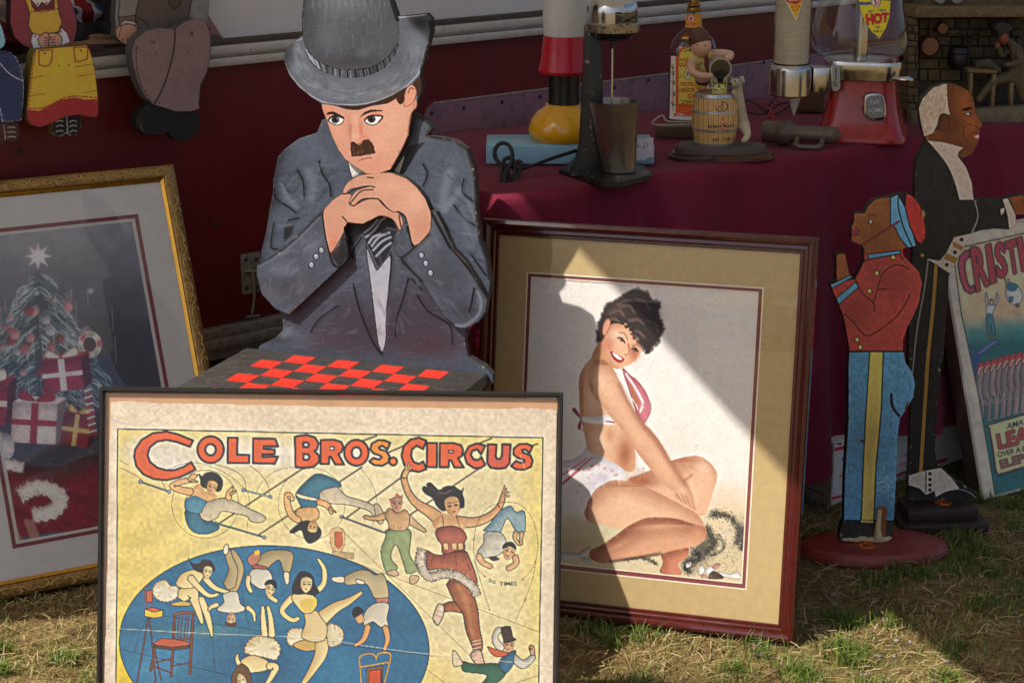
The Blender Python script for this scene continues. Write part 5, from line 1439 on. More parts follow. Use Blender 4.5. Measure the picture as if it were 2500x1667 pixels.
def paint_head():
    cv = Canvas(680,-75,1070,440,'5f656f')
    K = '17161a'
    cv.at(600,0,3.485)
    cv.grain(0.08,30,51).grain(0.06,6,52)
    g = np.random.default_rng(9)
    # brim
    for x, y, rx, ry, c, a in ((440,560,110,160,'858d99',.6),(900,780,420,90,'848b97',.6),(1440,420,90,220,'7f8692',.6),(1480,200,90,60,'2a2a2e',.8),(800,720,400,40,'6a7079',.5),(1250,650,200,70,'767d88',.5),(420,420,60,50,'969ea9',.6)): cv.blob(x, y, rx, ry, c, a)
    for i in range(160):
        t = g.random(); a = R(200 - 220 * t)
        rr = g.uniform(.72,.98)
        a = math.pi * t
        x, y = 930 + 610 * rr * math.cos(a),400 + 470 * rr * math.sin(a)
        cv.line([(x, y),(x - 75 * math.sin(a), y + 60 * math.cos(a))],4.5,'949dab' if g.random() < .5 else '4c525c', smooth=0, alpha=.3, soft=2)
    cv.line([(335,540),(380,640),(460,740),(570,825),(700,880),(850,892),(1000,885),(1150,850),(1300,780),(1400,700),(1480,600),(1540,440)],4,'a5aebb', alpha=.8)
    cv.line([(325,470),(345,415),(410,360),(490,325)],3.5,'aab1bb', alpha=.8).line([(1300,150),(1420,138),(1530,125)],3,'c2c7cf', alpha=.8).line([(1560,180),(1575,280),(1535,440),(1490,600)],7, K, alpha=.8)
    # crown
    crown = [(480,300),(475,150),(490,0),(540,-110),(680,-190),(860,-210),(1050,-180),(1180,-100),(1250,20),(1290,150),(1310,260),(1290,390),(1200,500),(1050,580),(900,592),(750,575),(600,505),(510,410)]
    cv.poly(crown, '50545b', smooth=3, shade=.5, rad=22, tone='2b2b2f', mottle=.10)
    cv.blob(820,20,260,150,'7b828c',.6).blob(700,300,130,130,'6b6c72',.6).blob(900,520,260,70,'3f3d40',.7).blob(1180,330,90,150,'55575d',.6).blob(1000,450,60,40,'726f72',.5).blob(540,250,60,160,'45474c',.6)
    for i in range(130):
        x, y = g.uniform(520,1230), g.uniform(-150,480)
        cv.line([(x, y),(x + g.normal(0,5), y + g.uniform(20,110))],1.6,'99a1ac' if g.random() < .5 else '44464c', smooth=0, alpha=.22)
    for x in range(560,1100,55): cv.line([(x, -90 + 10 * math.sin(x)),(x + 14,60)],3.5,'9aa2ad', alpha=.35, soft=2)
    cv.line([(482,300),(476,150),(488,20)],3, K, alpha=.8).line([(1230,-20),(1265,100),(1290,170)],9, K, alpha=.9)
    # pleated band
    band = [(505,415),(600,505),(750,577),(900,592),(1060,572),(1200,492),(1290,370),(1296,425),(1205,560),(1065,640),(900,667),(740,642),(620,592),(540,510)]
    cv.poly(band, '232327', smooth=3)
    for i in range(58):
        t = i / 57
        up = catmull(band[:7],12, False); lo = catmull(band[7:][::-1],12, False)
        a = up[int(t * (len(up) - 1))]; b = lo[int(t * (len(lo) - 1))]
        d = b - a
        cv.line([a + d * g.uniform(.0,.2), b - d * .05 + [8,0]],2.3,'aab2c0' if t < .5 else '777d88', smooth=0, alpha=g.uniform(.4,.9))
    # face
    SK = 'd89e86'
    fc = [(648,892),(760,905),(860,935),(960,930),(1080,905),(1200,885),(1280,840),(1360,790),(1400,725),(1445,745),(1452,800),(1440,850),(1465,850),(1460,910),(1420,960),(1400,1060),(1388,1150),(1330,1280),(1240,1440),(1150,1490),(1030,1482),(930,1420),(850,1360),(790,1280),(730,1150),(690,1030),(660,960)]
    cv.poly(fc, SK, smooth=2, mottle=.03)
    for x, y, rx, ry, c, a in ((1250,1000,150,150,'eab69a',.7),(780,1120,60,110,'e9a68c',.6),(1100,1400,130,80,'d9937a',.5),(700,950,60,50,'d98f74',.6),(1150,1200,130,130,'eab498',.6),(940,1020,40,60,'efbb9e',.6),(880,1090,18,80,'c4806a',.6),(980,1100,14,60,'d06a52',.7),(930,1160,30,40,'f0c4a8',.6),(1010,1160,30,24,'d98468',.6),(1110,960,50,24,'e07a60',.6)): cv.blob(x, y, rx, ry, c, a)
    cv.line([(1462,850),(1458,915),(1415,965),(1395,1060),(1384,1150),(1325,1285),(1235,1445)],6,'6a3826').line([(1440,850),(1420,960),(1370,1120)],3,'b87258', alpha=.6)
    # hair, ear
    cv.poly([(640,878),(800,895),(950,900),(1100,870),(1250,810),(1370,740),(1350,800),(1345,870),(1310,890),(1280,850),(1280,840),(1200,885),(1080,898),(960,938),(860,930),(780,900),(700,890)],'3a2218', smooth=2)
    cv.poly([(1420,715),(1480,655),(1502,740),(1490,800),(1455,830),(1455,770)],'43291d', smooth=2)
    cv.poly([(1350,850),(1360,770),(1400,725),(1440,745),(1448,800),(1420,870),(1380,900),(1345,905)],'dfa084', smooth=3, edge=('6b3a28',1.2)).line([(1380,790),(1400,750),(1430,755)],2.4,'4a2a20')
    # brows, eyes, nose
    for p in ([(680,980),(700,955),(745,950),(790,970),(840,1000),(820,1005),(780,985),(740,975),(700,978)],[(965,1005),(1010,955),(1060,935),(1160,938),(1165,948),(1070,955),(1020,975)]): cv.poly(p, '201c1e')
    for e, ir in (([(700,1025),(725,995),(770,985),(830,1005),(820,1045),(775,1065),(730,1050)],(762,1020)),([(1010,1020),(1060,985),(1160,990),(1130,1040),(1080,1065),(1030,1050)],(1070,1015))):
        cv.poly(e, 'f4f1ea', smooth=3, edge=(K, 2.2)); cv.oval(*ir, 34,32,'3a3a3e'); cv.oval(*ir, 17,18,'0e0e10'); cv.blob(ir[0] + 12, ir[1] - 10,6,6,'9a9aa0',.8)
        cv.line([e[0], e[1], e[2], e[3]],4.2, K)
    cv.line([(960,1010),(965,1090),(985,1130)],2,'c9765c', alpha=.7).line([(895,1060),(890,1180),(900,1205)],2,'b9735c', alpha=.7)
    cv.line([(905,1215),(950,1225),(1000,1200),(1040,1180)],2.4,'9a4c38', alpha=.8)
    # moustache and mouth
    cv.poly([(893,1210),(920,1205),(955,1235),(985,1225),(1000,1192),(1050,1190),(1080,1225),(1105,1305),(1060,1310),(990,1328),(900,1335),(890,1270)],'40261b')
    for i in range(60):
        x = g.uniform(895,1095); cv.line([(x, g.uniform(1210,1290)),(x + g.normal(0,4),1322 + g.uniform(-14,12) - .1 * (x - 895))],1.4,'5a3828' if g.random() < .5 else '2a1812', smooth=0, alpha=.7)
    cv.line([(960,1366),(1000,1352),(1040,1342),(1068,1345)],2.2,'7a4438').line([(1030,1482),(1120,1480),(1210,1450)],2.6, K)
    for i in range(120):
        x, y = g.uniform(680,1380), g.uniform(920,1470)
        cv.line([(x, y),(x + g.normal(0,20), y + g.uniform(10,40))],4,'ecbda4' if g.random() < .5 else 'bd8068', smooth=0, alpha=.13, soft=1)
    cv.crisp(3,.35)
    chips(cv, h_(HEAD),90,'a89880',6)
    cv.grain(0.03,3,61).speck(120,'f3ece4',(.6,1.3),.5,13)
    return cv

def paint_arms():
    cv = Canvas(615,410,1205,815,'4f5662')
    K = '17171b'
    cv.at(600,400,2.8)
    cv.grain(0.09,40,71).grain(0.07,7,72)
    g = np.random.default_rng(3)
    for x, y, rx, ry, c, a in ((280,850,170,110,'43434c',.8),(250,720,120,60,'747d8a',.6),(450,560,80,90,'737c89',.6),(1350,780,160,170,'454953',.7),(1500,1000,110,80,'3c3c45',.8),(1230,520,80,120,'6e7783',.6),(180,900,90,70,'686a74',.5),(380,840,60,50,'6f6568',.5)): cv.blob(x, y, rx, ry, c, a)
    for i in range(420):
        x, y = g.uniform(80,1640), g.uniform(300,1110)
        s_ = 1 if x > 850 else -1
        l = g.uniform(15,60)
        cv.line([(x, y),(x + l * .7, y + s_ * l * .7)],1.2,'8a93a0' if g.random() < .5 else '2f323a', smooth=0, alpha=.4)
    for i in range(120):
        x, y, l = g.uniform(100,1620), g.uniform(350,1080), g.uniform(40,110)
        a = g.normal(-.7 if x < 800 else .8,.4)
        cv.line([(x, y),(x + l * math.cos(a), y + l * math.sin(a))], g.uniform(4,9),('747d8a','848d9a','383c45')[int(g.integers(3))], alpha=g.uniform(.12,.32), soft=1, smooth=0)
    # cuffs, seams, buttons
    for p, w in (([(525,350),(540,450),(570,600)],4.5),([(570,605),(600,690),(660,700),(695,640)],5),([(80,690),(200,620),(330,520),(520,330)],3),([(1265,330),(1330,450),(1400,580)],6),([(1420,590),(1540,740),(1640,900)],6),([(1100,430),(1130,520),(1150,560),(1250,480)],5),([(1010,500),(1000,590),(1060,640),(1150,570)],4),([(1065,650),(1130,730),(1200,800)],5),([(1560,850),(1540,960),(1525,1010)],4.5),([(1210,820),(1330,1010),(1420,1100)],3)):
        cv.line([(a + 8, b + 5) for a, b in p], w * 2.0,'2c2f37', alpha=.5, soft=3).line(p, w * .95, K)
    cv.poly([(570,605),(640,560),(670,450),(692,540),(700,640),(640,705)],'23242a', alpha=.9)
    cv.line([(1580,870),(1610,950),(1580,1040),(1500,1100),(1430,1105)],6,'8d96a4', alpha=.7, soft=2)
    cv.line([(90,700),(200,640),(330,540),(500,370)],5,'838c99', alpha=.6, soft=2)
    cv.line([(300,1022),(470,870),(640,712)],3,'5a2a20', alpha=.8)
    cv.line([(1300,335),(1360,440),(1430,590),(1520,690),(1620,850)],3,'a89c88', alpha=.5, soft=1)
    for x, y in ((516,590),(480,633),(448,690),(1200,625),(1230,680),(1262,745)):
        cv.oval(x, y, 19,23,'8e97a5', edge=(K, 2.4)); cv.blob(x - 4, y - 8,8,8,'cdd4dd',.9)
    # hands
    SK = 'd09c84'; SD = 'a5604a'
    H1 = [(540,300),(600,240),(660,205),(720,210),(740,280),(820,245),(910,240),(960,300),(1010,330),(1045,335),(1075,400),(1050,455),(1020,400),(985,370),(915,355),(800,412),(700,400),(680,440),(640,520),(575,610),(545,500),(527,370)]
    cv.poly(H1, SK, smooth=3, mottle=.03, edge=(K, 1.6))
    H2 = [(660,195),(690,130),(760,85),(830,68),(990,58),(1100,100),(1170,160),(1230,240),(1262,322),(1265,400),(1250,470),(1150,560),(1110,420),(1085,350),(1040,325),(1010,330),(960,295),(905,240),(800,240),(740,285),(705,270),(720,225),(760,180),(840,155),(720,170),(680,208)]
    cv.poly(H2, SK, smooth=3, mottle=.03, edge=(K, 1.6))
    for x, y, rx, ry, c, a in ((1150,250,90,90,'e9b79b',.7),(980,150,120,60,'e6b295',.6),(620,380,60,90,'d3957b',.5),(780,340,110,40,'e3b094',.6),(1200,430,50,70,'c98a70',.5),(600,540,30,60,'d97a58',.5),(960,350,60,20,'c98a70',.5)): cv.blob(x, y, rx, ry, c, a)
    for p in ([(660,205),(700,200),(760,165),(840,152),(880,160)],[(710,275),(740,235),(790,185),(870,175)],[(715,280),(745,283),(800,240),(905,238)],[(905,240),(940,280),(975,310)],[(830,92),(870,96)],[(1040,325),(1090,370),(1090,410)],[(1045,350),(1060,430)],[(660,360),(690,395)]):
        cv.line(p, 3.2, K, alpha=.9)
    cv.line([(700,402),(800,413),(915,357)],3.4,'8a3a28').line([(527,370),(545,500),(572,608)],3, K)
    for i in range(90):
        x, y = g.uniform(540,1260), g.uniform(80,600)
        cv.line([(x, y),(x + g.normal(0,22), y + g.normal(0,22))],4,'e6b79e' if g.random() < .5 else 'b87e68', smooth=0, alpha=.12, soft=1)
    cv.speck(260,'e6e0d6',(.6,1.6),.5,17)
    cv.crisp(3,.35)
    chips(cv, b_(ARMS),90,'a89880',5)
    return cv

fig = empty('bowler_hat_cutout', matrix=PB.matrix())
tag(fig, 'painted wooden cut-out of a moustached man in grey bowler hat, chin on clasped hands','cut-out figure')
M_ply = m_plain('blackened_ply_edge', rgb('2a2523'),0.75,0.3,30.0, dirt=(rgb('7d6a52'),0.58,0.75,40.0))
M_hand = m_paint('brushed_household_paint',0.40,0.5,50.0, stretch=(0.35,1,2.2), bdist=0.0016, spec=0.25)
body = board('torso', PB, PB.pts(TORSO, 0.012),0.012,0.0, M_ply, fig, paint_torso(), M_hand, gain=.70, step=0.00115)
hd = board('head', PB, PB.pts(h_(HEAD),0.026),0.012,0.0136, M_ply, fig, paint_head(), M_hand, gain=.70, step=0.00105)
ar = board('arms', PB, PB.pts(b_(ARMS),0.026),0.012,0.0138, M_ply, fig, paint_arms(), M_hand, gain=.70, step=0.00105)
tu = [p[0] for p in PB.pts(TORSO)]
for u in (-0.36,-0.08):
    box('post', M_ply, fig, u - 0.02, u + 0.02,0.002,0.03,0.0,0.55,0.002)

# the checker table in front of it
chk = empty('checker_table', matrix=PB.matrix())
tag(chk, 'low black table with red checkerboard top, in front of the bowler hat figure','table')
M_btop = m_plain('worn_black_paint', rgb('332f2c'),0.6,0.3,25.0, bump=0.4, bscale=90, dirt=(rgb('6f655a'),0.56,0.80,30.0))
M_chk = m_plain('worn_red_paint', rgb('c02c1c'),0.55,0.2,14.0, bump=0.35, bscale=110, dirt=(rgb('4a241c'),0.56,0.70,50.0))
tl = PB.px(600,838)[0]
TW0, TW1, TDP = -0.452,0.004,0.395
box('table_top', M_btop, chk, TW0, TW1,-TDP, -0.0145, HT - 0.022, HT, 0.003)
for u in (TW0 + 0.03, TW1 - 0.022):
    for y in (-TDP + 0.025,-0.05):
        box('leg', M_btop, chk, u - 0.018, u + 0.018, y - 0.018, y + 0.018,0.0, HT - 0.0225,0.002)
for y in (-TDP + 0.012,-0.03):
    box('apron', M_btop, chk, TW0 + 0.05, TW1 - 0.042, y - 0.008, y + 0.008, HT - 0.09, HT - 0.0225,0.001)
for u in (TW0 + 0.02, TW1 - 0.012):
    box('apron', M_btop, chk, u - 0.008, u + 0.008,-TDP + 0.045,-0.07, HT - 0.09, HT - 0.0225,0.001)
o_ = on_level(730.4,860.7, HT); o1_ = on_level(834,873.2, HT)
su = float(np.dot(o_ - PB.o, PB.ux)); sd = float(-np.dot(o_ - PB.o, -PB.n))
su1 = float(np.dot(o1_ - PB.o, PB.ux))
SQ = (su1 - su) / 2
sq_me = None
for r_ in range(8):
    for k in range(-1,7):
        if (r_ + k) % 2: continue
        x, y = su + SQ * (k - 0) , 0
        x = su + SQ * k
        y = -0.030 - SQ * (r_ + 1) * 1.03
        if y < -TDP + 0.01: continue
        if sq_me is None:
            bm = bmesh.new(); bm_box(bm, 0, SQ * 0.997,0, SQ * 1.027,0,0.0005,0.0)
            o = from_bm('red_square', bm, M_chk, chk); sq_me = o.data
        else:
            o = link('red_square', sq_me, None, chk)
        o.location = (x - SQ * 0, y, HT + 0.0002)
# ================================================================== gilt-framed winter print leaning on the trailer
PS = Plane((-0.945,3.15,0.002),29.0,23.0)
def paint_winter():
    """a plain seasonal picture: frosted tree with a star over red and cream wrappings"""
    cv = Canvas(-330,480,560,1400,'4a4e58')
    cv.at(0,380,3.015)
    g = np.random.default_rng(8)
    cv.blob(300,600,1200,500,'8a8c90',.8).blob(400,1100,900,300,'5c606c',.7).blob(300,1900,1500,700,'2b2836',.9).blob(900,1500,300,400,'30313f',.8)
    cv.grain(0.12,40,3)
    cv.poly([(290,820),(360,1000),(480,1200),(640,1450),(860,1750),(-280,1750),(-60,1450),(100,1200),(220,1000)],'2c3a44', soft=12, alpha=.85)
    for i in range(760):                                # boughs
        t = g.random() ** .7
        y = 830 + 1000 * t; hw = 40 + 560 * t
        x = 290 + g.uniform(-hw, hw)
        s_ = 1 if x > 290 else -1
        l = g.uniform(30,90)
        cv.line([(x, y),(x + s_ * l * .6, y + l * .35),(x + s_ * l, y + l * .9)], g.uniform(2,5),('7f979c','a9b6b8','55707a','39505c','c9d0d0')[int(g.integers(5))], alpha=g.uniform(.25,.7))
    for i in range(90):                                 # tinsel
        x, y = 290 + g.normal(0,300), g.uniform(950,1800)
        cv.line([(x, y),(x + 6, y + g.uniform(60,200))],1.4,'d6d6d8', alpha=.5)
    for i in range(40):
        x, y = 290 + g.normal(0,280), g.uniform(980,1800)
        r = g.uniform(16,40)
        cv.oval(x, y, r, r * 1.05,('a8606a','8a3444','b9b4bc','c98a8e')[int(g.integers(4))], shade=.6, rad=r / 6, alpha=.8)
    a = np.linspace(0,2 * math.pi, 16, endpoint=False)
    rr = np.where(np.arange(16) % 2 == 0,105,44)
    cv.poly(np.c_[280 + rr * np.sin(a),740 - rr * np.cos(a)],'d9c6c6', shade=.3, rad=8).blob(280,740,40,40,'f0e4e0',.7)
    cv.oval(660,1390,90,100,'b9aeb0', mottle=.3).oval(660,1390,48,54,'3a3644')
    for i in range(12): cv.blob(660 + 70 * math.cos(i),1390 + 80 * math.sin(i),16,16,('9a2c3c','6f8a70')[i % 2],.8)
    # gifts, cushions and a white rug below
    cv.at(0,850,1.919)
    def gift(x, y, w, h, c, rb, dk, rot=0):
        cr, sr = math.cos(R(rot)), math.sin(R(rot))
        T = lambda L: [(x + a * w * cr - b * h * sr, y + a * w * sr + b * h * cr) for a, b in L]
        cv.poly(T([(0,0),(1,0),(1,1),(0,1)]), c, shade=.6, rad=12, tone=dk, mottle=.15).poly(T([(0,0),(.22,-.16),(1.2,-.16),(1,0)]), c, mottle=.1).poly(T([(1,0),(1.2,-.16),(1.2,.82),(1,1)]), dk)
        cv.poly(T([(.42,0),(.58,0),(.58,1),(.42,1)]), rb, mottle=.12).poly(T([(0,.42),(1,.42),(1,.56),(0,.56)]), rb, mottle=.12)
        for q in ([(.5,-.05),(.2,-.32),(.12,-.1)],[(.5,-.05),(.85,-.34),(.92,-.08)]): cv.poly(T(q), rb, smooth=5, shade=.5, rad=4, edge=(dk, 1))
    cv.poly([(-250,560),(0,520),(240,560),(480,500),(480,820),(240,860),(-250,900)],'6a1428', smooth=4, shade=.8, rad=24, tone='240812', mottle=.2)
    for p in ([(-100,600),(60,640),(200,620)],[(120,700),(260,650),(420,690)],[(-150,740),(0,700),(120,760)]): cv.line(p, 10,'8d2440', alpha=.6, soft=5).line([(a, b + 16) for a, b in p],9,'3a0c1a', alpha=.6, soft=5)
    gift(-150,150,190,200,'7d1c34','cfc2ba','3a0c18',4); gift(190,60,190,150,'8d2a40','d6cac2','42101e',-6); gift(60,250,210,190,'c4b8b4','8d2038','6a5c60',3); gift(300,300,130,150,'7a2434','b9a46a','38101a',8)
    cv.poly([(-120,420),(40,400),(60,500),(-40,560),(-140,540)],'b9b0b0', smooth=5, shade=.7, rad=14, tone='5a5058', mottle=.2)
    fur(cv, [(90,690),(180,650),(280,690),(250,760),(150,780)],70,'cfc4be','6a5c5c',7,200)
    fur(cv, [(-120,560),(0,540),(110,560)],50,'c6bab6','5c5054',9,140)
    for x in (20,110): cv.poly([(x, 800),(x + 45,800),(x + 110,960),(x + 55,960)],'8d6258', soft=1)
    for i in range(14): cv.line([(395 + i * 2,200 + i * 16),(425 + i * 2,190 + i * 16)],5,('c9bdb8','96303e')[i % 2])
    for i in range(260):
        x, y, l = g.uniform(-200,460), g.uniform(60,860), g.uniform(6,22)
        cv.line([(x, y),(x + l, y + l * g.uniform(-1,1))],1.6,('b04a60','4a1020','d9cdc8','1c141c')[int(g.integers(4))], alpha=.35)
    cv.grain(0.06,5,9).speck(500,'1c1a20',(.6,1.8),.5,3)
    return cv
win = empty('gilt_framed_print', matrix=PS.matrix())
tag(win, 'ornate gold framed winter print with frosted tree, leaning back on the trailer','framed picture')
su0, su1, sv1 = -0.05,0.4735,0.780
M_gold = m_plain('antique_gilding', rgb('a5824a'),0.42,0.22,40.0, metal=0.55, bump=0.5, bscale=140, dirt=(rgb('3c2c16'),0.48,0.72,60.0))
M_goldb = m_plain('bright_gilt_lip', rgb('c9963c'),0.25,0.1,30.0, metal=0.85)
gr = frame_rails(win, su0, su1,0.0, sv1,[(0.0,-0.014),(0.0,0.008),(0.003,0.0105),(0.012,0.0125),(0.021,0.0105),(0.0235,0.008),(0.0235,-0.014)], M_gold)
frame_rails(win, su0 + 0.0236, su1 - 0.0236,0.0236, sv1 - 0.0236,[(0.0,-0.006),(0.0,0.0065),(0.002,0.0085),(0.004,0.007),(0.006,0.0055),(0.0085,0.0040),(0.0085,-0.006)], M_goldb, 'gilt_lip')
def scroll(bm, x, z, dx, dz, flip):
    """one leaf scroll on the moulding, running along (dx, dz)"""
    nx, nz = -dz, dx
    P = []
    for t in np.linspace(0,1,15):
        a = -0.3 + 4.4 * t
        r = 0.0085 * (1 - 0.55 * t)
        P.append((0.012 + math.sin(a) * r * 1.25 - 0.012 * t, -math.cos(a) * r * flip))
    for Q in (P, [(0.018,0.004 * flip),(0.026,-0.003 * flip),(0.036,-0.006 * flip),(0.043,-0.001 * flip)]):
        tube('',[(x + dx * p + nx * q, -0.0126, z + dz * p + nz * q) for p, q in Q],[0.0011] * len(Q), None, None, seg=5, smooth_n=2, bm=bm)
    for p, q in ((0.012,0.0),(0.015,0.002 * flip),(0.030,0.004 * flip),(0.034,0.002 * flip),(0.038,0.005 * flip)):
        r = bmesh.ops.create_icosphere(bm, subdivisions=1, radius=0.0014)
        for v in r['verts']: v.co += Vector((x + dx * p + nx * q, -0.0126, z + dz * p + nz * q))
for rail, (ax, az, bx_, bz) in zip(gr, ((su0,0.0118, su1,0.0118),(su1 - 0.0118,0, su1 - 0.0118, sv1),(su1, sv1 - 0.0118, su0, sv1 - 0.0118),(su0 + 0.0118, sv1, su0 + 0.0118,0))):
    L = math.hypot(bx_ - ax, bz - az); dx, dz = (bx_ - ax) / L, (bz - az) / L
    n = int((L - 0.05) / 0.050)
    bm = bmesh.new()
    for k in range(n): scroll(bm, ax + dx * (0.024 + 0.050 * k), az + dz * (0.024 + 0.050 * k), dx, dz, 1 if k % 2 else -1)
    sw = from_bm('scrollwork', bm, m_plain('rubbed_gilt_relief', rgb('cfae6a'),0.38,0.15,60.0, metal=0.6) if rail is gr[0] else gr[0].children[0].data.materials[0], rail, smooth=True)
    sw['kind'] = 'stuff'
w1 = PS.px(336,523); w2 = PS.px(0,1345)
q1 = PS.px(322,541); q2 = PS.px(0,1328)
flat_sheet('backing_board', M_hard, win, su0 + 0.006, su1 - 0.006,0.006, sv1 - 0.006,-0.003,0.004)
cu = (su0 + su1) / 2
mu1, mv1, mv0 = w1[0], w1[1], w2[1]; mu0 = 2 * cu - mu1
ku1, kv1, kv0 = q1[0], q1[1], q2[1]; ku0 = 2 * cu - ku1
M_matw = m_plain('pale_mat_board', rgb('cfcdc9'),0.8,0.05,30.0, bump=0.2, dirt=(rgb('8a8a8c'),0.62,0.8,26.0))
mat_window('mat_board', M_matw, win, su0 + 0.03, su1 - 0.03,0.03, sv1 - 0.03, mu0 - 0.0001, mu1 + 0.0001, mv0, mv1,0.0026)
mat_window('maroon_fillet', m_plain('maroon_fillet', rgb('7a2c34'),0.7), win, mu0 - 0.004, mu1 + 0.004, mv0 - 0.004, mv1 + 0.004, mu0 + 0.0075, mu1 - 0.0075, mv0 + 0.0075, mv1 - 0.0075,0.0016,0.0008)
mat_window('inner_mat', M_matw, win, mu0 + 0.003, mu1 - 0.003, mv0 + 0.003, mv1 - 0.003, ku0, ku1, kv0, kv1,0.0010,0.0006)
paint_on('print', PS, paint_winter(), ku0 - 0.001, ku1 + 0.001, kv0 - 0.001, kv1 + 0.001,0.0013,0.0002, M_print, win, None, 1.7)
flat_sheet('glass', m_glass_pane('hazy_picture_glass',0.035), win, su0 + 0.029, su1 - 0.029,0.029, sv1 - 0.029,0.0042,0.0008)

# ================================================================== second circus poster, at the far right
PK = Plane(on_level(2398,1223.5) + np.array([0,0,0.002]),32.0,18.0)
def paint_cristi():
    cv = Canvas(2260,490,2860,1250,'cbb9a0')
    cv.at(2300,520,3.92)
    g = np.random.default_rng(3)
    cv.grain(.06,40,2)
    F = [(110,330),(230,295),(784,178),(2200,-100),(2200,2200),(630,2760),(520,2770),(350,1750),(190,1000)]
    fld = [(100,345),(2200,-120),(2200,2500),(520,2762),(340,1700),(180,950)]
    cv.at(2300,520,3.92)
    cv.poly(fld, 'd6b98a')
    cv.clip(fld)
    cv.blob(700,500,900,300,'dcc690',.8).blob(900,900,900,110,'cf9f74',.6).poly([(170,1090),(2200,880),(2200,2600),(300,2800)],'4e8478', soft=16).poly([(200,1230),(2200,1100),(2200,2600),(300,2800)],'2a6660', soft=14)
    cv.blob(600,1900,500,260,'357a74',.7).grain(.12,16,8)
    # platform
    cv.poly([(225,1235),(350,1360),(560,1215),(480,1220),(340,1330),(240,1250)],'6a74a0', edge=('2a2a48',1.5)).poly([(240,1330),(350,1365),(400,1500),(380,1800),(280,1800)],'3f4f84', alpha=.8)
    for x in range(250,400,25): cv.line([(x, 1340),(x + 40,1800)],2,'2c3a6a', alpha=.7)
    # acrobats
    SK, E = 'dcb898',('2a2420',1.4)
    limb(cv, [(430,890),(425,820),(420,765)],[26,24,14],'d6ccc4', E); limb(cv, [(500,890),(525,820),(522,765)],[26,24,14],'d6ccc4', E)
    cv.poly([(430,880),(510,880),(490,930),(475,975),(425,970),(420,920)],'d8cfc8', smooth=3, edge=E, shade=.4, rad=4); cv.oval(470,850,17,24, SK, edge=E).oval(470,832,17,10,'5a3a28')
    cv.poly([(425,970),(480,972),(500,1080),(512,1160),(480,1160),(465,1060),(460,1170),(438,1170),(420,1050)],'4e8484', smooth=2, edge=E, shade=.4, rad=4)
    for x in (452,492): limb(cv, [(x, 1165),(x + 6,1215)],[16,12], SK, E)
    cv.poly([(610,700),(650,670),(720,690),(768,780),(750,850),(700,880),(650,860),(612,800)],'d9ccbc', smooth=4, edge=E, shade=.5, rad=6).poly([(612,690),(660,665),(715,690),(700,740),(640,740)],'2f6f80', smooth=3, edge=E).poly([(640,800),(680,800),(670,850),(640,850)],'2f6f80', edge=E)
    cv.oval(718,880,20,18,'7a4a34', edge=E); limb(cv, [(620,690),(600,630)],[18,12], SK, E); limb(cv, [(645,680),(630,630)],[18,12], SK, E)
    # the file of elephants, red caps
    for k in range(9):
        x = 330 + 62 * k - (10 if k > 3 else 0); y = 1420 - 16 * k
        w = 74 + 7 * k
        EL = ('a8948a','9c8a84','b09a8e')[k % 3]
        cv.poly([(x, y + 90),(x + w * .5, y + 30),(x + w, y + 80),(x + w * 1.05, y + 330),(x + w * .9, y + 560),(x + w * .45, y + 580),(x + w * .5, y + 380),(x + w * .1, y + 330)], EL, smooth=4, edge=('3a2c2a',1.4), shade=.6, rad=7, tone='5a4844')
        cv.line([(x + 12, y + 120),(x - 10, y + 260),(x + 6, y + 380),(x + 40, y + 420)],7,'8a7870').line([(x + 12, y + 120),(x - 10, y + 260),(x + 6, y + 380)],2,'4a3834')
        cv.poly([(x + 4, y + 110),(x + 10, y + 40),(x + w * .5, y),(x + w, y + 30),(x + w * .8, y + 60),(x + w * .4, y + 90),(x + w * .2, y + 140)],'b84a44', smooth=4, edge=('5a1e1e',1.3))
        cv.line([(x + 14, y + 120),(x + w * .4, y + 70),(x + w * .9, y + 50)],3,'d9cba4')
        for t in range(3): cv.oval(x + w * .5 + t * w * .16, y + 575,7,9,'d9ccb8', edge=('3a2c2a',1))
    # sign
    cv.at(2320,900,4.611)
    cv.poly([(395,640),(830,510),(2000,200),(2000,850),(830,1115),(535,1205),(505,1150),(470,900),(430,660)],'6a3a40', edge=('2a1c1c',2)).poly([(425,640),(830,525),(2000,220),(2000,830),(830,1095),(540,1180),(520,1130),(490,900),(448,660)],'d6c78c', mottle=.06)
    cv.letters('AMA',[(640,615),(822,565),(824,628),(632,682)],'2c2a26',0.015)
    cv.letters('LEA',[(518,748),(880,645),(885,815),(545,898)],'b94c46',0.03,('3a1c1c',1.5))
    cv.letters('OVER A B',[(525,940),(850,862),(850,918),(537,998)],'2c2a26',0.02)
    cv.letters('ELEP',[(552,1035),(828,955),(835,1045),(572,1120)],'a05a50',0.02,('3a1c1c',1))
    # title
    cv.at(2300,520,3.92)
    for ch, q in (('R',[(272,350),(402,322),(455,668),(328,738)]),('I',[(418,325),(465,305),(518,640),(462,662)]),('S',[(500,310),(592,285),(630,582),(532,618)]),('T',[(600,292),(705,258),(735,552),(655,578)]),('I',[(716,255),(762,242),(812,530),(764,545)])):
        cv.letters(ch, q, 'b03c3c',0.035,('3a2626',2.6))
    cv.poly([(262,352),(215,362),(165,420),(150,500),(175,640),(215,740),(270,772),(320,745),(300,690),(270,715),(240,660),(215,540),(220,450),(262,420)],'b8444e', edge=('3a2626',4))
    cv.clip()
    cv.line([(100,345),(2200,-120)],3,'2c2620').line([(100,345),(180,950),(340,1700),(520,2762),(2200,2500)],3,'2c3a36', smooth=0)
    cv.grain(.05,5,5).speck(500,'4a3c2c',(.6,1.5),.5,2)
    return cv
kp = empty('elephant_poster', matrix=PK.matrix())
tag(kp, 'circus poster with red title and elephants in thin white frame, beside the butler','framed poster')
KU, KV = 0.44,0.573
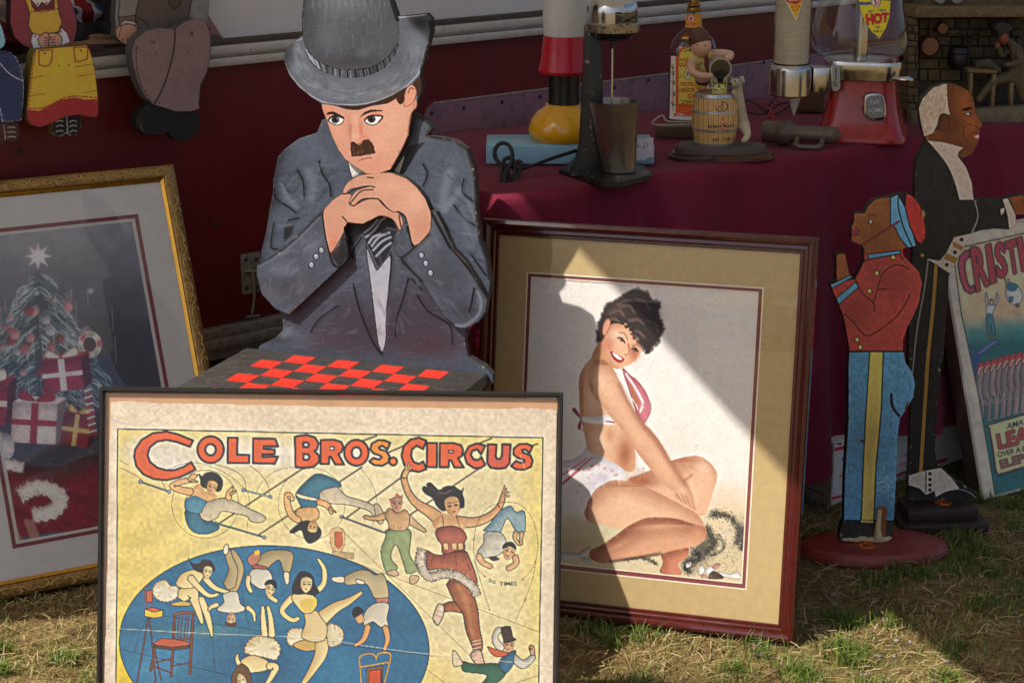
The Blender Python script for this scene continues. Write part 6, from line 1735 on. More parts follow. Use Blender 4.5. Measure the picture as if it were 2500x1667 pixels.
M_wfr = m_plain('white_plastic_edge', rgb('d9cfc0'),0.35,0.06)
frame_rails(kp, 0.0, KU, 0.0, KV, [(0.0,-0.002),(0.0,0.005),(0.001,0.006),(0.004,0.006),(0.005,0.004),(0.005,-0.002)], M_wfr)
box('side_board', m_plain('dark_stained_side', rgb('3e2c2a'),0.6,0.2,20.0), kp, 0.002, KU - 0.002,0.0021,0.040,0.002, KV - 0.002,0.001)
paint_on('poster_print', PK, paint_cristi(),0.0052, KU - 0.0052,0.0052, KV - 0.0052,0.0017,0.0005, M_print, kp, None, 1.5)
flat_sheet('glass', m_glass_pane('poster_acrylic',0.012, refl=0.3), kp, 0.0053, KU - 0.0053,0.0053, KV - 0.0053,0.0035,0.0006)

# ================================================================== painted wooden stand-up figures
m_ = lambda L: [(1950 + x / 3.136,420 + y / 3.136) for x, y in L]
n_ = lambda L: [(1930 + x / 2.851,850 + y / 2.851) for x, y in L]
k_ = lambda L: [(1850 + x / 3.135, y / 3.135) for x, y in L]
BELL = m_([(500,590),(480,562),(402,528),(406,482),(400,445),(404,412),(418,392),(424,352),(420,322),(440,313),(500,318),(530,260),(580,212),(640,198),(690,195),(760,170),(820,162),(870,180),(920,240),(945,285),(966,298),(970,338),(957,350),(970,420),(970,500),(940,552),(880,570),(825,580),(797,592),(802,640),(860,700),(920,762),(945,850),(922,1000),(880,1100),(832,1190),(802,1280),(797,1370)]) + n_([(787,22),(802,100),(850,170),(868,250),(856,340),(802,430),(762,490),(746,620),(736,900),(720,1190),(700,1335),(340,1342),(346,1250),(370,1190),(376,900),(386,700),(400,500),(402,100),(410,22)]) + m_([(390,1370),(342,1100),(302,1012),(240,862),(288,825),(285,640),(310,620),(355,625),(385,760),(402,790),(430,822),(470,742),(500,680),(496,620)])
def paint_bell():
    cv = Canvas(2015,460,2275,1330,'1f1c1b')
    K = '201a18'
    cv.at(1950,420,3.136)
    SK = '84502e'
    g = np.random.default_rng(2)
    cv.poly([(500,600),(480,562),(402,528),(400,445),(418,392),(420,322),(440,313),(500,318),(530,260),(580,212),(640,198),(700,195),(700,400),(780,470),(830,585),(790,600),(500,640)], SK, mottle=.12)
    cv.poly([(700,195),(760,168),(830,300),(900,570),(840,585),(770,500),(740,430),(700,400)],'5c93b0', edge=(K, 3), mottle=.10)
    cv.line([(765,170),(760,260),(800,420),(870,575)],3.4, K)
    cv.poly([(820,162),(870,180),(920,240),(955,320),(970,420),(970,500),(940,552),(905,530),(850,420),(812,260)],'a8342e', edge=(K, 3), mottle=.12)
    cv.oval(955,315,20,34,'8a6a40', edge=(K, 2))
    cv.line([(765,378),(620,470),(480,560)],5.5, K).line([(765,378),(620,470),(490,555)],3,'9c342e')
    cv.poly([(403,448),(418,420),(448,432),(462,458),(440,482),(408,478)],'8d3a34', smooth=3, edge=(K, 2)).line([(404,452),(445,460)],1.6, K)
    cv.poly([(530,398),(548,350),(570,398)],'1c1614').poly([(540,392),(550,362),(562,392)],'e9e2d4')
    cv.line([(530,335),(560,322),(590,340)],2.4, K, alpha=.7)
    # jacket
    jk = [(500,620),(495,680),(470,742),(430,822),(460,900),(570,1010),(300,1012),(342,1100),(390,1370),(797,1370),(802,1280),(832,1190),(880,1100),(922,1000),(945,850),(920,762),(860,700),(802,640),(797,592)]
    cv.poly([(500,620),(470,742),(430,822),(240,862),(302,1012),(342,1100),(390,1370),(797,1370),(802,1280),(832,1190),(880,1100),(922,1000),(945,850),(920,762),(860,700),(802,640),(797,592)],'a5443c', mottle=.10)
    cv.poly([(525,628),(780,598),(778,624),(532,668)],'5c93b0', edge=(K, 3)).poly([(498,620),(525,622),(532,670),(500,684)],'a5443c', edge=(K, 2))
    cv.poly([(285,640),(310,620),(355,625),(385,760),(400,790),(300,830),(288,825)],'8a5230', edge=(K, 2), mottle=.1)
    cv.poly([(240,862),(400,785),(408,805),(250,890)],'5c93b0', edge=(K, 2.6)).poly([(285,965),(440,835),(458,880),(305,1015)],'5c93b0', edge=(K, 2.6))
    for p in ([(430,822),(480,920),(570,1000),(575,1060)],[(575,990),(600,900),(640,780),(720,715),(790,715),(845,740)],[(350,1085),(420,1150),(470,1215),(520,1250),(600,1220),(740,1110),(820,1000),(850,935)],[(610,902),(640,893),(668,898)],[(775,640),(820,690)]): cv.line(p, 2.6, K)
    for x, y in ((597,773),(541,910),(445,1280),(470,1338),(722,652)): cv.oval(x, y, 17,19,'cdb566', edge=(K, 2))
    # trousers
    cv.at(1930,850,2.851)
    cv.poly([(400,20),(790,20),(802,100),(850,170),(868,250),(856,340),(802,430),(762,490),(746,620),(736,900),(720,1195),(372,1195),(376,900),(386,700),(400,500)],'5a8fae', mottle=.12)
    for i in range(900):                                # crackle
        x, y = g.uniform(380,850), g.uniform(30,1180)
        cv.line([(x, y),(x + g.normal(0,5), y + g.uniform(6,26))],.9,'26384a', smooth=0, alpha=g.uniform(.2,.6))
    for i in range(200):
        x, y = g.normal(650,45), g.normal(960,55); cv.blob(x, y, 5,5,'a9c0cc',.4)
    cv.poly([(550,22),(645,22),(632,400),(612,640),(595,800),(578,1210),(490,1205),(505,800),(520,500)],'cdb55e', edge=(K, 3.2), mottle=.06)
    cv.line([(700,320),(705,390),(730,440),(755,468)],7,'2a2422').line([(815,375),(800,420)],5,'5a3a2c').line([(490,640),(505,645)],6,'5a3020')
    cv.line([(395,20),(395,500),(372,900),(362,1190)],5, K).line([(400,22),(790,20)],4, K)
    cv.poly([(340,1190),(725,1195),(702,1335),(335,1342)],'2b2827', mottle=.35)
    for i in range(300): cv.line([(g.uniform(345,700), g.uniform(1200,1330))] * 1 + [(g.uniform(345,700), g.uniform(1200,1330))],.5,'4a4442', smooth=0, alpha=.05)
    cv.poly([(490,1195),(578,1200),(576,1212),(490,1210)],'cdb55e')
    cv.grain(.05,3,6).speck(300,'d9d0c4',(.6,1.3),.4,4)
    cv.crisp(5,.4)
    chips(cv, BELL, 130,'9a8468',3)
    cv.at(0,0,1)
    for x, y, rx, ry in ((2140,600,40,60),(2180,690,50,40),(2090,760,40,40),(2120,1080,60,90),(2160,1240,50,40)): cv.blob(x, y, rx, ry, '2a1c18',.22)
    return cv
bz0 = 0.024
bp = on_level(2062,1312, bz0)
PBE = Plane((bp[0], bp[1], bz0),3.0)
bell = empty('bellhop_figure', loc=(bp[0], bp[1],0.0))
tag(bell, 'wooden bellhop stand-up figure in red jacket, blue trousers and pillbox cap on oval base','cut-out figure')
def hang(o, root):
    """parent a piece built in world axes under a root that only moved"""
    o.parent = root
    o.matrix_parent_inverse = root.matrix_basis.inverted()
    return o
M_bedge = m_plain('dark_painted_edge', rgb('241f1d'),0.6,0.3,40.0, dirt=(rgb('7d6a50'),0.62,0.75,60.0))
M_carved = m_paint('leathery_craquelure_paint',0.5,0.55,100.0, bdist=0.002)
def child_board(name, plane, out_px, thick, root, cvs, pm, gain, step=0.0012, w=0.0, em=None):
    e_ = board(name, plane, plane.pts(out_px, w + thick), thick, w, em or M_bedge, None, cvs, pm, gain, step)
    e_.matrix_world = plane.matrix()
    return hang(e_, root)
child_board('figure_board', PBE, BELL, 0.019, bell, paint_bell(), M_carved, 1.6)
M_base = m_plain('oxblood_base_paint', rgb('85322c'),0.38,0.12,14.0, bump=0.2)
bc = on_level(2133,1322, bz0)
a_ = np.linspace(0,1,2)
sx_ = 0.148; sy_ = 0.080
hang(lathe('oval_base',[(0.97,0.0),(1.0,0.003),(1.0,0.009),(0.985,0.011),(0.985,0.0135),(0.965,0.0155),(0.955,0.020),(0.93, bz0 - 0.0015),(0.905, bz0)], M_base, None, 64, Matrix.Translation((bc[0], bc[1],0)) @ Matrix.Rotation(R(3),4,'Z') @ Matrix.Diagonal((sx_, sy_, 1,1))), bell)
# splintered peg and filler at the foot
pz = PBE.pts([(2141,1238),(2163,1236),(2161,1310),(2138,1308)],0.021)
M_raw = m_wood('raw_split_wood', rgb('7a4420'), rgb('a8672e'), scale=(30,30,4))
o = prism('splinter', pz, -0.026,-0.0195, M_raw, None); o.matrix_world = PBE.matrix(); hang(o, bell)
M_fill = m_plain('cream_filler', rgb('c9b68c'),0.7,0.12,60.0, bump=0.4)
bm = bmesh.new()
for px_, py_, r_ in ((2063,1318,.006),(2075,1318,.007),(2090,1319,.008),(2105,1316,.010),(2118,1319,.007),(2130,1318,.010),(2143,1317,.013),(2155,1317,.011),(2168,1314,.006)):
    u, v = PBE.px(px_, py_ - 2,0.021)
    q = bmesh.ops.create_icosphere(bm, subdivisions=2, radius=1.0)
    for v_ in q['verts']: v_.co = Vector((u + v_.co.x * r_ * 1.3,-0.022 + v_.co.y * r_ * .8, max(v, 0.001) + v_.co.z * r_ * .55))
u, v = PBE.px(2148,1244,0.027); u2, v2 = PBE.px(2144,1312,0.027)
tube('',[(u, -0.026, v),(u - .001,-0.0275,(v * 2 + v2) / 3),(u - .002,-0.028,(v + 2 * v2) / 3),(u2,-0.027, v2)],[0.004,0.0045,0.006,0.009], None, None, bm=bm)
o = from_bm('filler', bm, M_fill, None, smooth=True); o.matrix_world = PBE.matrix(); hang(o, bell)
def price_star(name, px_, py_, z, text, root, rx=0.019, ry=0.0215):
    c_ = on_level(px_, py_, z)
    cv = Canvas(0,0,200,200,'e8742a')
    cv.grain(.06,20,4)
    cv.at(0,0,1).letters(text, [(45,60),(160,60),(160,140),(45,140)],'1a1412',0.02).line([(166,84),(188,82)],6,'1a1412')
    N = 44
    U, V = np.meshgrid(np.linspace(-1,1, N), np.linspace(1,-1, N))
    A = np.arctan2(V, U); Rr = np.hypot(U, V)
    keep = Rr < 0.86 + 0.12 * np.sign(np.sin(A * 14))
    o = sheet_mesh(name, U * rx, V * ry, np.full(U.shape, 0.0), cv.sample(100 + 100 * U, 100 - 100 * V), m_paint('price_sticker_paper',0.6,.05), None, keep, 1.0)
    o.location = (c_[0], c_[1], z + 0.0006); o.rotation_euler = (0,0, R(8))
    return hang(o, root)
price_star('price_sticker',2116,1332, bz0,'40', bell)

# the butler
BUT = k_([(1250,960),(1240,900),(1230,830),(1262,750),(1340,672),(1430,640),(1510,645),(1590,680),(1645,740),(1660,800),(1668,860),(1718,945),(1716,968),(1698,988),(1702,1012),(1690,1082),(1640,1180),(1580,1206),(1555,1202),(1600,1290),(1640,1400),(1652,1515)]) + m_([(1345,208),(1560,208),(1600,198),(1640,185),(1725,175),(1850,172),(1850,320),(1662,325),(1665,405),(1612,440),(1560,438),(1490,435),(1400,445),(1325,470),(1240,620),(1160,775),(1150,800),(1145,900),(1122,1200),(1100,1560)]) + n_([(1060,20),(1040,200),(1020,500),(1005,700),(1015,770),(1050,830),(1100,880),(1150,920),(1210,948),(1290,1015),(1297,1050),(818,1055),(820,890),(835,500),(840,350),(820,60)]) + m_([(835,1500),(845,1200),(870,700),(885,300),(890,0)]) + k_([(1197,1500),(1205,1250),(1242,1160),(1290,1080),(1268,1030)])
def paint_but():
    cv = Canvas(2215,190,2560,1230,'232120')
    cv.grain(.18,14,3)
    K = '161313'
    g = np.random.default_rng(6)
    cv.at(1850,0,3.135)
    cv.poly([(1450,630),(1520,640),(1600,680),(1650,740),(1665,850),(1725,950),(1700,1000),(1690,1090),(1640,1190),(1560,1215),(1500,1150),(1300,1080),(1270,1040),(1400,980),(1450,860)],'6a3a20', mottle=.12)
    cv.blob(1580,800,60,120,'9a562c',.7).blob(1640,940,50,60,'a35c30',.7).blob(1450,950,90,90,'4f2a18',.7).blob(1560,1130,60,50,'5a321e',.6).blob(1600,1010,40,60,'8a4a28',.6).blob(1480,700,30,90,'5c3019',.6)
    cv.poly([(1215,960),(1215,830),(1260,740),(1340,662),(1450,630),(1448,720),(1455,800),(1470,880),(1400,880),(1372,960),(1340,1020),(1275,1045)],'b9a692', mottle=.08)
    for i in range(120):
        x, y = g.uniform(1250,1440), g.uniform(700,1000); cv.line([(x, y),(x - 12, y + 26)],1.4,'8a6a48', smooth=0, alpha=.35)
    cv.poly([(1378,930),(1395,880),(1430,870),(1462,890),(1470,930),(1440,1000),(1400,1000),(1378,970)],'5a331e', smooth=4, edge=('3a2014',1.4), shade=.5, rad=6)
    cv.poly([(1555,845),(1590,825),(1640,820),(1642,835),(1590,850)],'1e1614', smooth=2).poly([(1588,870),(1615,860),(1645,870),(1610,882)],'e2d8c8', smooth=2, edge=(K, 1.4)).oval(1626,870,9,8,'1a1412')
    cv.line([(1640,960),(1600,950),(1575,990),(1575,1040),(1600,1080)],2.4,'4a2818', alpha=.8).line([(1700,985),(1665,965)],2,'3a2014')
    cv.poly([(1635,1040),(1692,1018),(1692,1080),(1665,1072)],'9c4034', smooth=1).poly([(1655,1046),(1692,1034),(1692,1060)],'e6ddd0')
    cv.poly([(1298,1078),(1420,1090),(1572,1132),(1535,1165),(1530,1195),(1600,1290),(1640,1400),(1652,1530),(1540,1530),(1500,1380),(1440,1250),(1340,1130)],'b5a596', mottle=.05)
    cv.line([(1298,1082),(1350,1140),(1440,1255),(1500,1385),(1540,1530)],2, K)
    cv.at(1950,420,3.136)
    cv.poly([(1560,205),(1600,200),(1660,330),(1665,405),(1612,440),(1600,330)],'b0a294').poly([(1612,195),(1725,172),(1850,170),(1850,322),(1662,326),(1640,260)],'7a4526', mottle=.12)
    cv.poly([(1545,285),(1575,275),(1570,310),(1550,330)],'cbb49a').line([(1345,215),(1370,345),(1315,480)],1.6,'c2b29c')
    cv.poly([(1190,500),(1325,470),(1240,620),(1160,778),(985,665),(1080,680),(1130,620)],'a89c90').poly([(1175,530),(1280,580),(1262,612),(1180,570)],'8d6a34').poly([(1125,620),(1225,660),(1205,705),(1110,665)],'8d6a34')
    for x, y in ((1247,517),(1196,615),(1133,710)): cv.oval(x, y, 14,15,'141212')
    cv.oval(945,636,17,17,'8a6a34', edge=(K, 1.5))
    cv.line([(990,665),(960,900),(905,1200),(868,1560)],3.2,'7a7670').line([(1050,715),(1030,1000),(990,1400),(975,1568)],8.5,'8a682e')
    cv.at(1930,850,2.851)
    cv.line([(960,0),(940,300),(915,700),(905,860)],8.5,'8a682e')
    cv.poly([(820,885),(920,855),(1045,832),(1110,885),(1175,975),(1080,995),(1010,1030),(1002,990),(945,1018),(900,975),(820,950)],'ada294', mottle=.05).line([(940,858),(942,1000)],2.6, K)
    for y in (872,913,950,985): cv.oval(970, y, 12,12,'141212')
    cv.line([(1010,1030),(1090,990),(1175,980),(1240,1000),(1288,1035)],1.6,'b9c0c8', alpha=.7)
    cv.grain(.08,3,9).speck(600,'8d8478',(.6,1.4),.35,8)
    cv.crisp(5,.4)
    chips(cv, BUT, 160,'a89478',5)
    cv.at(0,0,1)
    for i in range(90):
        x, y = g.uniform(2230,2330), g.uniform(400,1180)
        cv.line([(x, y),(x + g.normal(0,3), y + g.uniform(10,60))],1.0,'5a5550', smooth=0, alpha=.35)
    return cv
sz0 = 0.042
up = on_level(2300,1222, sz0)
PBU = Plane((up[0], up[1], sz0),4.0)
butler = empty('butler_figure', loc=(up[0], up[1],0.0))
tag(butler, 'tall wooden butler stand-up figure in black tailcoat with outstretched arm and white spats','cut-out figure')
child_board('figure_board', PBU, BUT, 0.016, butler, paint_but(), m_paint('satin_blackboard_paint',0.42,0.35,90.0, stretch=(1,1,.4)),1.7)
M_bb = m_plain('dark_brown_base', rgb('33241f'),0.5,0.2,20.0, dirt=(rgb('6a4a34'),0.66,0.78,40.0))
def px_box(name, mat, root, plane, c0, c1, py_, z0, z1, y0, y1, bev):
    u0_, u1_ = plane.px(c0, py_, -y0)[0], plane.px(c1, py_, -y0)[0]
    o_ = box(name, mat, None, u0_, u1_, y0, y1, z0 - plane.o[2], z1 - plane.o[2], bev)
    o_.matrix_world = plane.matrix()
    return hang(o_, root)
px_box('base_step', M_bb, butler, PBU, 2219,2390,1240,0.0185, sz0,-0.055,0.035,0.002)
px_box('base_plinth', M_bb, butler, PBU, 2203,2416,1280,0.0,0.018,-0.075,0.055,0.003)
price_star('price_sticker',2303,1227, sz0,'10', butler)
# ================================================================== things on the table
def skin_body(name, V, E_, rad, mat, parent, sub=2, M=None):
    """one continuous rounded body grown over a skeleton"""
    me = bpy.data.meshes.new(name)
    me.from_pydata([tuple(v) for v in V], E_, [])
    ob = bpy.data.objects.new(name, me); COL.objects.link(ob)
    sk = ob.modifiers.new('skin','SKIN'); sk.use_smooth_shade = True
    sv = me.skin_vertices[0].data
    for d, r in zip(sv, rad):
        d.radius = (r, r) if np.isscalar(r) else r
    sv[0].use_root = True
    sb = ob.modifiers.new('sub','SUBSURF'); sb.levels = sub; sb.render_levels = sub
    dg = bpy.context.evaluated_depsgraph_get(); dg.update()
    m2 = bpy.data.meshes.new_from_object(ob.evaluated_get(dg))
    bpy.data.objects.remove(ob); bpy.data.meshes.remove(me)
    m2.name = name
    if M is not None: m2.transform(M)
    return link(name, m2, mat, parent, True)

class Spot:
    """a place on the table: pixel measurements there become metres; x across, y back, z up from the table top"""
    def __init__(s, px, py, yaw=0.0, z=ZT, crop=(0,0,1)):
        s.c = crop
        x, y = s.cc(px, py)
        p = on_level(x, y, z)
        s.P = Plane((p[0], p[1], z), yaw)
        s.root = None
    def cc(s, x, y):
        return s.c[0] + x / s.c[2], s.c[1] + y / s.c[2]
    def uv(s, x, y, w=0.0):
        return s.P.px(*s.cc(x, y), w)
    def r(s, half, y=0.0):
        a = s.uv(0, y); b = s.uv(half, y)
        return abs(b[0] - a[0])
    def z(s, y, x=0.0):
        return s.uv(x, y)[1]
    def prof(s, ax, L):
        return [(s.r(h, y), s.uv(ax, y)[1]) for h, y in L]
    def ux(s, x, y): return s.uv(x, y)[0]
    def thing(s, name, label, cat):
        s.root = empty(name, matrix=s.P.matrix())
        return tag(s.root, label, cat)
    def poly(s, L, w=0.0): return [s.uv(x, y, w) for x, y in L]

def paint_surface(name, X, Y, Z, sp, cv, mat, parent, gain=1.0, keep=None):
    """lay a canvas over a curved surface given in the spot's own axes; the canvas was measured on the photograph"""
    P = sp.P
    W = P.o[:, None] + P.ux[:, None] * X.ravel() - P.n[:, None] * Y.ravel() + P.uy[:, None] * Z.ravel()
    d = W - _C[:, None]; zz = _F @ d
    px_ = (CX + FPX * d[0] / zz).reshape(X.shape); py_ = (CY - FPX * (_U @ d) / zz).reshape(X.shape)
    return sheet_mesh(name, X, Y, Z, cv.sample(px_, py_), mat, parent, keep, gain, True)

def wrap(name, sp, ax, rfun, z0, z1, a0, a1, cv, mat, parent, gain=1.0, n=(60,60), sy=1.0, off=0.0006, cy=0.0):
    """part of a turned surface about the axis at ax: rfun(z) its radius, angles from the front in degrees"""
    A, Z = np.meshgrid(np.radians(np.linspace(a0, a1, n[0])), np.linspace(z1, z0, n[1]))
    Rr = rfun(Z) + off
    return paint_surface(name, ax + Rr * np.sin(A), cy - Rr * np.cos(A) * sy, Z, sp, cv, mat, parent, gain)

M_label = m_paint('gummed_label',0.45,0.08,200.0)
def m_glass(name, tint=(0.95,0.97,0.96), rough=0.01):
    """thin-walled clear glass: mostly see-through, brighter at grazing angles"""
    t = NT(name)
    tr = t.n('ShaderNodeBsdfTransparent', Color=(*tint, 1)); gl = t.n('ShaderNodeBsdfGlossy', Roughness=rough)
    fc = t.n('ShaderNodeLayerWeight').outputs[1]
    m1 = t.n('ShaderNodeMixShader')
    t.l(t.math('ADD', t.math('MULTIPLY', t.math('POWER', fc, 3.0),0.75),0.06), m1.inputs[0])
    t.l(tr.outputs[0], m1.inputs[1]); t.l(gl.outputs[0], m1.inputs[2]); t.l(m1.outputs[0], t.out.inputs[0])
    return t.m
M_chrome = m_plain('pitted_chrome', rgb('c4c2be'),0.18,0.08,40.0, metal=1.0, bump=0.15, dirt=(rgb('3a342e'),0.62,0.74,120.0))
M_castblk = m_plain('chipped_black_enamel', rgb('1f1d1c'),0.32,0.2,30.0, bump=0.35, bscale=60, dirt=(rgb('9a958c'),0.60,0.65,22.0))
M_cup = m_plain('dull_steel_beaker', rgb('a59b8d'),0.3,0.08,10.0, metal=0.9, bump=0.05)
M_cordb = m_plain('black_rubber_flex', rgb('191716'),0.55)
M_brass = m_plain('tarnished_brass', rgb('8f6a2c'),0.3,0.15,30.0, metal=0.9)

# ---- drinks mixer
c4 = (1050,0,3.337)
s = Spot(1495,1440,0, crop=c4)
mx = s.thing('drink_mixer','old black drink mixer with chromed motor head and steel beaker on burgundy cloth','drink mixer')
bl_ = [(1040,1372),(1300,1300),(1500,1330),(1750,1345),(1812,1400),(1800,1425),(1560,1490),(1395,1492)]
bm = bmesh.new()
bv = []
for x, y in bl_:
    p = on_level(*s.cc(x, y), ZT + 0.010)
    bv.append(bm.verts.new(((p - s.P.o) @ s.P.ux, -((p - s.P.o) @ s.P.n),0.010)))
f_ = bm.faces.new(bv); r = bmesh.ops.extrude_face_region(bm, geom=[f_])
for v in [g for g in r['geom'] if isinstance(g, bmesh.types.BMVert)]: v.co.z = 0.0005
bmesh.ops.bevel(bm, geom=list(bm.edges), offset=0.003, segments=2, affect='EDGES')
from_bm('foot_plate', bm, M_castblk, mx, auto=40)
yb = 0.045
cpoly = [s.P.px(*s.cc(x, y),-yb) for x, y in ((1258,215),(1392,235),(1398,500),(1404,800),(1404,1100),(1412,1290),(1450,1395),(1095,1395),(1185,1290),(1212,1180),(1228,900),(1243,600))]
prism('column', cpoly, yb - 0.022, yb + 0.022, M_castblk, mx, bevel=0.004)
hx = s.ux(1495,200)
HM = Matrix.Translation((hx, 0.022,0))
lathe('motor_underside', s.prof(1495,[(30,352),(70,345),(150,325),(190,290),(200,250)]), M_castblk, mx, 40, HM)
lathe('motor_band', s.prof(1495,[(200,268),(222,264),(226,200),(218,188),(198,186)]), m_plain('rusting_nickel_band', rgb('a59c8c'),0.32,0.12,30.0, metal=0.9, dirt=(rgb('4a3420'),0.52,0.62,70.0)), mx, 40, HM)
mh = lathe('motor_housing', s.prof(1495,[(203,190),(204,110),(200,60),(188,28),(160,6),(110,-10),(60,-18),(58,-40),(40,-46)]), M_chrome, mx, 48, HM)
cvp = Canvas(1490,20,1570,70,'2b2622',3.0)
cvp.at(1050,0,3.337).poly([(1500,92),(1690,88),(1690,200),(1500,206)],'2e2822', edge=('b9a878',.8)).letters('MIXALL',[(1565,96),(1665,94),(1665,108),(1565,110)],'d6c9a0',.02)
for i, y in enumerate((122,132,142)): cvp.line([(1515 + 25 * i, y),(1675 - 20 * i, y - 1)],.9,'9a8a62')
cvp.oval(1543,168,11,10,'0e0c0b').poly([(1590,152),(1640,150),(1640,184),(1590,186)],'0e0c0b', edge=('9a8a62',.6)).letters('OFF',[(1560,162),(1580,162),(1580,174),(1560,174)],'c9bb92').letters('ON',[(1650,158),(1668,158),(1668,170),(1650,170)],'c9bb92').line([(1530,192),(1670,189)],.9,'9a8a62')
zr = s.r(204,110)
wrap('rating_plate', s, hx, lambda Z: np.full(Z.shape, zr), s.z(206), s.z(90),2,73, cvp, M_label, mh, 1.6,(60,34), off=0.0012, cy=0.022)
tube('spindle',[(s.ux(1488,350),0.014, s.z(350)),(s.ux(1485,600),0.010, s.z(600)),(s.ux(1478,1000),0.004, s.z(1000))], s.r(9,600), M_chrome, mx, 10)
lathe('chuck', s.prof(1488,[(15,405),(19,400),(19,372),(13,365),(13,346)]), M_castblk, mx, 16, Matrix.Translation((s.ux(1488,380),0.014,0)))
bk = [(s.r(132,1440),0.0115),(s.r(134,1435),0.014),(s.r(205,830), s.z(828)),(s.r(208,822), s.z(822)),(s.r(201,822), s.z(823)),(s.r(128,1425),0.018),(0.0001,0.018)]
tl_ = Matrix.Translation((s.ux(1548,1440),0.0,0)) @ Matrix(((1,0,(s.ux(1498,822) - s.ux(1548,1440)) / (s.z(822) - 0.0115),0),(0,1,0,0),(0,0,1,0),(0,0,0,1)))
lathe('beaker', bk, M_cup, mx, 48, tl_, cap=False)
# flex, tied in a hank over the table edge
def cpt(x, y, yy): return (*[s.uv(x, y, -yy)[0]], yy, s.uv(x, y, -yy)[1])
bm = bmesh.new()
tube('',[cpt(1190,1228,.06), cpt(1000,1290,.03), cpt(850,1345,0.0), cpt(740,1378,-.02), cpt(680,1372,-.02), cpt(660,1330,-.02)],0.0036, None, None, bm=bm)
tube('',[cpt(580,1560,-.055), cpt(585,1380,-.03), cpt(535,1290,-.02), cpt(530,1220,-.015), cpt(575,1170,-.01), cpt(635,1180,-.01), cpt(668,1240,-.02), cpt(660,1330,-.03), cpt(610,1420,-.045), cpt(600,1600,-.06)],0.0040, None, None, bm=bm)
tube('',[cpt(640,1640,-.06), cpt(640,1430,-.035), cpt(600,1330,-.025), cpt(625,1290,-.02), cpt(675,1300,-.02), cpt(690,1400,-.035), cpt(660,1640,-.06)],0.0040, None, None, bm=bm)
tube('',[cpt(690,1600,-.058), cpt(700,1430,-.035), cpt(690,1340,-.022), cpt(730,1315,-.02), cpt(745,1360,-.025), cpt(710,1440,-.04), cpt(680,1560,-.058)],0.0038, None, None, bm=bm)
for k, x in enumerate((575,605,640,670)): tube('',[cpt(x, 1480,-.052 - .004 * (k % 2)), cpt(x + 6,1600,-.062), cpt(x - 10,1690,-.062), cpt(x - 18,1770 + 20 * (k % 2),-.060)],0.0040, None, None, bm=bm)
fx = from_bm('flex', bm, M_cordb, mx, auto=60)
tube('twist_tie',[cpt(560,1530,-.068), cpt(600,1560,-.072),(cpt(690,1545,-.072)), cpt(700,1520,-.06), cpt(630,1510,-.045), cpt(565,1520,-.055)],0.0014, m_plain('pale_wire_tie', rgb('a9b0a6'),0.4), fx, 6, closed=True)

# ---- pale blue plinth with a turned ornament
s = Spot(1140,1348,0, crop=c4)
pln = s.thing('blue_plinth','pale blue block with torn paper label, behind the drink mixer','plinth')
M_blue = m_plain('pale_blue_gloss', rgb('86b4c8'),0.35,0.05,8.0, bump=0.05)
x0, x1 = s.ux(456,1348), s.ux(1826,1345)
zp = s.z(1180,456)
dp = 0.12
box('block', M_blue, pln, x0, x1,0.0, dp, 0.001, zp, 0.004,3)
cvl = Canvas(1540,320,1610,405,'c9c8ce',3.0)
cvl.at(1050,0,3.337).grain(.06,10,3).line([(1705,1170),(1690,1195),(1735,1200)],1.1,'2a2830').line([(1745,1165),(1742,1205)],1.1,'2a2830').line([(1743,1166),(1770,1175),(1768,1198),(1742,1205)],1.1,'2a2830').line([(1740,1215),(1780,1255)],2,'a3a2aa', alpha=.6).line([(1620,1262),(1820,1258)],.8,'9aa0ae', alpha=.5)
lp = s.poly([(1600,1140),(1690,1135),(1820,1118),(1822,1290),(1790,1285),(1740,1308),(1685,1305),(1600,1312)],.0005)
paint_on('paper_label', s.P, cvl, min(p[0] for p in lp), max(p[0] for p in lp), min(p[1] for p in lp), max(p[1] for p in lp),0.0008,0.0008, M_label, pln, lp, 1.4)
orn = Spot(1095,1348,0, crop=c4)
orn.P = Plane(orn.P.at(0,0,-dp / 2),0)
orn.P.o[2] = ZT + zp + 0.0005
ot = orn.thing('turned_ornament','turned ornament banded white, red, black and yellow on the pale blue block','ornament')
def oz(y): return orn.z(y, 1095)
zf = max(oz(1075),0.0)
M_y, M_k, M_r, M_w = m_plain('yellow_gloss', rgb('e0a21c'),0.22,0.05,6.0, bump=0.02, coat=0.4), m_plain('black_gloss', rgb('1c1a19'),0.35, bump=0.03), m_plain('red_gloss', rgb('b81a2c'),0.3,0.05, bump=0.03), m_plain('white_gloss', rgb('cfcdc6'),0.35,0.05, bump=0.03)
yr = [(orn.r(h, y), z_) for h, y, z_ in ((250,1060,0.0),(285,1020,0.010),(292,980,0.022),(270,920,0.040),(215,870,0.056),(160,830,0.064),(148,815,0.070))]
lathe('foot', yr, M_y, ot, 48)
zt0 = yr[-1][1]
bands = [('stem', M_k, [(130,0.0),(126,0.03),(132,0.062)]),('flare', M_r, [(132,0.0625),(205,0.060),(215,0.066),(190,0.09),(176,0.125),(172,0.132)]),('column', M_w, [(171,0.1325),(178,0.16),(180,0.20),(172,0.25),(140,0.29),(80,0.305),(0.01,0.31)])]
for nm, mt, L in bands:
    lathe(nm, [(orn.r(h, 600), zt0 + z_) for h, z_ in L], mt, ot, 40)

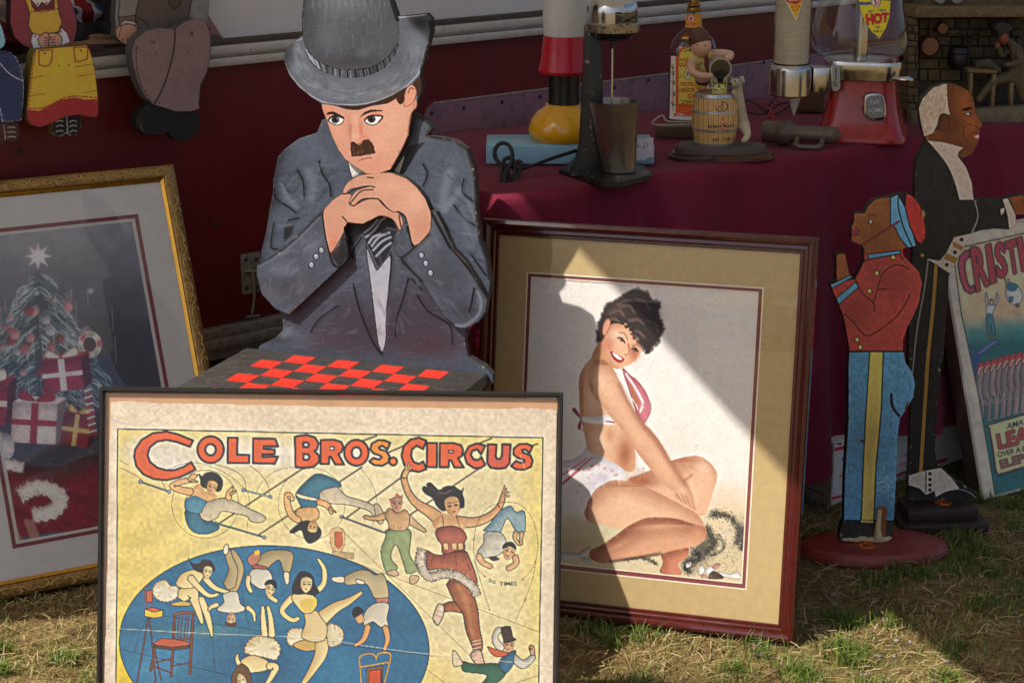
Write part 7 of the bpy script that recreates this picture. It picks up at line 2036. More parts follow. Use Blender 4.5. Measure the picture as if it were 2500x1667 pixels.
# ---- gin bottle lamp
c5 = (1550,0,3.647)
s = Spot(500,1068,0, crop=c5)
gb = s.thing('gin_bottle','clear gin bottle with orange label and brass lamp fitting, behind the barrel figurine','bottle')
SY = 0.62
bp_ = s.prof(500,[(190,1082),(206,1074),(213,1050),(214,760),(214,480),(206,420),(180,350),(130,295),(90,262),(72,235),(68,180),(66,120),(66,95)])
bp_ = [(a, max(b, 0.0005) if i else 0.0005) for i, (a, b) in enumerate(bp_)]
M_gl = m_glass('clear_bottle_glass',(0.86,0.84,0.80))
lathe('glass_body', bp_, M_gl, gb, 56, Matrix.Diagonal((1, SY, 1,1)), cap=False)
lathe('glass_base',[(0.0001,0.0012),(bp_[1][0] * .97,0.0012),(bp_[1][0] * .98,0.006),(0.0001,0.009)], m_plain('thick_glass_base', rgb('6a625c'),0.1, coat=1.0), gb, 48, Matrix.Diagonal((1, SY, 1,1)))
lathe('brass_fitting', s.prof(500,[(64,98),(66,80),(60,66),(46,60),(62,48),(60,38),(44,30),(40,-30),(30,-60)]), M_brass, gb, 32)
tube('lamp_rod',[(0,0,0.01),(0,0, s.z(95))],0.0035, M_brass, gb, 8,1)
cvg = Canvas(1620,100,1760,300,'d6cfc0',3.0)
cvg.at(*c5)
OR = 'd9531f'
cvg.poly([(362,960),(362,520),(375,460),(420,420),(500,402),(580,420),(630,465),(640,520),(640,960)], OR).poly([(385,930),(385,540),(400,470),(440,435),(500,422),(565,438),(605,480),(618,540),(618,930)],'d9b648', edge=('7a2a14',1))
cvg.poly([(362,942),(640,942),(640,1010),(362,1010)], OR)
cvg.letters("GORDON'S", [(390,525),(612,525),(612,590),(390,598)],'a8321c',.02).letters('DISTILLED',[(405,735),(600,735),(600,766),(405,768)],'a8321c',.03).letters('LONDON DRY',[(392,785),(612,783),(612,822),(392,825)],'a8321c',.03).letters('GIN',[(470,838),(545,838),(545,878),(470,880)],'a8321c',.03)
for i, y in enumerate((895,907,920)): cvg.line([(405 + 5 * i, y),(600 - 6 * i, y)],1.0,'5a4a2c')
for i, y in enumerate((968,980,992)): cvg.line([(410, y),(590, y)],.9,'e0a060')
cvg.letters('THE HEART OF A GOOD COCKTAIL',[(355,1018),(655,1018),(655,1030),(355,1030)],'f0e8d8',.02)
cvg.poly([(345,1013),(660,1013),(660,1036),(345,1036)],'b0281e').letters('THE HEART OF A GOOD COCKTAIL',[(355,1017),(655,1017),(655,1031),(355,1031)],'f0e8d8',.02)
for k, (x, y) in enumerate(((333,600),(338,660),(340,740),(345,840),(335,930),(672,640),(668,760),(670,880))):
    cvg.line([(338, y + 60),(x, y)],1.2,'4a6a3a').oval(x + 6, y + 6,9,11,'20304a').line([(x - 14, y - 18),(x, y)],2.2,'4a7a44').line([(x + 12, y - 24),(x, y)],2.2,'4a7a44')
cvg.line([(335,960),(340,700),(338,580)],1.3,'a8402a').line([(670,960),(670,600)],1.3,'a8402a')
cvg.oval(470,660,28,50,'d9cfae', edge=('6a5a3a',1.4)).oval(470,660,14,26,'9a8a5a').line([(440,462),(500,440),(560,462)],3,'3f6a3a').oval(492,452,9,11,'20304a')
rb = bp_[3][0]
wrap('front_label', s, 0.0, lambda Z: np.full(Z.shape, rb), s.z(1050), s.z(492),-66,66, cvg, M_label, gb, 1.5,(110,110), sy=SY)
wrap('label_arch', s, 0.0, lambda Z: np.interp(Z, [b for a, b in bp_],[a for a, b in bp_]), s.z(492), s.z(405),-38,38, cvg, M_label, gb, 1.5,(60,24), sy=SY, off=0.001)
cvn = Canvas(1655,20,1715,105,'c98a2c',3.0)
cvn.at(*c5).poly([(300,280),(700,280),(700,360),(300,360)],'2a2620').line([(360,330),(450,340),(550,325)],6,'c9a83c').line([(400,305),(530,305)],5,'a82a24').oval(500,168,30,32,'d9d0c0', edge=('a83424',2)).oval(500,168,18,20,'b8482c').letters("Gordon's", [(455,208),(548,202),(548,226),(455,232)],'a83424',.02)
wrap('neck_label', s, 0.0, lambda Z: np.interp(Z, [b for a, b in bp_],[a for a, b in bp_]), s.z(243), s.z(127),-85,85, cvn, M_label, gb, 1.5,(40,30), sy=SY, off=0.0007)
wrap('shoulder_label', s, 0.0, lambda Z: np.interp(Z, [b for a, b in bp_],[a for a, b in bp_]), s.z(348), s.z(298),-40,40, cvn, M_label, gb, 1.3,(40,16), sy=SY, off=0.001)

# ---- wooden block and loop of white flex behind
s = Spot(350,1245,0, crop=c5)
wb = s.thing('wooden_block','low brown wooden block with looped white flex, beside the gin bottle','block')
box('block', m_wood('dark_block_wood', rgb('4a3524'), rgb('6a4c32'), scale=(6,20,20)), wb, s.ux(195,1240), s.ux(560,1240),0.001,0.05,0.001, s.z(1135,350),0.002)
tube('flex',[(s.ux(160,1090),0.0, s.z(1085)),(s.ux(250,1040),0.02, s.z(1045)),(s.ux(300,1090),0.01, s.z(1090)),(s.ux(520,1085),-0.004, s.z(1085)),(s.ux(520,1110),-0.002, s.z(1105)),(s.ux(300,1118),-0.002, s.z(1115)),(s.ux(175,1110),0.0, s.z(1110))],0.0021, m_plain('white_flex', rgb('b5aca0'),0.5), wb, 8, closed=True)

# ---- barrel figurine
s = Spot(730,1400,0, crop=c5)
fg = s.thing('barrel_figurine','resin figurine of a boy pouring paint over a barrel with a white dog','figurine')
bn = lambda cx, hw: cx
M_walnut = m_plain('walnut_stand', rgb('4a2a1e'),0.35,0.2,20.0, coat=0.3)
M_slate = m_plain('grey_brown_ground', rgb('5c5048'),0.75,0.15,30.0, bump=0.3)
def kidney(name, hw, hd, z0, z1, mat, cx_, bev):
    pts = []
    for a in np.linspace(0,2 * math.pi, 48, endpoint=False):
        rr = 1 + 0.07 * math.cos(3 * a + .6) - 0.08 * math.exp(-((a - 4.6) / .5) ** 2)
        pts.append((cx_ + hw * rr * math.cos(a), hd * rr * math.sin(a)))
    bm = bmesh.new()
    f = bm.faces.new([bm.verts.new((x, y, z0)) for x, y in pts]); r = bmesh.ops.extrude_face_region(bm, geom=[f])
    for v in [g for g in r['geom'] if isinstance(g, bmesh.types.BMVert)]: v.co.z = z1
    bmesh.ops.bevel(bm, geom=[e for e in bm.edges if abs(e.verts[0].co.z - z1) < 1e-6 and abs(e.verts[1].co.z - z1) < 1e-6], offset=bev, segments=3, affect='EDGES')
    return from_bm(name, bm, mat, fg, auto=40)
kidney('stand', s.r(465,1440),0.070,0.0005,0.012, M_walnut, s.ux(740,1440),0.005)
kidney('ground_slab', s.r(405,1350),0.056,0.0122,0.026, M_slate, s.ux(740,1350),0.003)
BZ = 0.0262
bx_ = s.ux(710,1100)
pr_ = s.prof(710,[(168,1325),(186,1250),(198,1170),(203,1085),(198,1000),(186,930),(172,862)])
zsc = lambda z: BZ + (z - pr_[0][1])
brl = [(a, zsc(b)) for a, b in pr_]
M_oak = m_wood('barrel_oak', rgb('8a6a3c'), rgb('b8935a'), scale=(30,30,2.0), ring=6)
bar = lathe('barrel',[(0.0001, brl[0][1])] + brl + [(brl[-1][0] * .93, brl[-1][1] + .001),(brl[-1][0] * .92, brl[-1][1] - .003),(0.0001, brl[-1][1] - .003)], M_oak, fg, 48, Matrix.Translation((bx_, 0,0)))
rf = lambda Z: np.interp(Z, [b for a, b in brl],[a for a, b in brl])
M_silver = m_plain('silver_paint_hoop', rgb('b9b9bc'),0.3,0.1, metal=0.7)
for ya, yb2 in ((1330,1298),(1195,1170),(1035,1010),(898,864)):
    z0_, z1_ = zsc(s.z(ya)), zsc(s.z(yb2))
    lathe('hoop',[(float(rf(z0_)) + .0002, z0_),(float(rf(z0_)) + .0013, z0_ + .0006),(float(rf(z1_)) + .0013, z1_ - .0006),(float(rf(z1_)) + .0002, z1_)], M_silver, bar, 48, Matrix.Translation((bx_, 0,0)), cap=False)
cvb = Canvas(1680,225,1810,370,'c09a60',3.0)
cvb.at(*c5)
for i in range(60):
    x = 500 + i * 7.2; cvb.line([(x, 850),(x + 3,1340)],1.6,('a8824c','8d6a3a','c9a468')[i % 3], alpha=.6)
for x in range(520,920,44): cvb.line([(x, 850),(x, 1340)],1.0,'5a4224')
cvb.letters('Benjamin Moore',[(648,1112),(884,1103),(884,1135),(648,1143)],'1c1e2a',.02).letters('Paints',[(750,1146),(808,1144),(808,1162),(750,1164)],'b02a24',.02).poly([(755,1105),(782,1055),(808,1105)],'b8241e').line([(768,1100),(782,1080),(796,1100)],1.4,'e8d8c0').letters('1883 - 2008',[(692,1236),(850,1225),(850,1250),(692,1262)],'1c1e2a',.01)
cvb.line([(780,905),(815,925),(825,960),(800,985)],2.4,'20242c').line([(720,945),(730,985),(770,1000),(800,990)],1.8,'2a2c30').letters('125',[(735,955),(785,955),(785,985),(735,985)],'3a3a3c').line([(770,905),(775,940),(740,945)],1.6,'2a2c30')
wrap('barrel_print', s, bx_, lambda Z: rf(Z), zsc(s.z(1298)), zsc(s.z(900)),-84,84, cvb, m_paint('stencilled_oak',0.6,.3,90.0), bar, 1.5,(110,100), off=0.0004)
# can standing on the barrel, can being poured
zt_ = brl[-1][1] - .0028
cr = s.r(66,780)
cx_ = s.ux(750,790)
M_can = m_plain('cream_tin', rgb('d6c98a'),0.45)
lathe('paint_can',[(0.0001, zt_),(cr, zt_),(cr, zt_ + .038),(cr * .9, zt_ + .038),(cr * .9, zt_ + .034),(0.0001, zt_ + .034)], M_can, fg, 32, Matrix.Translation((cx_, -.006,0)))
cvm = Canvas(1725,185,1785,245,'dccd86',3.0)
cvm.at(*c5).letters("Moore's", [(708,732),(800,728),(800,752),(708,756)],'2a2a1c',.02).poly([(735,780),(750,755),(765,780)],'2a2a1c').letters('House Paint',[(700,790),(800,786),(800,808),(700,812)],'2a2a1c',.01).line([(700,822),(800,820)],1,'4a4a30').line([(700,836),(800,834)],1,'4a4a30').line([(696,720),(700,770)],2.4,'2f5a34').line([(806,720),(802,770)],2.4,'2f5a34')
wrap('can_label', s, cx_, lambda Z: np.full(Z.shape, cr), zt_ + .002, zt_ + .036,-75,75, cvm, M_label, fg, 1.4,(50,30), off=.0004, cy=-.006)
px0 = s.ux(745,640); pz0 = zsc(s.z(640))
M_dkp = m_plain('dark_green_paint', rgb('14201e'),0.15, coat=0.8)
CM = Matrix.Translation((px0,-0.030, pz0)) @ Matrix.Rotation(R(96),4,'X') @ Matrix.Rotation(R(0),4,'Z')
pc = lathe('pouring_can',[(0.0001,-.042),(.0205,-.042),(.0205,0.0),(.0222,0.0005),(.0222,.0020),(.0190,.0020),(.0188,-.004),(0.0001,-.004)], m_plain('tin_plate', rgb('b5b2a4'),0.35, metal=.6), fg, 36, CM)
lathe('wet_paint',[(0.0001,-.0035),(.0186,-.0035),(.0186,-.002),(0.0001,-.0015)], M_dkp, pc, 32, CM)
tube('paint_stream',[(px0,-.030, pz0 - .016),(px0 + .001,-.026, pz0 - .024),(cx_, -.008, zt_ + .036)],[.008,.006,.007], M_dkp, fg, 10)
# the boy
def bp3(x, y, yy): return (s.ux(x, y), yy, zsc(s.z(y)))
M_shirt = m_plain('yellow_shirt_paint', rgb('e6d27a'),0.55,0.08,40.0, bump=0.3); M_skin = m_plain('painted_skin', rgb('dcae92'),0.5,0.06); M_hairb = m_plain('brown_hair_paint', rgb('5c3a26'),0.55,0.2,60.0, bump=0.5, bscale=200)
M_trs = m_plain('charcoal_trousers', rgb('3a3432'),0.6)
V = [bp3(630,830,.055), bp3(625,740,.045), bp3(610,640,.035), bp3(605,560,.03), bp3(598,520,.026), bp3(592,470,.018),
     bp3(540,570,.022), bp3(505,620,.004), bp3(500,680,-.01), bp3(570,705,-.022), bp3(650,700,-.032), bp3(680,690,-.036),
     bp3(665,555,.026), bp3(730,530,.012), bp3(800,520,.0), bp3(858,525,-.012), bp3(830,548,-.022), bp3(780,548,-.026)]
Ed = [(0,1),(1,2),(2,3),(3,4),(4,5),(3,6),(6,7),(7,8),(8,9),(9,10),(10,11),(3,12),(12,13),(13,14),(14,15),(15,16),(16,17)]
rd = [.016,.018,.021,.019,.0075,.008,.0105,.0105,.008,.0075,.0065,.006,.0105,.010,.0085,.008,.0070,.0065]
boy = skin_body('boy', V, Ed, rd, M_skin, fg)
# clothing drawn over the body
def over(name, idx, grow, mat):
    re = {k: i for i, k in enumerate(idx)}
    return skin_body(name, [V[k] for k in idx],[(re[a], re[b]) for a, b in Ed if a in re and b in re],[rd[k] + grow for k in idx], mat, boy)
over('shirt',[1,2,3,6,7,12,13],.0016, M_shirt)
over('trousers',[0,1],.0022, M_trs)
hc = Vector(bp3(590,452,.012))
bm = bmesh.new(); bmesh.ops.create_uvsphere(bm, u_segments=24, v_segments=18, radius=1.0)
for v in bm.verts:
    v.co = Vector((v.co.x * .0205, v.co.y * .0225, v.co.z * .0255))
    if v.co.z < -.01: v.co.x *= .88
bm.transform(Matrix.Translation(hc) @ Matrix.Rotation(R(-14),4,'Y') @ Matrix.Rotation(R(14),4,'X'))
from_bm('head', bm, M_skin, boy, smooth=True)
bm = bmesh.new(); bmesh.ops.create_uvsphere(bm, u_segments=24, v_segments=18, radius=1.0)
for v in bm.verts:
    n_ = math.sin(v.co.x * 9 + v.co.z * 7) * .04
    v.co = Vector((v.co.x * .0222 * (1 + n_), v.co.y * .0235 + .0035, max(v.co.z, -.25) * .026 * (1 + n_) + .006 + (.005 if v.co.y < 0 else 0)))
bm.transform(Matrix.Translation(hc) @ Matrix.Rotation(R(-14),4,'Y') @ Matrix.Rotation(R(10),4,'X'))
from_bm('hair', bm, M_hairb, boy, smooth=True)
bm = bmesh.new()
for dx, dz, rx_, rz_, dy in ((-.008,.002,.0022,.0016,-.0205),(.007,.0015,.0022,.0016,-.0205),(-.0005,-.0125,.005,.0012,-.0190)):
    q = bmesh.ops.create_icosphere(bm, subdivisions=2, radius=1.0)
    for v in q['verts']: v.co = hc + Vector((dx - dz * .2 + v.co.x * rx_, dy + v.co.y * .002 + (.004 if dz < -.01 else 0), dz + v.co.z * rz_))
from_bm('features', bm, m_plain('face_paint', rgb('6a4434'),0.5), boy, smooth=True)
tp = [bp3(632,535,.010), bp3(645,590,.006), bp3(650,650,.008), bp3(655,735,.018)]
prism('tie',[(tp[0][0] - .003, tp[0][2]),(tp[0][0] + .003, tp[0][2]),(tp[2][0] + .0075, tp[2][2]),(tp[3][0] + .003, tp[3][2]),(tp[2][0] - .006, tp[2][2])],.0075,.0105, m_plain('maroon_tie', rgb('6a2420'),.5), boy)
# the dog
M_dog = m_plain('cream_dog_paint', rgb('c6b898'),0.6,0.15,40.0, bump=0.5, bscale=120, dirt=(rgb('8a6a44'),.58,.8,30.0))
D = [bp3(955,1230,.012), bp3(950,1120,.012), bp3(935,1000,.006), bp3(920,900,.0), bp3(915,830,-.004), bp3(905,770,-.010), bp3(862,765,-.030), bp3(838,770,-.040),
     bp3(985,1180,.0), bp3(1000,1240,-.01), bp3(960,1268,-.03), bp3(935,1272,-.038),
     bp3(895,930,-.012), bp3(880,870,-.024), bp3(850,828,-.032), bp3(1005,1120,.02), bp3(1025,1180,.02), bp3(1005,1240,.015)]
De = [(0,1),(1,2),(2,3),(3,4),(4,5),(5,6),(6,7),(0,8),(8,9),(9,10),(10,11),(3,12),(12,13),(13,14),(0,15),(15,16),(16,17)]
dr = [.016,.014,.0125,.012,.0085,.0115,.0075,.0055,.012,.008,.0055,.005,.0065,.0050,.0042,.004,.003,.0022]
dog = skin_body('dog', D, De, dr, M_dog, fg)
for dx, sgn in ((.006,1),(-.006,-1)):
    e0 = Vector(D[5]) + Vector((dx, .002,.010))
    prism('ear',[(e0.x - .002, e0.z),(e0.x + .006 * sgn, e0.z + .002),(e0.x + .009 * sgn, e0.z - .010),(e0.x + .004 * sgn, e0.z - .011)], e0.y - .003, e0.y + .001, M_dog, dog, bevel=.0006)
bm = bmesh.new()
for q_, r_ in ((Vector(D[7]) + Vector((-.003,-.005,.002)),.0032),(Vector(D[6]) + Vector((.002,-.0065,.005)),.0018),(Vector(D[5]) + Vector((.004,-.0105,.003)),.0018)):
    z_ = bmesh.ops.create_icosphere(bm, subdivisions=2, radius=r_)
    for v in z_['verts']: v.co += q_
from_bm('features', bm, m_plain('black_dog_paint', rgb('17130f'),.3), dog, smooth=True)

# ---- brown metal tool lying on the cloth
c6 = (1850,0,3.135)
PA = on_level(1862,352, ZT); PBx = on_level(2048,362, ZT)
dv = PBx - PA; Lt = float(np.linalg.norm(dv)); ta = math.atan2(dv[1], dv[0])
tool = empty('hand_torch', loc=(PA[0], PA[1], ZT), rotz=ta)
tag(tool, 'brown metal torch-like tool with perforated collar and loop handle, lying on the cloth','tool')
M_brn = m_plain('brown_hammer_paint', rgb('6b5a50'),0.38,0.1,30.0, bump=0.25, bscale=90, metal=.2, dirt=(rgb('a8906a'),.68,.76,80.0))
kx = Lt / 186.0
TM = lambda zc: Matrix.Translation((0,0, zc)) @ Matrix.Rotation(R(90),4,'Y')
rb_ = 0.026
def tp_(L): return [(r_, x * kx) for r_, x in L]
lathe('barrel', tp_([(.010,-2),(.020,-1),(.022,4),(.022,34),(.024,36),(.0262,40),(.0262,62),(.024,66),(.018,74),(.0165,78),(.0165,150),(.0185,152),(.0185,158),(.017,160),(.017,172),(.012,181),(.004,186),(.0001,187)]), M_brn, tool, 40, TM(rb_))
bm = bmesh.new()
for rr in range(4):
    for k in range(22):
        a = 2 * math.pi * (k + .5 * (rr % 2)) / 22
        q = bmesh.ops.create_circle(bm, cap_ends=True, radius=.0016, segments=6)
        Mq = Matrix.Translation(((43 + 5.5 * rr) * kx, 0, rb_)) @ Matrix.Rotation(a, 4,'X') @ Matrix.Translation((0,0,.02635))
        for v in q['verts']: v.co = Mq @ v.co
vh = from_bm('vent_holes', bm, m_plain('dark_hole', rgb('0c0a09'),.9), tool)
vh['kind'] = 'stuff'
tube('loop_handle',[(88 * kx, -.014,.020),(88 * kx, -.034,.010),(96 * kx, -.042,.006),(118 * kx, -.043,.006),(140 * kx, -.042,.006),(148 * kx, -.034,.010),(148 * kx, -.014,.020)],.0055, M_brn, tool, 10)

# ---- peanut vending machine
s = Spot(815,1060,0, crop=c6)
pm_ = s.thing('nut_vending_machine','red nut vending machine with clear glass globe, yellow shield decal and paper cup tube','vending machine')
M_vred = m_plain('old_red_enamel', rgb('a82220'),0.25,0.15,10.0, bump=0.15, coat=.3, dirt=(rgb('3a1210'),.55,.75,30.0))
bx0 = s.ux(815,900)
RQ = Matrix.Translation((bx0,0.02,0)) @ Matrix.Rotation(R(-14),4,'Z')
body_p = [(h_ * 0.90, y) for h_, y in ((385,1062),(388,1040),(372,1010),(352,985),(325,900),(300,800),(283,700),(275,600),(272,540),(285,500),(282,470))]
pf = [(a, max(b, 0.001) if i > 0 else 0.001) for i, (a, b) in enumerate(s.prof(815, body_p))]
lathe('body', pf, M_vred, pm_, 64, RQ, power=5.0, auto=45)
zc0, zc1 = s.z(602), s.z(462)
lathe('collar',[(s.r(262,600) * 1.0, zc0 - .0),(s.r(275,590), zc0 + .003),(s.r(283,540),(zc0 + zc1) / 2),(s.r(292,500), zc1 - .004),(s.r(285,470), zc1 + .002)], M_chrome, pm_, 64, RQ, power=5.0, cap=False)
lv = [(s.ux(985,575),-.075, s.z(570)),(s.ux(1040,572),-.088, s.z(568)),(s.ux(1085,570),-.090, s.z(566)),(s.ux(1115,572),-.086, s.z(570))]
tube('lever', lv, [.006,.0065,.007,.004], M_chrome, pm_, 12)
gp = s.prof(790,[(250,462),(262,445),(300,430),(348,385),(366,330),(368,300),(350,180),(320,40),(290,-120),(240,-200)])
lathe('glass_globe', gp, m_glass('vending_globe_glass',(0.93,0.93,0.92)), pm_, 56, Matrix.Translation((s.ux(790,300),.02,0)), cap=False, power=2.6)
lathe('globe_ring',[(s.r(258,450), s.z(470)),(s.r(262,450), s.z(462)),(s.r(250,450), s.z(455)),(s.r(100,450), s.z(452)),(.0001, s.z(452))], M_chrome, pm_, 48, Matrix.Translation((s.ux(790,300),.02,0)))
lathe('dispensing_post',[(s.r(55,300), s.z(452)),(s.r(52,300), s.z(250)),(s.r(48,300), s.z(-100))], M_chrome, pm_, 20, Matrix.Translation((s.ux(805,300),.02,0)))
cvh = Canvas(2085,-30,2190,105,'e0c020',3.0)
cvh.at(*c6)
shd = [(765,-60),(780,-100),(890,-110),(1010,-100),(1022,-60),(1020,40),(1010,140),(985,220),(935,300),(870,250),(815,170),(785,90),(770,20)]
cvh.poly(shd, 'd9bc1e', edge=('2a2a1c',2.2)).poly([(775,-60),(1015,-60),(1018,10),(950,5),(850,40),(778,40)],'2f4a8a').poly([(770,20),(830,22),(960,6),(1020,4),(1020,-14),(770,-6)],'d9bc1e', edge=('2a2a1c',1.2)).oval(905,18,34,38,'e6e0d2', edge=('2a2a1c',1.4)).letters('5',[(888,-8),(916,-8),(916,42),(888,42)],'a8202a',.03).line([(922,-6),(926,46)],1.6,'a8202a')
cvh.letters('TRY THEM',[(838,84),(980,72),(980,86),(838,102)],'2a3050',.02).letters('HOT',[(824,115),(1000,102),(1000,168),(836,190)],'b81c26',.05,('6a1018',.6)).letters('FRESH',[(902,203),(952,200),(952,214),(902,217)],'2a3050',.01).letters('DELICIOUS',[(888,235),(968,230),(968,246),(888,251)],'2a3050',.01)
gz_ = [b for a, b in gp]; ga_ = [a for a, b in gp]
A_, Z_ = np.meshgrid(np.radians(np.linspace(-25,75,90)), np.linspace(s.z(-100), s.z(305),90))
rr_ = np.interp(Z_, gz_, ga_) * ((np.abs(np.cos(A_)) ** 2.6 + np.abs(np.sin(A_)) ** 2.6) ** (-1 / 2.6)) + .0012
Xd = s.ux(790,300) + rr_ * np.sin(A_); Yd = .02 - rr_ * np.cos(A_)
def to_px(sp, X, Y, Z):
    P = sp.P
    W = P.o[:, None] + P.ux[:, None] * X.ravel() - P.n[:, None] * Y.ravel() + P.uy[:, None] * Z.ravel()
    d = W - _C[:, None]; z = _F @ d
    return (CX + FPX * d[0] / z).reshape(X.shape),(CY - FPX * (_U @ d) / z).reshape(X.shape)
qx, qy = to_px(s, Xd, Yd, Z_)
keep = inside(qx, qy, [s.cc(x, y) for x, y in shd])
paint_surface('shield_decal', Xd, Yd, Z_, s, cvh, M_label, pm_, 1.5, keep)
# coin plate and badge, set on the sloping front
def front_y(z): return .02 - float(np.interp(z, [b for a, b in pf],[a for a, b in pf])) * 1.0
cvc = Canvas(2020,155,2060,230,'a8a49c',3.0)
cvc.at(*c6).line([(597,525),(597,610)],2.6,'14110f').letters('5',[(578,628),(596,628),(596,662),(578,662)],'2a2622',.03).letters('c',[(599,636),(613,636),(613,660),(599,660)],'2a2622',.02).line([(605,626),(605,668)],1.0,'2a2622')
cp = [(565,510),(600,500),(630,510),(630,680),(600,702),(567,690)]
zz0 = s.z(600,597); yy0 = front_y(zz0) - .012
cpp = [s.P.px(*s.cc(x, y),-yy0) for x, y in cp]
o = prism('coin_plate', cpp, yy0 - .003, yy0 + .02, M_chrome, pm_, bevel=.001)
paint_on('coin_face', s.P, cvc, min(p[0] for p in cpp), max(p[0] for p in cpp), min(p[1] for p in cpp), max(p[1] for p in cpp),.0006,-yy0 + .0036, m_paint('stamped_metal_face',.35,.3,80.0), o, cpp, 1.0)
bdg = [(812,790),(822,735),(870,715),(940,722),(972,770),(982,870),(960,915),(880,922),(822,895),(808,850)]
zb = s.z(820,895); yb3 = front_y(zb) - .014
bpp = [s.P.px(*s.cc(x, y),-yb3) for x, y in catmull(bdg, 4)]
o = prism('badge', bpp, yb3 - .004, yb3 + .03, M_chrome, pm_, bevel=.0016)
cvx = Canvas(2100,220,2170,300,'8f8e8e',3.0)
cvx.at(*c6).grain(.25,3,2).letters('THY',[(855,772),(935,768),(935,800),(855,806)],'d9d8d4',.03,('3a3838',.7)).letters('SOME',[(845,832),(958,826),(958,858),(845,864)],'d9d8d4',.03,('3a3838',.7))
bi = [s.P.px(*s.cc(895 + (x - 895) * .82,820 + (y - 820) * .84),-yb3 + .004) for x, y in catmull(bdg, 4)]
paint_on('badge_face', s.P, cvx, min(p[0] for p in bi), max(p[0] for p in bi), min(p[1] for p in bi), max(p[1] for p in bi),.0006,-yb3 + .0046, m_paint('cast_badge_face',.35,.4,90.0), o, bi, 1.0)
# paper cup dispenser on its side
cxx = s.ux(245,500); cyy = -.02
ct = Matrix.Translation((cxx, cyy, 0))
cd = lathe('cup_ring', s.prof(245,[(160,716),(166,708),(165,640),(164,520),(160,500),(146,482),(138,480)]), M_chrome, pm_, 48, ct, cap=False)
cupp = [(s.r(128,480), s.z(470))]
zz_ = s.z(470)
k = 0
while zz_ < s.z(-60):
    cupp += [(s.r(130,300) * (1 + .012 * math.sin(k * 1.7)), zz_),(s.r(126,300) * (1 + .01 * math.sin(k)), zz_ + .0022)]
    zz_ += .0024; k += 1
lathe('paper_cups', cupp, m_plain('cream_paper_cups', rgb('d2c6ae'),.8,.06), cd, 40, ct)
lathe('cup_tube',[(s.r(142,480), s.z(486)),(s.r(142,300), s.z(200)),(s.r(142,0), s.z(-80))], m_glass('cup_tube_glass',(.95,.95,.93)), cd, 40, ct, cap=False)
lathe('cup_tip', s.prof(245,[(2,880),(6,872),(54,722),(58,700)])[0:4], m_plain('white_paper_cone', rgb('cfc9bd'),.7), cd, 32, Matrix.Translation((s.ux(268,800), cyy, 0)), cap=False)
box('bracket', M_chrome, cd, s.ux(400,600), s.ux(525,600), cyy - .02, cyy + .02, s.z(690,460), s.z(500,460),.003)
cvv = Canvas(1905,-30,1975,65,'e0a820',3.0)
trg = [(180,-60),(370,-60),(352,0),(296,176),(205,0)]
cvv.at(*c6).poly([(186,-60),(365,-60),(348,0),(296,160),(212,0)],'d9a420', edge=('e6dfcf',2.4)).poly([(220,18),(290,36),(350,5),(350,-60),(200,-60)],'b02420').letters('PEANUTS',[(234,-4),(332,-8),(332,8),(234,12)],'f0e2c0',.03).letters('VORTEX',[(250,48),(330,43),(330,58),(250,63)],'a82018',.03).letters('CUPS',[(264,72),(314,68),(314,83),(264,87)],'a82018',.03)
A_, Z_ = np.meshgrid(np.radians(np.linspace(-40,70,60)), np.linspace(s.z(-60), s.z(180),70))
Xd = cxx + (s.r(142,300) + .0008) * np.sin(A_); Yd = cyy - (s.r(142,300) + .0008) * np.cos(A_)
qx, qy = to_px(s, Xd, Yd, Z_)
paint_surface('pennant_decal', Xd, Yd, Z_, s, cvv, M_label, cd, 1.5, inside(qx, qy, [s.cc(x, y) for x, y in trg]))

# ---- tangle of dark flex with a red tie, and a carved block, behind the torch
s = Spot(1240,1060,0, crop=c5)
fl = s.thing('flex_coil','coil of thin dark flex with a red tie behind the brown tool','cable')
bm = bmesh.new()
def f3(x, y, yy): return (s.ux(x, y), yy, max(s.z(y, x),.003))
tube('',[f3(960,960,.03), f3(1020,915,.03), f3(1120,960,.02), f3(1190,1010,.01), f3(1260,1030,.02), f3(1340,1000,.03), f3(1400,950,.03), f3(1380,930,.03), f3(1280,950,.02), f3(1190,1010,.012), f3(1100,1030,.02), f3(1000,1010,.03)],.0022, None, None, closed=True, bm=bm)
tube('',[f3(1190,1005,.012), f3(1220,930,.02), f3(1290,870,.03), f3(1340,860,.05)],.0020, None, None, bm=bm)
fo = from_bm('loops', bm, M_cordb, fl, auto=60)
tube('red_tie',[f3(1180,965,.006), f3(1215,985,.004), f3(1195,1030,.004), f3(1235,1045,.004), f3(1215,985,.006)],.0026, m_plain('red_plastic_tie', rgb('c23a44'),.4), fl, 8)
s = Spot(1540,1020,0, crop=c5)
cbk = s.thing('carved_block','rough brown carved wooden block under the paper cup tube','block')
bm = bmesh.new(); bm_box(bm, s.ux(1450,1000), s.ux(1700,1000),.02,.06,.0005, s.z(830,1540),.004,2)
bmesh.ops.subdivide_edges(bm, edges=bm.edges, cuts=3, use_grid_fill=True)
for v in bm.verts: v.co += Vector((.0025 * math.sin(v.co.z * 300),.002 * math.sin(v.co.x * 260 + v.co.z * 150),0))
from_bm('block', bm, m_wood('bark_brown_wood', rgb('3c2a1c'), rgb('7a5a3a'), scale=(8,30,30)), cbk, auto=50)

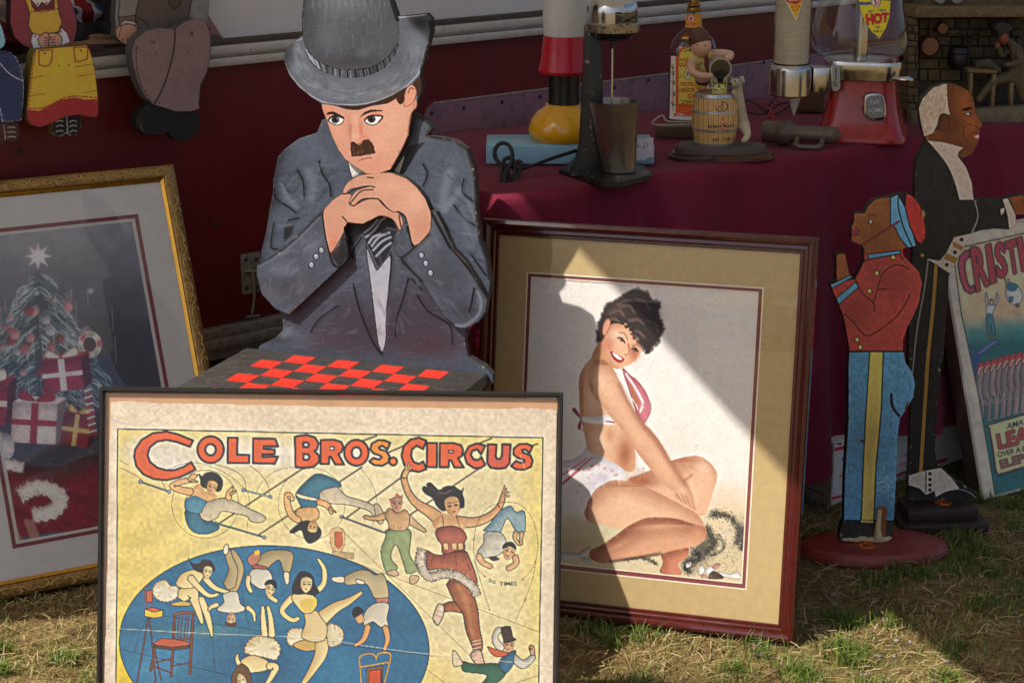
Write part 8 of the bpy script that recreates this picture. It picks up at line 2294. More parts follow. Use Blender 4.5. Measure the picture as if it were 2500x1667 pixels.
# ---- hearth-scene relief
cd_ = (2200,0,5.057)
s = Spot(700,1530,8, crop=cd_)
ds = s.thing('hearth_relief','dark sculpted hearth scene with hanging pans and a seated man in tricorn hat','relief sculpture')
g = np.random.default_rng(12)
def m_stone(nm, a, b): return m_plain(nm, rgb(a),.8,.3,40.0, bump=.7, bscale=90, dirt=(rgb(b),.5,.75,50.0))
M_st = m_stone('mossy_grey_stone','6a5c42','3a3424'); M_std = m_stone('sooty_stone','4a4232','211c16'); M_beam = m_stone('old_oak_beam','7a6644','4a3622')
M_blk2 = m_plain('black_iron', rgb('141312'),.4); M_cop = m_plain('dull_copper', rgb('8a5a38'),.5,.15,30.0)
DB = .10
def pr2(name, L, y0, y1, mat, parent=None, bev=.0015): return prism(name, [s.P.px(*s.cc(x, y),-y0) for x, y in L], y0, y1, mat, parent or ds, bevel=bev)
pr2('back_slab',[(60,1540),(60,-300),(2100,-300),(2100,1540)], DB, DB + .02, M_std, bev=0)
pr2('hearth_ledge',[(130,1545),(128,1390),(900,1352),(1520,1320),(2050,1300),(2050,1530)],.0,.03, m_stone('ledge_stone','7a7058','4a4438'))
bm = bmesh.new()
pr2('hearth_floor',[(100,1400),(100,1345),(2050,1290),(2050,1400)],.031, DB - .001, M_std)
pr2('mantel_beam',[(178,225),(192,92),(2050,85),(2050,215),(900,214)],.012, DB - .001, M_beam)
pr2('upper_wall',[(230,90),(235,-300),(2050,-300),(2050,84)],.055, DB - .001, M_st)
# courses of stones: the left jamb and the chimney back
y = 235
while y < 1340:
    h_s = g.uniform(70,115)
    x = 85
    while x < 215:
        w_s = g.uniform(60,130); w_s = min(w_s, 218 - x)
        if w_s > 24:
            d_ = g.uniform(.022,.032)
            pr2('stone',[(x + 3, y + 4 + g.uniform(0,6)),(x + w_s - 4, y + 3 + g.uniform(0,6)),(x + w_s - 3, y + h_s - 4),(x + 4, y + h_s - 3)], d_, DB - .002, M_st, bev=.003)
        x += w_s
    y += h_s
y = 228
row = 0
while y < 900:
    h_s = g.uniform(90,150)
    x = 222 - (60 if row % 2 else 0)
    while x < 1500:
        w_s = g.uniform(140,260)
        x0_, x1_ = max(x, 222), min(x + w_s, 1500)
        if x1_ - x0_ > 30:
            pr2('stone',[(x0_ + 5, y + 5 + g.uniform(0,8)),(x1_ - 5, y + 5 + g.uniform(0,8)),(x1_ - 4, y + h_s - 5),(x0_ + 4, y + h_s - 4)], DB - g.uniform(.008,.014), DB + .001, M_std if x > 600 else M_st, bev=.004)
        x += w_s
    y += h_s; row += 1
def disc(name, cx0, cy0, rpx, y, mat, mat2, parent=None):
    u, v = s.P.px(*s.cc(cx0, cy0),-y)
    rr = abs(s.P.px(*s.cc(cx0 + rpx, cy0),-y)[0] - u)
    Mx = Matrix.Translation((u, y, v)) @ Matrix.Rotation(R(90),4,'X')
    o = lathe(name, [(.0001,-.004),(rr, -.004),(rr, .003),(rr * .9,.005),(rr * .82,.002),(.0001,.002)], mat, parent or ds, 32, Mx)
    if mat2: lathe('pan_base',[(.0001,.0022),(rr * .80,.0022),(rr * .78,.0034),(.0001,.0038)], mat2, o, 32, Mx)
    return o, u, v, rr
M_pan = m_plain('dark_red_pan_rim', rgb('4a2a1e'),.5)
for cx0, cy0, rp, hx0, hy0 in ((355,575,128,362,232),(512,355,78,512,235)):
    o, u, v, rr = disc('pan', cx0, cy0, rp, .070, M_pan, M_cop)
    e = s.P.px(*s.cc(hx0, hy0),-.070)
    tube('pan_handle',[(u, .069, v + rr * .9),(e[0],.069, e[1])],.0035, M_pan, o, 8,1)
for cx0 in (480,690):
    disc('plate', cx0,-30,80,.045, m_plain('pewter_plate', rgb('8f8c86'),.35, metal=.4), None)
kz = s.P.px(*s.cc(690,870),-.06); kt = s.P.px(*s.cc(690,640),-.06)
kr = abs(s.P.px(*s.cc(815,700),-.06)[0] - s.P.px(*s.cc(690,700),-.06)[0])
kh = kt[1] - kz[1]
cau = lathe('cauldron',[(.0001,0),(kr * .75,.004),(kr * .97, kh * .35),(kr, kh * .7),(kr * .94, kh * .9),(kr * 1.02, kh * .96),(kr * 1.02, kh),(kr * .8, kh * 1.25),(kr * .2, kh * 1.35),(.0001, kh * 1.36)], M_blk2, ds, 32, Matrix.Translation((kz[0],.058, kz[1])))
tube('bail',[(kz[0] - kr, .058, kt[1]),(kz[0] - kr * .9,.058, kt[1] + kh * .6),(kz[0],.058, kt[1] + kh * .95),(kz[0] + kr * .9,.058, kt[1] + kh * .6),(kz[0] + kr, .058, kt[1])],.0018, M_blk2, cau, 6)
bm = bmesh.new()
for t_ in np.linspace(0,1,9):
    x = 720 + 250 * t_; yv = 350 + 150 * math.sin(math.pi * t_)
    e = s.P.px(*s.cc(x, yv),-.075)
    tube('',[(e[0] + .0035 * math.cos(a) * (1 + .0),.074, e[1] + .005 * math.sin(a)) for a in np.linspace(0,2 * math.pi, 8, endpoint=False)],.0012, None, None, seg=5, smooth_n=1, closed=True, bm=bm)
ch_ = from_bm('chain', bm, M_blk2, ds)
ch_['kind'] = 'stuff'
# table and the reading man
M_oldw = m_plain('little_table_wood', rgb('7d6a44'),.6,.2,40.0)
pr2('table_top',[(815,850),(1190,872),(1185,912),(835,900)],.012,.062, M_oldw)
for L in ([(845,905),(895,905),(882,1180),(838,1180)],[(1128,915),(1182,915),(1150,1345),(1112,1345)]): pr2('table_leg', L, .016,.028, M_oldw)
pr2('open_map',[(920,760),(1100,725),(1150,780),(1245,860),(1235,920),(1150,850),(1020,820),(930,830)],.014,.018, m_plain('dark_parchment', rgb('4a4436'),.8))
M_coat = m_plain('olive_drab_coat', rgb('5c4e38'),.6,.25,40.0, bump=.5, bscale=110); M_face = m_plain('weathered_face', rgb('8a4a2c'),.5,.2)
def d3(x, y, yy): e = s.P.px(*s.cc(x, y),-yy); return (e[0], yy, e[1])
V2 = [d3(1420,960,.045), d3(1420,820,.045), d3(1400,650,.04), d3(1370,560,.04), d3(1310,500,.036), d3(1270,480,.034),
      d3(1450,640,.03), d3(1470,760,.015), d3(1380,800,.01), d3(1260,800,.012), d3(1330,620,.05), d3(1240,700,.04), d3(1195,560,.036),
      d3(1260,960,.03), d3(1120,1020,.025), d3(1030,1130,.024), d3(960,1230,.022), d3(930,1260,.02), d3(1480,1100,.04), d3(1520,1260,.04)]
E2_ = [(0,1),(1,2),(2,3),(3,4),(4,5),(2,6),(6,7),(7,8),(8,9),(2,10),(10,11),(11,12),(0,13),(13,14),(14,15),(15,16),(16,17),(0,18),(18,19)]
q_ = s.r(10,800)
r2 = [q_ * x for x in (8,9,9.5,6,4.5,6,6,5.5,4.5,3,5,4,3,7,6,5,4.5,3.5,7,6)]
man = skin_body('seated_man', V2, E2_, r2, M_coat, ds)
hp_ = Vector(d3(1262,478,.030))
bm = bmesh.new(); q = bmesh.ops.create_uvsphere(bm, u_segments=16, v_segments=12, radius=1.0)
for v in q['verts']: v.co = hp_ + Vector((v.co.x * q_ * 6.2, v.co.y * q_ * 6.5, v.co.z * q_ * 8))
from_bm('face', bm, M_face, man, smooth=True)
pr2('tricorn_hat',[(1150,345),(1190,290),(1290,275),(1375,320),(1385,375),(1340,400),(1270,430),(1210,460),(1190,400)],.020,.052, m_plain('dark_felt_hat', rgb('3a322a'),.8,.2), man, .004)
pr2('hand',[(1170,560),(1200,520),(1225,545),(1215,600),(1180,610)],.022,.032, M_face, man, .003)
pr2('stool',[(1340,1010),(1395,1000),(1385,1300),(1345,1300)],.03,.042, M_oldw, None)
# ================================================================== painted sitters on the trailer sill
d_ = lambda L: [(x / 3.485, y / 3.485) for x, y in L]
M_sat = m_paint('folk_art_paint',0.5,0.45,80.0, stretch=(.5,1,1.6), bdist=.0012)
PD = Plane(PW.at(0,0,0),40)
def sitter(name, label):
    t = empty(name, matrix=PD.matrix())
    return tag(t, label, 'folk figure','painted wooden sitters on the trailer sill')
def dboard(root, name, out, w, th, cv, edge, gain=2.0, step=.0013, smooth=0):
    L = d_(out) if not smooth else [tuple(p) for p in catmull(d_(out), smooth)]
    return board(name, PD, PD.pts(L, w + th), th, w, edge, root, cv, M_sat, gain, step)
K = '1c1512'
# woman in the yellow apron
t = sitter('apron_woman_sitter','painted wooden woman in red dress and yellow apron sitting on the trailer sill')
cv = Canvas(20,-90,200,125,'73343a'); cv.at(0,0,3.485)
cv.grain(.08,12,2)
cv.poly([(190,-60),(250,110),(240,220),(270,280),(340,310),(500,270),(527,190),(500,100),(480,-60)],'b5903a', edge=(K, 2.4), mottle=.06).poly([(245,-60),(270,60),(300,100),(465,80),(470,-60)],'5a2428').line([(262,98),(365,100),(500,74)],2.4,'5a2a24', dash=(5,3))
cv.line([(245,230),(275,290)],2,'5a2a24', dash=(5,3)).line([(520,130),(525,190),(505,240)],2,'5a2a24', dash=(5,3))
cv.poly([(255,-10),(320,66),(355,20),(400,48),(445,-10),(440,-60),(255,-60)],'b9b2ac', edge=(K, 1.6)); cv.oval(318,38,9,9,'7a2c34').oval(396,28,9,9,'7a2c34')
for p in ([(275,285),(340,300),(350,415),(280,415),(260,350)],[(520,235),(570,280),(598,360),(520,392),(490,290)]): cv.poly(p, 'bcb7b4', edge=(K, 2))
for x, y in ((300,312),(517,272)): cv.oval(x, y, 9,9,'7a2c34')
cv.poly([(320,340),(345,300),(390,275),(410,290),(430,280),(500,290),(528,340),(500,400),(415,408),(350,405)],'b5826c', edge=(K, 2.2), smooth=2)
cv.line([(410,285),(420,320),(410,350),(418,405)],2.2, K)
for y in (318,340,362,385): cv.line([(375, y + 6),(408, y)],1.8, K).line([(425, y),(470, y + 2)],1.8, K)
M_dk = m_plain('olive_board_edge', rgb('6a5a24'),.7); M_rdk = m_plain('dark_red_board_edge', rgb('3c1c1e'),.7)
dboard(t, 'upper_body',[(110,-330),(90,0),(85,200),(120,320),(200,390),(270,418),(620,400),(655,230),(640,120),(600,0),(560,-330)],.024,.018, cv, M_rdk)
cv = Canvas(50,100,250,320,'c59a34'); cv.at(0,0,3.485); cv.grain(.07,14,5)
g = np.random.default_rng(5)
for i in range(90):
    x, y = g.uniform(240,820), g.uniform(420,880); cv.line([(x, y),(x + g.uniform(20,90), y - g.uniform(0,8))],.8,'9a7424', alpha=.35, smooth=0)
cv.poly([(190,930),(330,945),(420,905),(520,850),(640,830),(720,850),(850,845),(860,1100),(190,1100)],'8a2c2c', mottle=.08)
cv.line([(300,430),(275,600),(255,780),(240,925)],2.4,'6a2420', dash=(7,4)).line([(250,922),(360,918),(460,875),(540,835),(640,818),(830,832)],2.4,'6a2420', dash=(7,4)).line([(750,400),(790,520),(820,700),(830,800)],2.4,'6a2420', dash=(7,4))
for q in ([(330,432),(445,425),(440,500),(420,555),(370,565),(330,550)],[(625,405),(745,400),(740,500),(690,520),(640,525)]): cv.line(q + q[:1],3,'7a2a26', smooth=0)
for x, y in ((383,455),(687,432)): cv.oval(x, y, 9,10,'7a2a26')
for x, y in ((504,563),(584,556)): cv.oval(x, y, 6,6,'2a1c10')
for p in ([(250,665),(370,645)],[(630,570),(790,545)],[(660,650),(800,628)],[(700,790),(830,770)],[(215,820),(380,800)]): cv.line(p, 1.2,'4a3414')
sk = [(300,425),(560,398),(738,385),(768,430),(800,560),(830,780),(838,960),(820,1003),(740,992),(680,975),(560,992),(440,1050),(340,1083),(270,1068),(230,1010),(228,940),(258,640),(280,470)]
dboard(t, 'skirt', sk, .060,.024, cv, M_dk)
box('seat', M_rdk, t, PD.px(*d_([(300,420)])[0])[0], PD.px(*d_([(760,420)])[0])[0],-.0595,-.0425, PD.px(*d_([(500,470)])[0],.05)[1], PD.px(*d_([(500,412)])[0],.05)[1],.001)
cv = Canvas(110,270,210,345,'1a1716'); cv.at(0,0,3.485)
cv.line([(565,985),(572,1100),(565,1135)],2,'b5b0a8')
for x in (505,620):
    for y in (1030,1070,1115): cv.line([(x - 30, y + 8),(x, y - 4),(x + 30, y + 2)],2,'b5b0a8')
cv.line([(440,1050),(445,1130),(500,1162),(562,1130)],1.6,'b5b0a8').line([(568,1130),(620,1158),(680,1110),(688,1000)],1.6,'b5b0a8')
dboard(t, 'shoes',[(440,1060),(430,960),(560,940),(682,950),(690,1080),(645,1155),(590,1157),(565,1135),(520,1167),(450,1150)],.0598,.016, cv, M_dk)
# man in grey
t = sitter('waistcoat_man_sitter','painted wooden man in brown waistcoat and baggy mauve trousers sitting on the trailer sill')
cv = Canvas(265,-90,530,125,'6f6a66'); cv.at(0,0,3.485); cv.grain(.08,14,7)
cv.poly([(1200,-60),(1160,80),(1150,160),(1200,300),(1480,240),(1600,150),(1640,-60)],'4e423c', edge=(K, 2.6), mottle=.08).poly([(1430,-60),(1435,30),(1470,80),(1530,50),(1540,-60)],'43362f', edge=(K, 2.2))
cv.line([(1150,140),(1220,180),(1280,250)],2.4, K).line([(1020,-60),(1005,160)],2.2, K).poly([(1010,150),(1150,130),(1150,190),(1060,170),(1010,215)],'5a4a46', edge=(K, 2)).poly([(1010,215),(1060,172),(1150,190),(1150,215),(1070,200),(1020,230)],'a59c92', edge=(K, 1.6))
cv.poly([(985,240),(1030,215),(1090,205),(1150,220),(1185,290),(1170,330),(1135,345),(1130,370),(1100,355),(1070,385),(1010,345),(985,300)],'9c7560', edge=(K, 2.2), smooth=2)
for p in ([(1040,330),(1045,360)],[(1080,330),(1085,370)],[(1115,325),(1125,360)],[(1030,220),(1010,320)]): cv.line(p, 1.6, K)
M_gd = m_plain('grey_board_edge', rgb('54504e'),.7)
dboard(t, 'upper_body',[(1000,-330),(985,0),(975,160),(985,240),(975,310),(1010,345),(1070,388),(1130,370),(1190,320),(1500,300),(1760,260),(1785,-20),(1780,-330)],.024,.018, cv, M_gd)
cv = Canvas(300,20,530,290,'6f5c5b'); cv.at(0,0,3.485); cv.grain(.07,16,8)
for i in range(160):
    x, y = g.uniform(1120,1790), g.uniform(180,900); cv.line([(x, y),(x + g.normal(0,3), y + g.uniform(20,90))],.9,'57474a', alpha=.35, smooth=0)
cv.line([(1488,245),(1480,400),(1440,580),(1380,760),(1305,895)],3.4, K).line([(1160,400),(1160,560),(1200,720),(1290,880)],2, K, dash=(8,4)).line([(1130,340),(1240,270),(1340,240),(1450,245)],4,'57504e')
cv.line([(1745,180),(1790,280),(1795,430),(1765,600),(1700,740)],3, K)
for x, y in ((1330,455),(1470,450),(1597,445)): cv.oval(x, y, 6,7,'1c1512')
for p in ([(1290,345),(1295,365)],[(1318,345),(1310,370)],[(1625,275),(1622,300)],[(1642,270),(1636,300)],[(1345,865),(1355,885)]): cv.line(p, 2, K)
leg = [(1480,250),(1560,192),(1650,156),(1738,170),(1788,250),(1796,420),(1770,600),(1702,750),(1690,890),(1702,922),(1640,948),(1500,952),(1300,892),(1230,820),(1172,700),(1132,560),(1117,440),(1150,340),(1230,262),(1330,236),(1440,246)]
dboard(t, 'trousers', leg, .060,.026, cv, M_gd)
box('seat', M_gd, t, PD.px(*d_([(1250,420)])[0])[0], PD.px(*d_([(1740,300)])[0])[0],-.0595,-.0425, PD.px(*d_([(1500,400)])[0],.05)[1], PD.px(*d_([(1500,330)])[0],.05)[1],.001)
cv = Canvas(320,245,500,355,'1a1a18'); cv.at(0,0,3.485); cv.grain(.2,10,3).line([(1190,1040),(1210,1110)],1.4,'8a5a40').speck(40,'9a8a7a',(.6,1.6),.6,4)
dboard(t, 'boots',[(1262,880),(1380,925),(1640,935),(1692,985),(1700,1080),(1650,1170),(1560,1210),(1480,1190),(1432,1130),(1330,1150),(1240,1150),(1160,1090),(1146,1010),(1190,940)],.0597,.022, cv, m_plain('black_board_edge', rgb('171514'),.6))
# man in overalls
t = sitter('overalls_sitter','painted wooden figure in dark blue overalls sitting on the trailer sill')
cv = Canvas(-90,110,75,310,'2c3350'); cv.at(0,0,3.485); cv.grain(.12,6,9)
for i in range(120):
    x, y = g.uniform(-150,200), g.uniform(450,1030); cv.line([(x, y),(x + g.uniform(20,60), y + g.normal(0,3))],.9,'3d4668', alpha=.5, smooth=0)
cv.line([(90,440),(140,500),(185,620),(200,740),(195,880),(180,1020),(20,1035)],2.2,'c2c4c8', dash=(8,5)).line([(0,540),(60,610),(130,660),(200,690)],2.2,'c2c4c8', dash=(10,3)).line([(0,920),(20,1030)],2,'c2c4c8', dash=(8,5))
M_nv = m_plain('navy_board_edge', rgb('1c2032'),.7)
dboard(t, 'overalls_legs',[(-250,470),(0,458),(85,440),(140,490),(188,610),(205,720),(200,860),(183,1032),(20,1042),(-250,1042)],.060,.024, cv, M_nv)
cv = Canvas(-90,-90,30,140,'7fa6c4'); cv.at(0,0,3.485); cv.grain(.1,10,4)
dboard(t, 'upper_body',[(-250,-300),(-60,-300),(-20,150),(20,240),(48,360),(30,400),(0,420),(0,460),(-250,470)],.024,.018, cv, M_nv)
cv = Canvas(-90,290,60,365,'3c2622'); cv.at(0,0,3.485)
for y in (1085,1125,1165): cv.line([(62, y + 4),(90, y - 4),(128, y)],1.8,'b5b0a8')
cv.line([(30,1060),(45,1190)],1.6,'b5b0a8')
dboard(t, 'boots',[(-200,1030),(150,1030),(168,1120),(150,1195),(100,1215),(48,1195),(30,1240),(-30,1250),(-200,1200)],.0597,.018, cv, M_nv)

# ---- odds and ends on the shelf behind them
def drape(name, label, cat, px, w_, h_, yback, col, seed, z0=.931, roughn=.9):
    u = PW.px(*px)[0]
    bm = bmesh.new(); g_ = np.random.default_rng(seed)
    bmesh.ops.create_uvsphere(bm, u_segments=40, v_segments=24, radius=1.0)
    ph = g_.uniform(0,6,6)
    for v in bm.verts:
        c_ = v.co.copy()
        n_ = .14 * math.sin(7 * c_.x + ph[0] + 3 * c_.z) + .10 * math.sin(11 * c_.z + ph[1] + 4 * c_.x) + .08 * math.sin(15 * c_.y + ph[2] + 6 * c_.x)
        v.co = Vector((c_.x * w_ * (1 + n_), c_.y * .07 * (1 + n_), max(c_.z * (1 + n_),-.75) * h_))
    bm.transform(Matrix.Translation((u, yback, z0 + h_ * .75)))
    o = from_bm(name, bm, col, None, smooth=True)
    o.matrix_world = PW.matrix()
    return tag(o, label, cat)
def m_stripe():
    t = NT('flag_cotton')
    co = t.coords(scale=(1,1,1))
    w = t.n('ShaderNodeTexWave', Vector=co, Scale=5.5, Distortion=1.2).outputs[1]
    c = t.mix(t.ramp(w, [(.60,0),(.64,1)]), rgb('8a1424'), rgb('d0ccd2'))
    c = t.mix(t.ramp(t.noise(co, 9.0,1.0),[(.56,0),(.58,1)]), c, rgb('1f3f86'))
    t.bsdf(c, .85, t.bump(t.noise(co, 60),.2,.001)); return t.m
drape('folded_flag','crumpled red, white and blue flag on the shelf between the wooden sitters','flag',(225,20),.085,.060,.16, m_stripe(),3, z0=.940)
drape('tan_cushion','tan leather cushion on the trailer shelf under the flag','cushion',(235,90),.13,.022,.10, m_plain('tan_hide', rgb('a58464'),.7,.1),5)
drape('straw_hat','pale tan hat on the trailer shelf beside the overalls figure','hat',(5,10),.06,.06,.12, m_plain('pale_straw', rgb('a5907a'),.85,.15),8, z0=.955)
drape('red_cap','dark red cloth cap with white stitching beside the apron woman','cap',(30,70),.06,.045,.12, m_plain('dark_red_cotton', rgb('7a1c28'),.85,.1),9, z0=.94)
u = PW.px(250,130)[0]
bk_ = lathe('wire_basket',[(.001,.932),(.052,.932),(.064,.944),(.068,.972),(.060,.992),(.055,.994),(.060,.972),(.058,.946),(.001,.940)], m_plain('black_mesh', rgb('1a1818'),.5,.2,60.0, bump=.9, bscale=260), None, 40, Matrix.Translation((u, .10,0)) @ Matrix.Diagonal((1.1,.8,1,1)))
bk_.matrix_world = PW.matrix()
tag(bk_, 'black mesh basket on the shelf behind the apron woman','basket')

# ================================================================== parcels under the table
def parcel(name, label, cpx, lpx, rpx, zt, side_cv, front_cv, grp):
    A = on_level(*cpx); Lp = on_level(*lpx); Rp = on_level(*rpx)
    yaw = math.degrees(math.atan2(Rp[1] - A[1], Rp[0] - A[0]))
    P = Plane((A[0], A[1],0), yaw)
    wd = .31; dp_ = .25
    h = P.px(*zt)[1]
    t = empty(name, matrix=P.matrix())
    tag(t, label, 'parcel box', grp)
    mc = m_plain('white_carton', rgb('cfc8be'),.75,.05,12.0); 
    box('carton', mc, t, 0, wd, 0, dp_, .004, h, .002)
    M_pr = m_paint('carton_print',.75,.1)
    U, V = np.meshgrid(np.linspace(.002, wd - .002,130), np.linspace(h - .002,.006,90))
    X, Y = P.project(U, V, .0008)
    sheet_mesh('front_print', U, np.full(U.shape, -.0008), V, front_cv.sample(X, Y), M_pr, t, None, 1.8)
    S = Plane(P.o, yaw + 90)
    D, V = np.meshgrid(np.linspace(.002, dp_ - .002,80), np.linspace(h - .002,.006,90))
    Wd = P.o[:, None] - P.n[:, None] * D.ravel() + P.uy[:, None] * V.ravel() - P.ux[:, None] * .0008
    d = Wd - _C[:, None]; z = _F @ d
    sheet_mesh('side_print', np.full(D.shape, -.0008), D, V, side_cv.sample((CX + FPX * d[0] / z).reshape(D.shape),(CY - FPX * (_U @ d) / z).reshape(D.shape)), M_pr, t, None, 1.8)
    return t
cb = (1950,1000,6.03)
sc = Canvas(1900,1050,2040,1250,'7d7262'); sc.at(*cb).grain(.06,20,3)
sc.poly([(60,1095),(385,1245),(388,1275),(60,1130)],'7a1c24').letters('AT USPS.COM',[(100,980),(388,1095),(384,1125),(96,1012)],'8a2c30',.02).letters('ORDER FREE SUPPLIES',[(110,1030),(370,1140),(368,1160),(108,1050)],'8a4a48',.0)
sc.poly([(290,510),(425,545),(425,572),(300,520)],'7a1c24')
fc = Canvas(2020,1040,2420,1250,'b9b1aa'); fc.at(*cb).grain(.05,20,4)
fc.poly([(520,562),(1700,300),(1700,345),(520,612)],'b01c2c').poly([(480,1290),(1700,960),(1700,1005),(480,1328)],'b01c2c').letters('P',[(608,955),(640,950),(634,1002),(602,1008)],'b01c2c',.02).letters('PRIORITY',[(640,700),(900,640),(896,700),(634,760)],'24408a',.03)
fc.poly([(520,500),(640,480),(620,520),(560,505)],'2a2420')
parcel('parcel_box','white and brown parcel box with red bands under the tablecloth, left of the bellhop',(2028,1241),(1962,1214),(2056,1228),(2036,1081), sc, fc, 'parcel boxes under the table')
sc2 = Canvas(2100,950,2300,1200,'8a8072')
fc2 = Canvas(2150,950,2500,1260,'b5aea8'); fc2.at(*cb).grain(.05,20,5)
fc2.poly([(1000,390),(1640,205),(2200,60),(2200,100),(1640,250),(1000,440)],'a81c2a').poly([(1000,1060),(1445,945),(1615,880),(2200,700),(2200,745),(1615,925),(1440,985),(1000,1110)],'a81c2a').line([(1620,240),(1600,460),(1800,420)],1.6,'a81c2a', smooth=0)
fc2.letters('LARGE FLAT',[(1528,655),(1800,590),(1796,622),(1524,688)],'a82434',.02).letters('THE EASY WAY',[(1560,690),(1800,632),(1798,646),(1558,704)],'b05a60').letters('VISIT US AT',[(1470,800),(1780,715),(1776,750),(1464,838)],'a82434',.02).letters('ORDER FREE SUPPLIES',[(1465,852),(1900,740),(1896,762),(1460,876)],'b05a60')
parcel('parcel_box','white parcel box with red lettering under the table, between bellhop and butler',(2150,1196),(2130,1180),(2236,1166),(2170,1042), sc2, fc2,'parcel boxes under the table')

# ================================================================== turf
def m_blade(name, c0, c1, trans=.25):
    t = NT(name)
    oi = t.n('ShaderNodeAttribute', _attribute_name='tint')
    c = t.mix(oi.outputs['Fac'], c0, c1)
    d = t.n('ShaderNodeBsdfDiffuse'); tr = t.n('ShaderNodeBsdfTranslucent'); gl = t.n('ShaderNodeBsdfGlossy', Roughness=.45)
    t.l(c, d.inputs[0]); t.l(c, tr.inputs[0])
    m = t.n('ShaderNodeMixShader'); m.inputs[0].default_value = trans
    t.l(d.outputs[0], m.inputs[1]); t.l(tr.outputs[0], m.inputs[2])
    m2 = t.n('ShaderNodeMixShader'); m2.inputs[0].default_value = .04
    t.l(m.outputs[0], m2.inputs[1]); t.l(gl.outputs[0], m2.inputs[2]); t.l(m2.outputs[0], t.out.inputs[0])
    return t.m
def footprint_ok(x, y):
    p = Vector((x, y))
    for P, u0, u1, back, front in ((PC, fu0, fu1,.13,.006),(PP, pu0, pu1,.10,.004),(PS, su0, su1,.25,.004),(PK, 0, KU, .2,.004)):
        d = np.array([x, y, 0]) - P.o
        bx = np.array([-P.ux[1], P.ux[0],0])
        u = d @ P.ux; b = d @ bx
        if u0 - .004 < u < u1 + .004 and -front < b < .012: return False
    if ((x - bc[0]) / (sx_ * 1.0)) ** 2 + ((y - bc[1]) / (sy_ * 1.0)) ** 2 < 1: return False
    d = np.array([x, y, 0]) - PBU.o
    if -.12 < d @ PBU.ux < .13 and -.06 < -(d @ PBU.n) < .078: return False
    return True
def blades(name, n, hmin, hmax, wid, lean, mat, label, seed, clump=0.0, area=(-1.05,1.55,2.72,4.15), flat=False):
    g = np.random.default_rng(seed)
    co, fa, ti = [],[],[]
    cl = np.c_[g.uniform(area[0], area[1],260), g.uniform(area[2], area[3],260), g.uniform(.3,1.0,260)]
    k = 0; tries = 0
    while k < n and tries < n * 6:
        tries += 1
        if g.random() < clump:
            c = cl[int(g.integers(len(cl)))]
            x, y = c[0] + g.normal(0,.030 * c[2]), c[1] + g.normal(0,.026 * c[2]); hs = .75 + .6 * c[2]
        else:
            x, y = g.uniform(area[0], area[1]), g.uniform(area[2], area[3]); hs = .7
        if abs(x) > .36 * y + .12: continue
        if not footprint_ok(x, y): continue
        h = g.uniform(hmin, hmax) * hs
        a = g.uniform(0,2 * math.pi); l = g.uniform(*lean) * h
        dx, dy = math.cos(a), math.sin(a)
        px, py = -dy, dx
        w = wid * g.uniform(.6,1.3)
        z = gz(x, y) - .004
        b = len(co)
        if flat:
            L = g.uniform(hmin, hmax) * 1.6; zz = z + g.uniform(.003,.014); dz = g.uniform(-.006,.014)
            for t_ in (0,.5,1):
                q = (x + dx * L * (t_ - .5), y + dy * L * (t_ - .5), zz + dz * (t_ - .5) + .004 * (1 - (2 * t_ - 1) ** 2) * g.random())
                co += [(q[0] - px * w, q[1] - py * w, q[2]),(q[0] + px * w, q[1] + py * w, q[2] + w * .7)]
            fa += [(b, b + 1, b + 3, b + 2),(b + 2, b + 3, b + 5, b + 4)]
            ti += [g.random()] * 6
        else:
            for t_, ww in ((0,1.0),(.5,.8)):
                q = (x + dx * l * t_ * t_, y + dy * l * t_ * t_, z + h * t_)
                co += [(q[0] - px * w * ww, q[1] - py * w * ww, q[2]),(q[0] + px * w * ww, q[1] + py * w * ww, q[2])]
            co.append((x + dx * l, y + dy * l, z + h * (.92 - .25 * (l / h) ** 2)))
            fa += [(b, b + 1, b + 3, b + 2),(b + 2, b + 3, b + 4)]
            ti += [g.random()] * 5
        k += 1
    me = bpy.data.meshes.new(name)
    me.from_pydata(co, [], fa)
    at = me.attributes.new('tint','FLOAT','POINT'); at.data.foreach_set('value', np.array(ti, np.float32))
    o = link(name, me, mat)
    return tag(o, label, 'grass', None, 'stuff')
blades('grass',26000,.010,.036,.0011,(.3,1.3), m_blade('green_blades', rgb('3c581c'), rgb('7c8c38'),.3),'short green grass tufts growing round the frames',4,.86)
blades('dry_grass',30000,.007,.022,.0009,(.7,2.0), m_blade('dry_blades', rgb('72653a'), rgb('ad9a60'),.2),'dry straw coloured grass over the soil',5,.3)
blades('straw_litter',13000,.010,.026,.0007,(0,1), m_blade('cut_straw', rgb('6f5c3a'), rgb('bfa876'),.1),'loose cut straw lying on the ground',6,.1, flat=True)
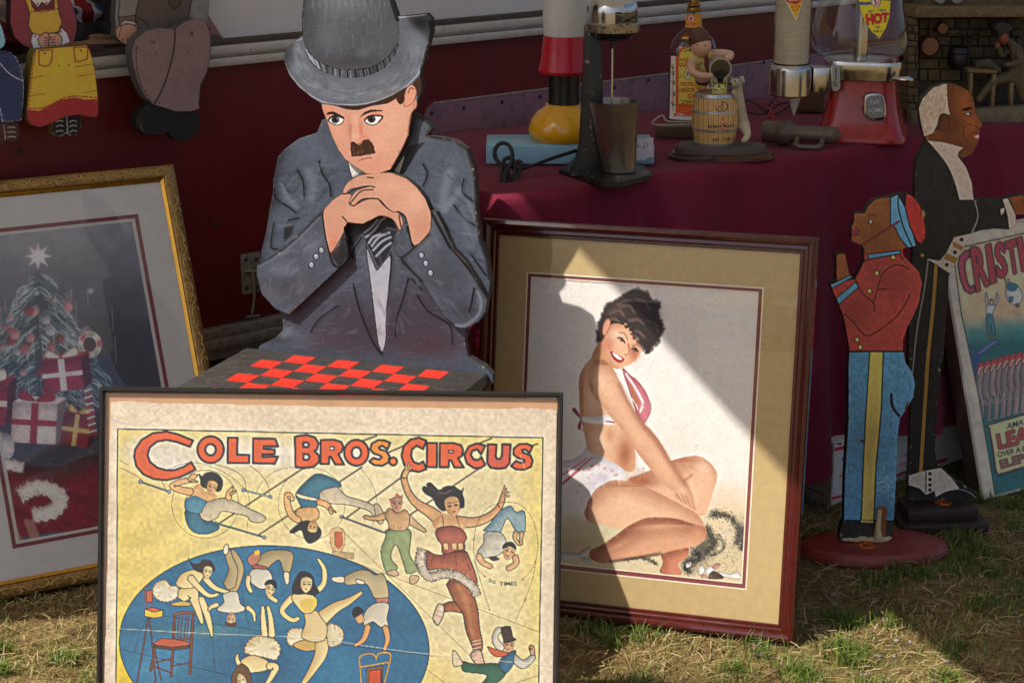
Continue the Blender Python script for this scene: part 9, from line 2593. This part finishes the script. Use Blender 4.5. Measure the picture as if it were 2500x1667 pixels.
# a few small stones and scraps in the trodden patch
g = np.random.default_rng(21)
bm = bmesh.new()
for i in range(150):
    x, y = g.uniform(.35,1.3), g.uniform(2.85,3.5)
    if not footprint_ok(x, y): continue
    r_ = g.uniform(.0025,.008)
    q = bmesh.ops.create_icosphere(bm, subdivisions=1, radius=r_)
    k3 = g.uniform(.6,1.3,3)
    for v in q['verts']: v.co = Vector((x + v.co.x * k3[0], y + v.co.y * k3[1], gz(x, y) - .003 + v.co.z * .5 * k3[2] + r_ * .2))
tag(from_bm('gravel', bm, m_plain('grey_grit', rgb('8a8078'),.85,.3,60.0), None, auto=60),'scattered grey grit in the trodden soil','gravel', None, 'stuff')

# ================================================================== other stalls across the way (seen in the glass)
def canopy(name, label, x, y, w, h, mat, rot):
    t = empty(name, (x, y, 0), R(rot))
    tag(t, label, 'market tent')
    mp = m_plain('white_tent_pole', rgb('cfcbc4'),.4)
    for sx in (-1,1):
        for sy in (-1,1):
            lathe('pole',[(.025,0),(.025, h)], mp, t, 10, Matrix.Translation((sx * w / 2, sy * w / 2,0)))
    bm = bmesh.new()
    a = w / 2 + .05
    lo = [bm.verts.new(p) for p in ((-a, -a, h - .28),(a, -a, h - .28),(a, a, h - .28),(-a, a, h - .28))]
    hi = [bm.verts.new(p) for p in ((-a, -a, h),(a, -a, h),(a, a, h),(-a, a, h))]
    top = bm.verts.new((0,0, h + .95))
    for k in range(4):
        bm.faces.new((lo[k], lo[(k + 1) % 4], hi[(k + 1) % 4], hi[k])); bm.faces.new((hi[k], hi[(k + 1) % 4], top))
    from_bm('roof', bm, mat, t)
    box('counter', m_plain('stall_counter', rgb('8a7f74'),.8), t, -w / 2 + .1, w / 2 - .1,-w / 2 + .1,-w / 2 + .7,.02,.85,.01)
canopy('yellow_market_tent','yellow pop-up market tent far across the field, mirrored in the picture glass',-43.3,-97.9,5.0,2.6, m_cloth_thin('yellow_tent_cloth',(.72,.55,.12)),30)
canopy('white_market_tent','white pop-up market tent far across the field, mirrored in the picture glass',-34.5,-90.3,5.0,2.6, m_cloth_thin('white_tent_cloth',(.7,.68,.66)),20)
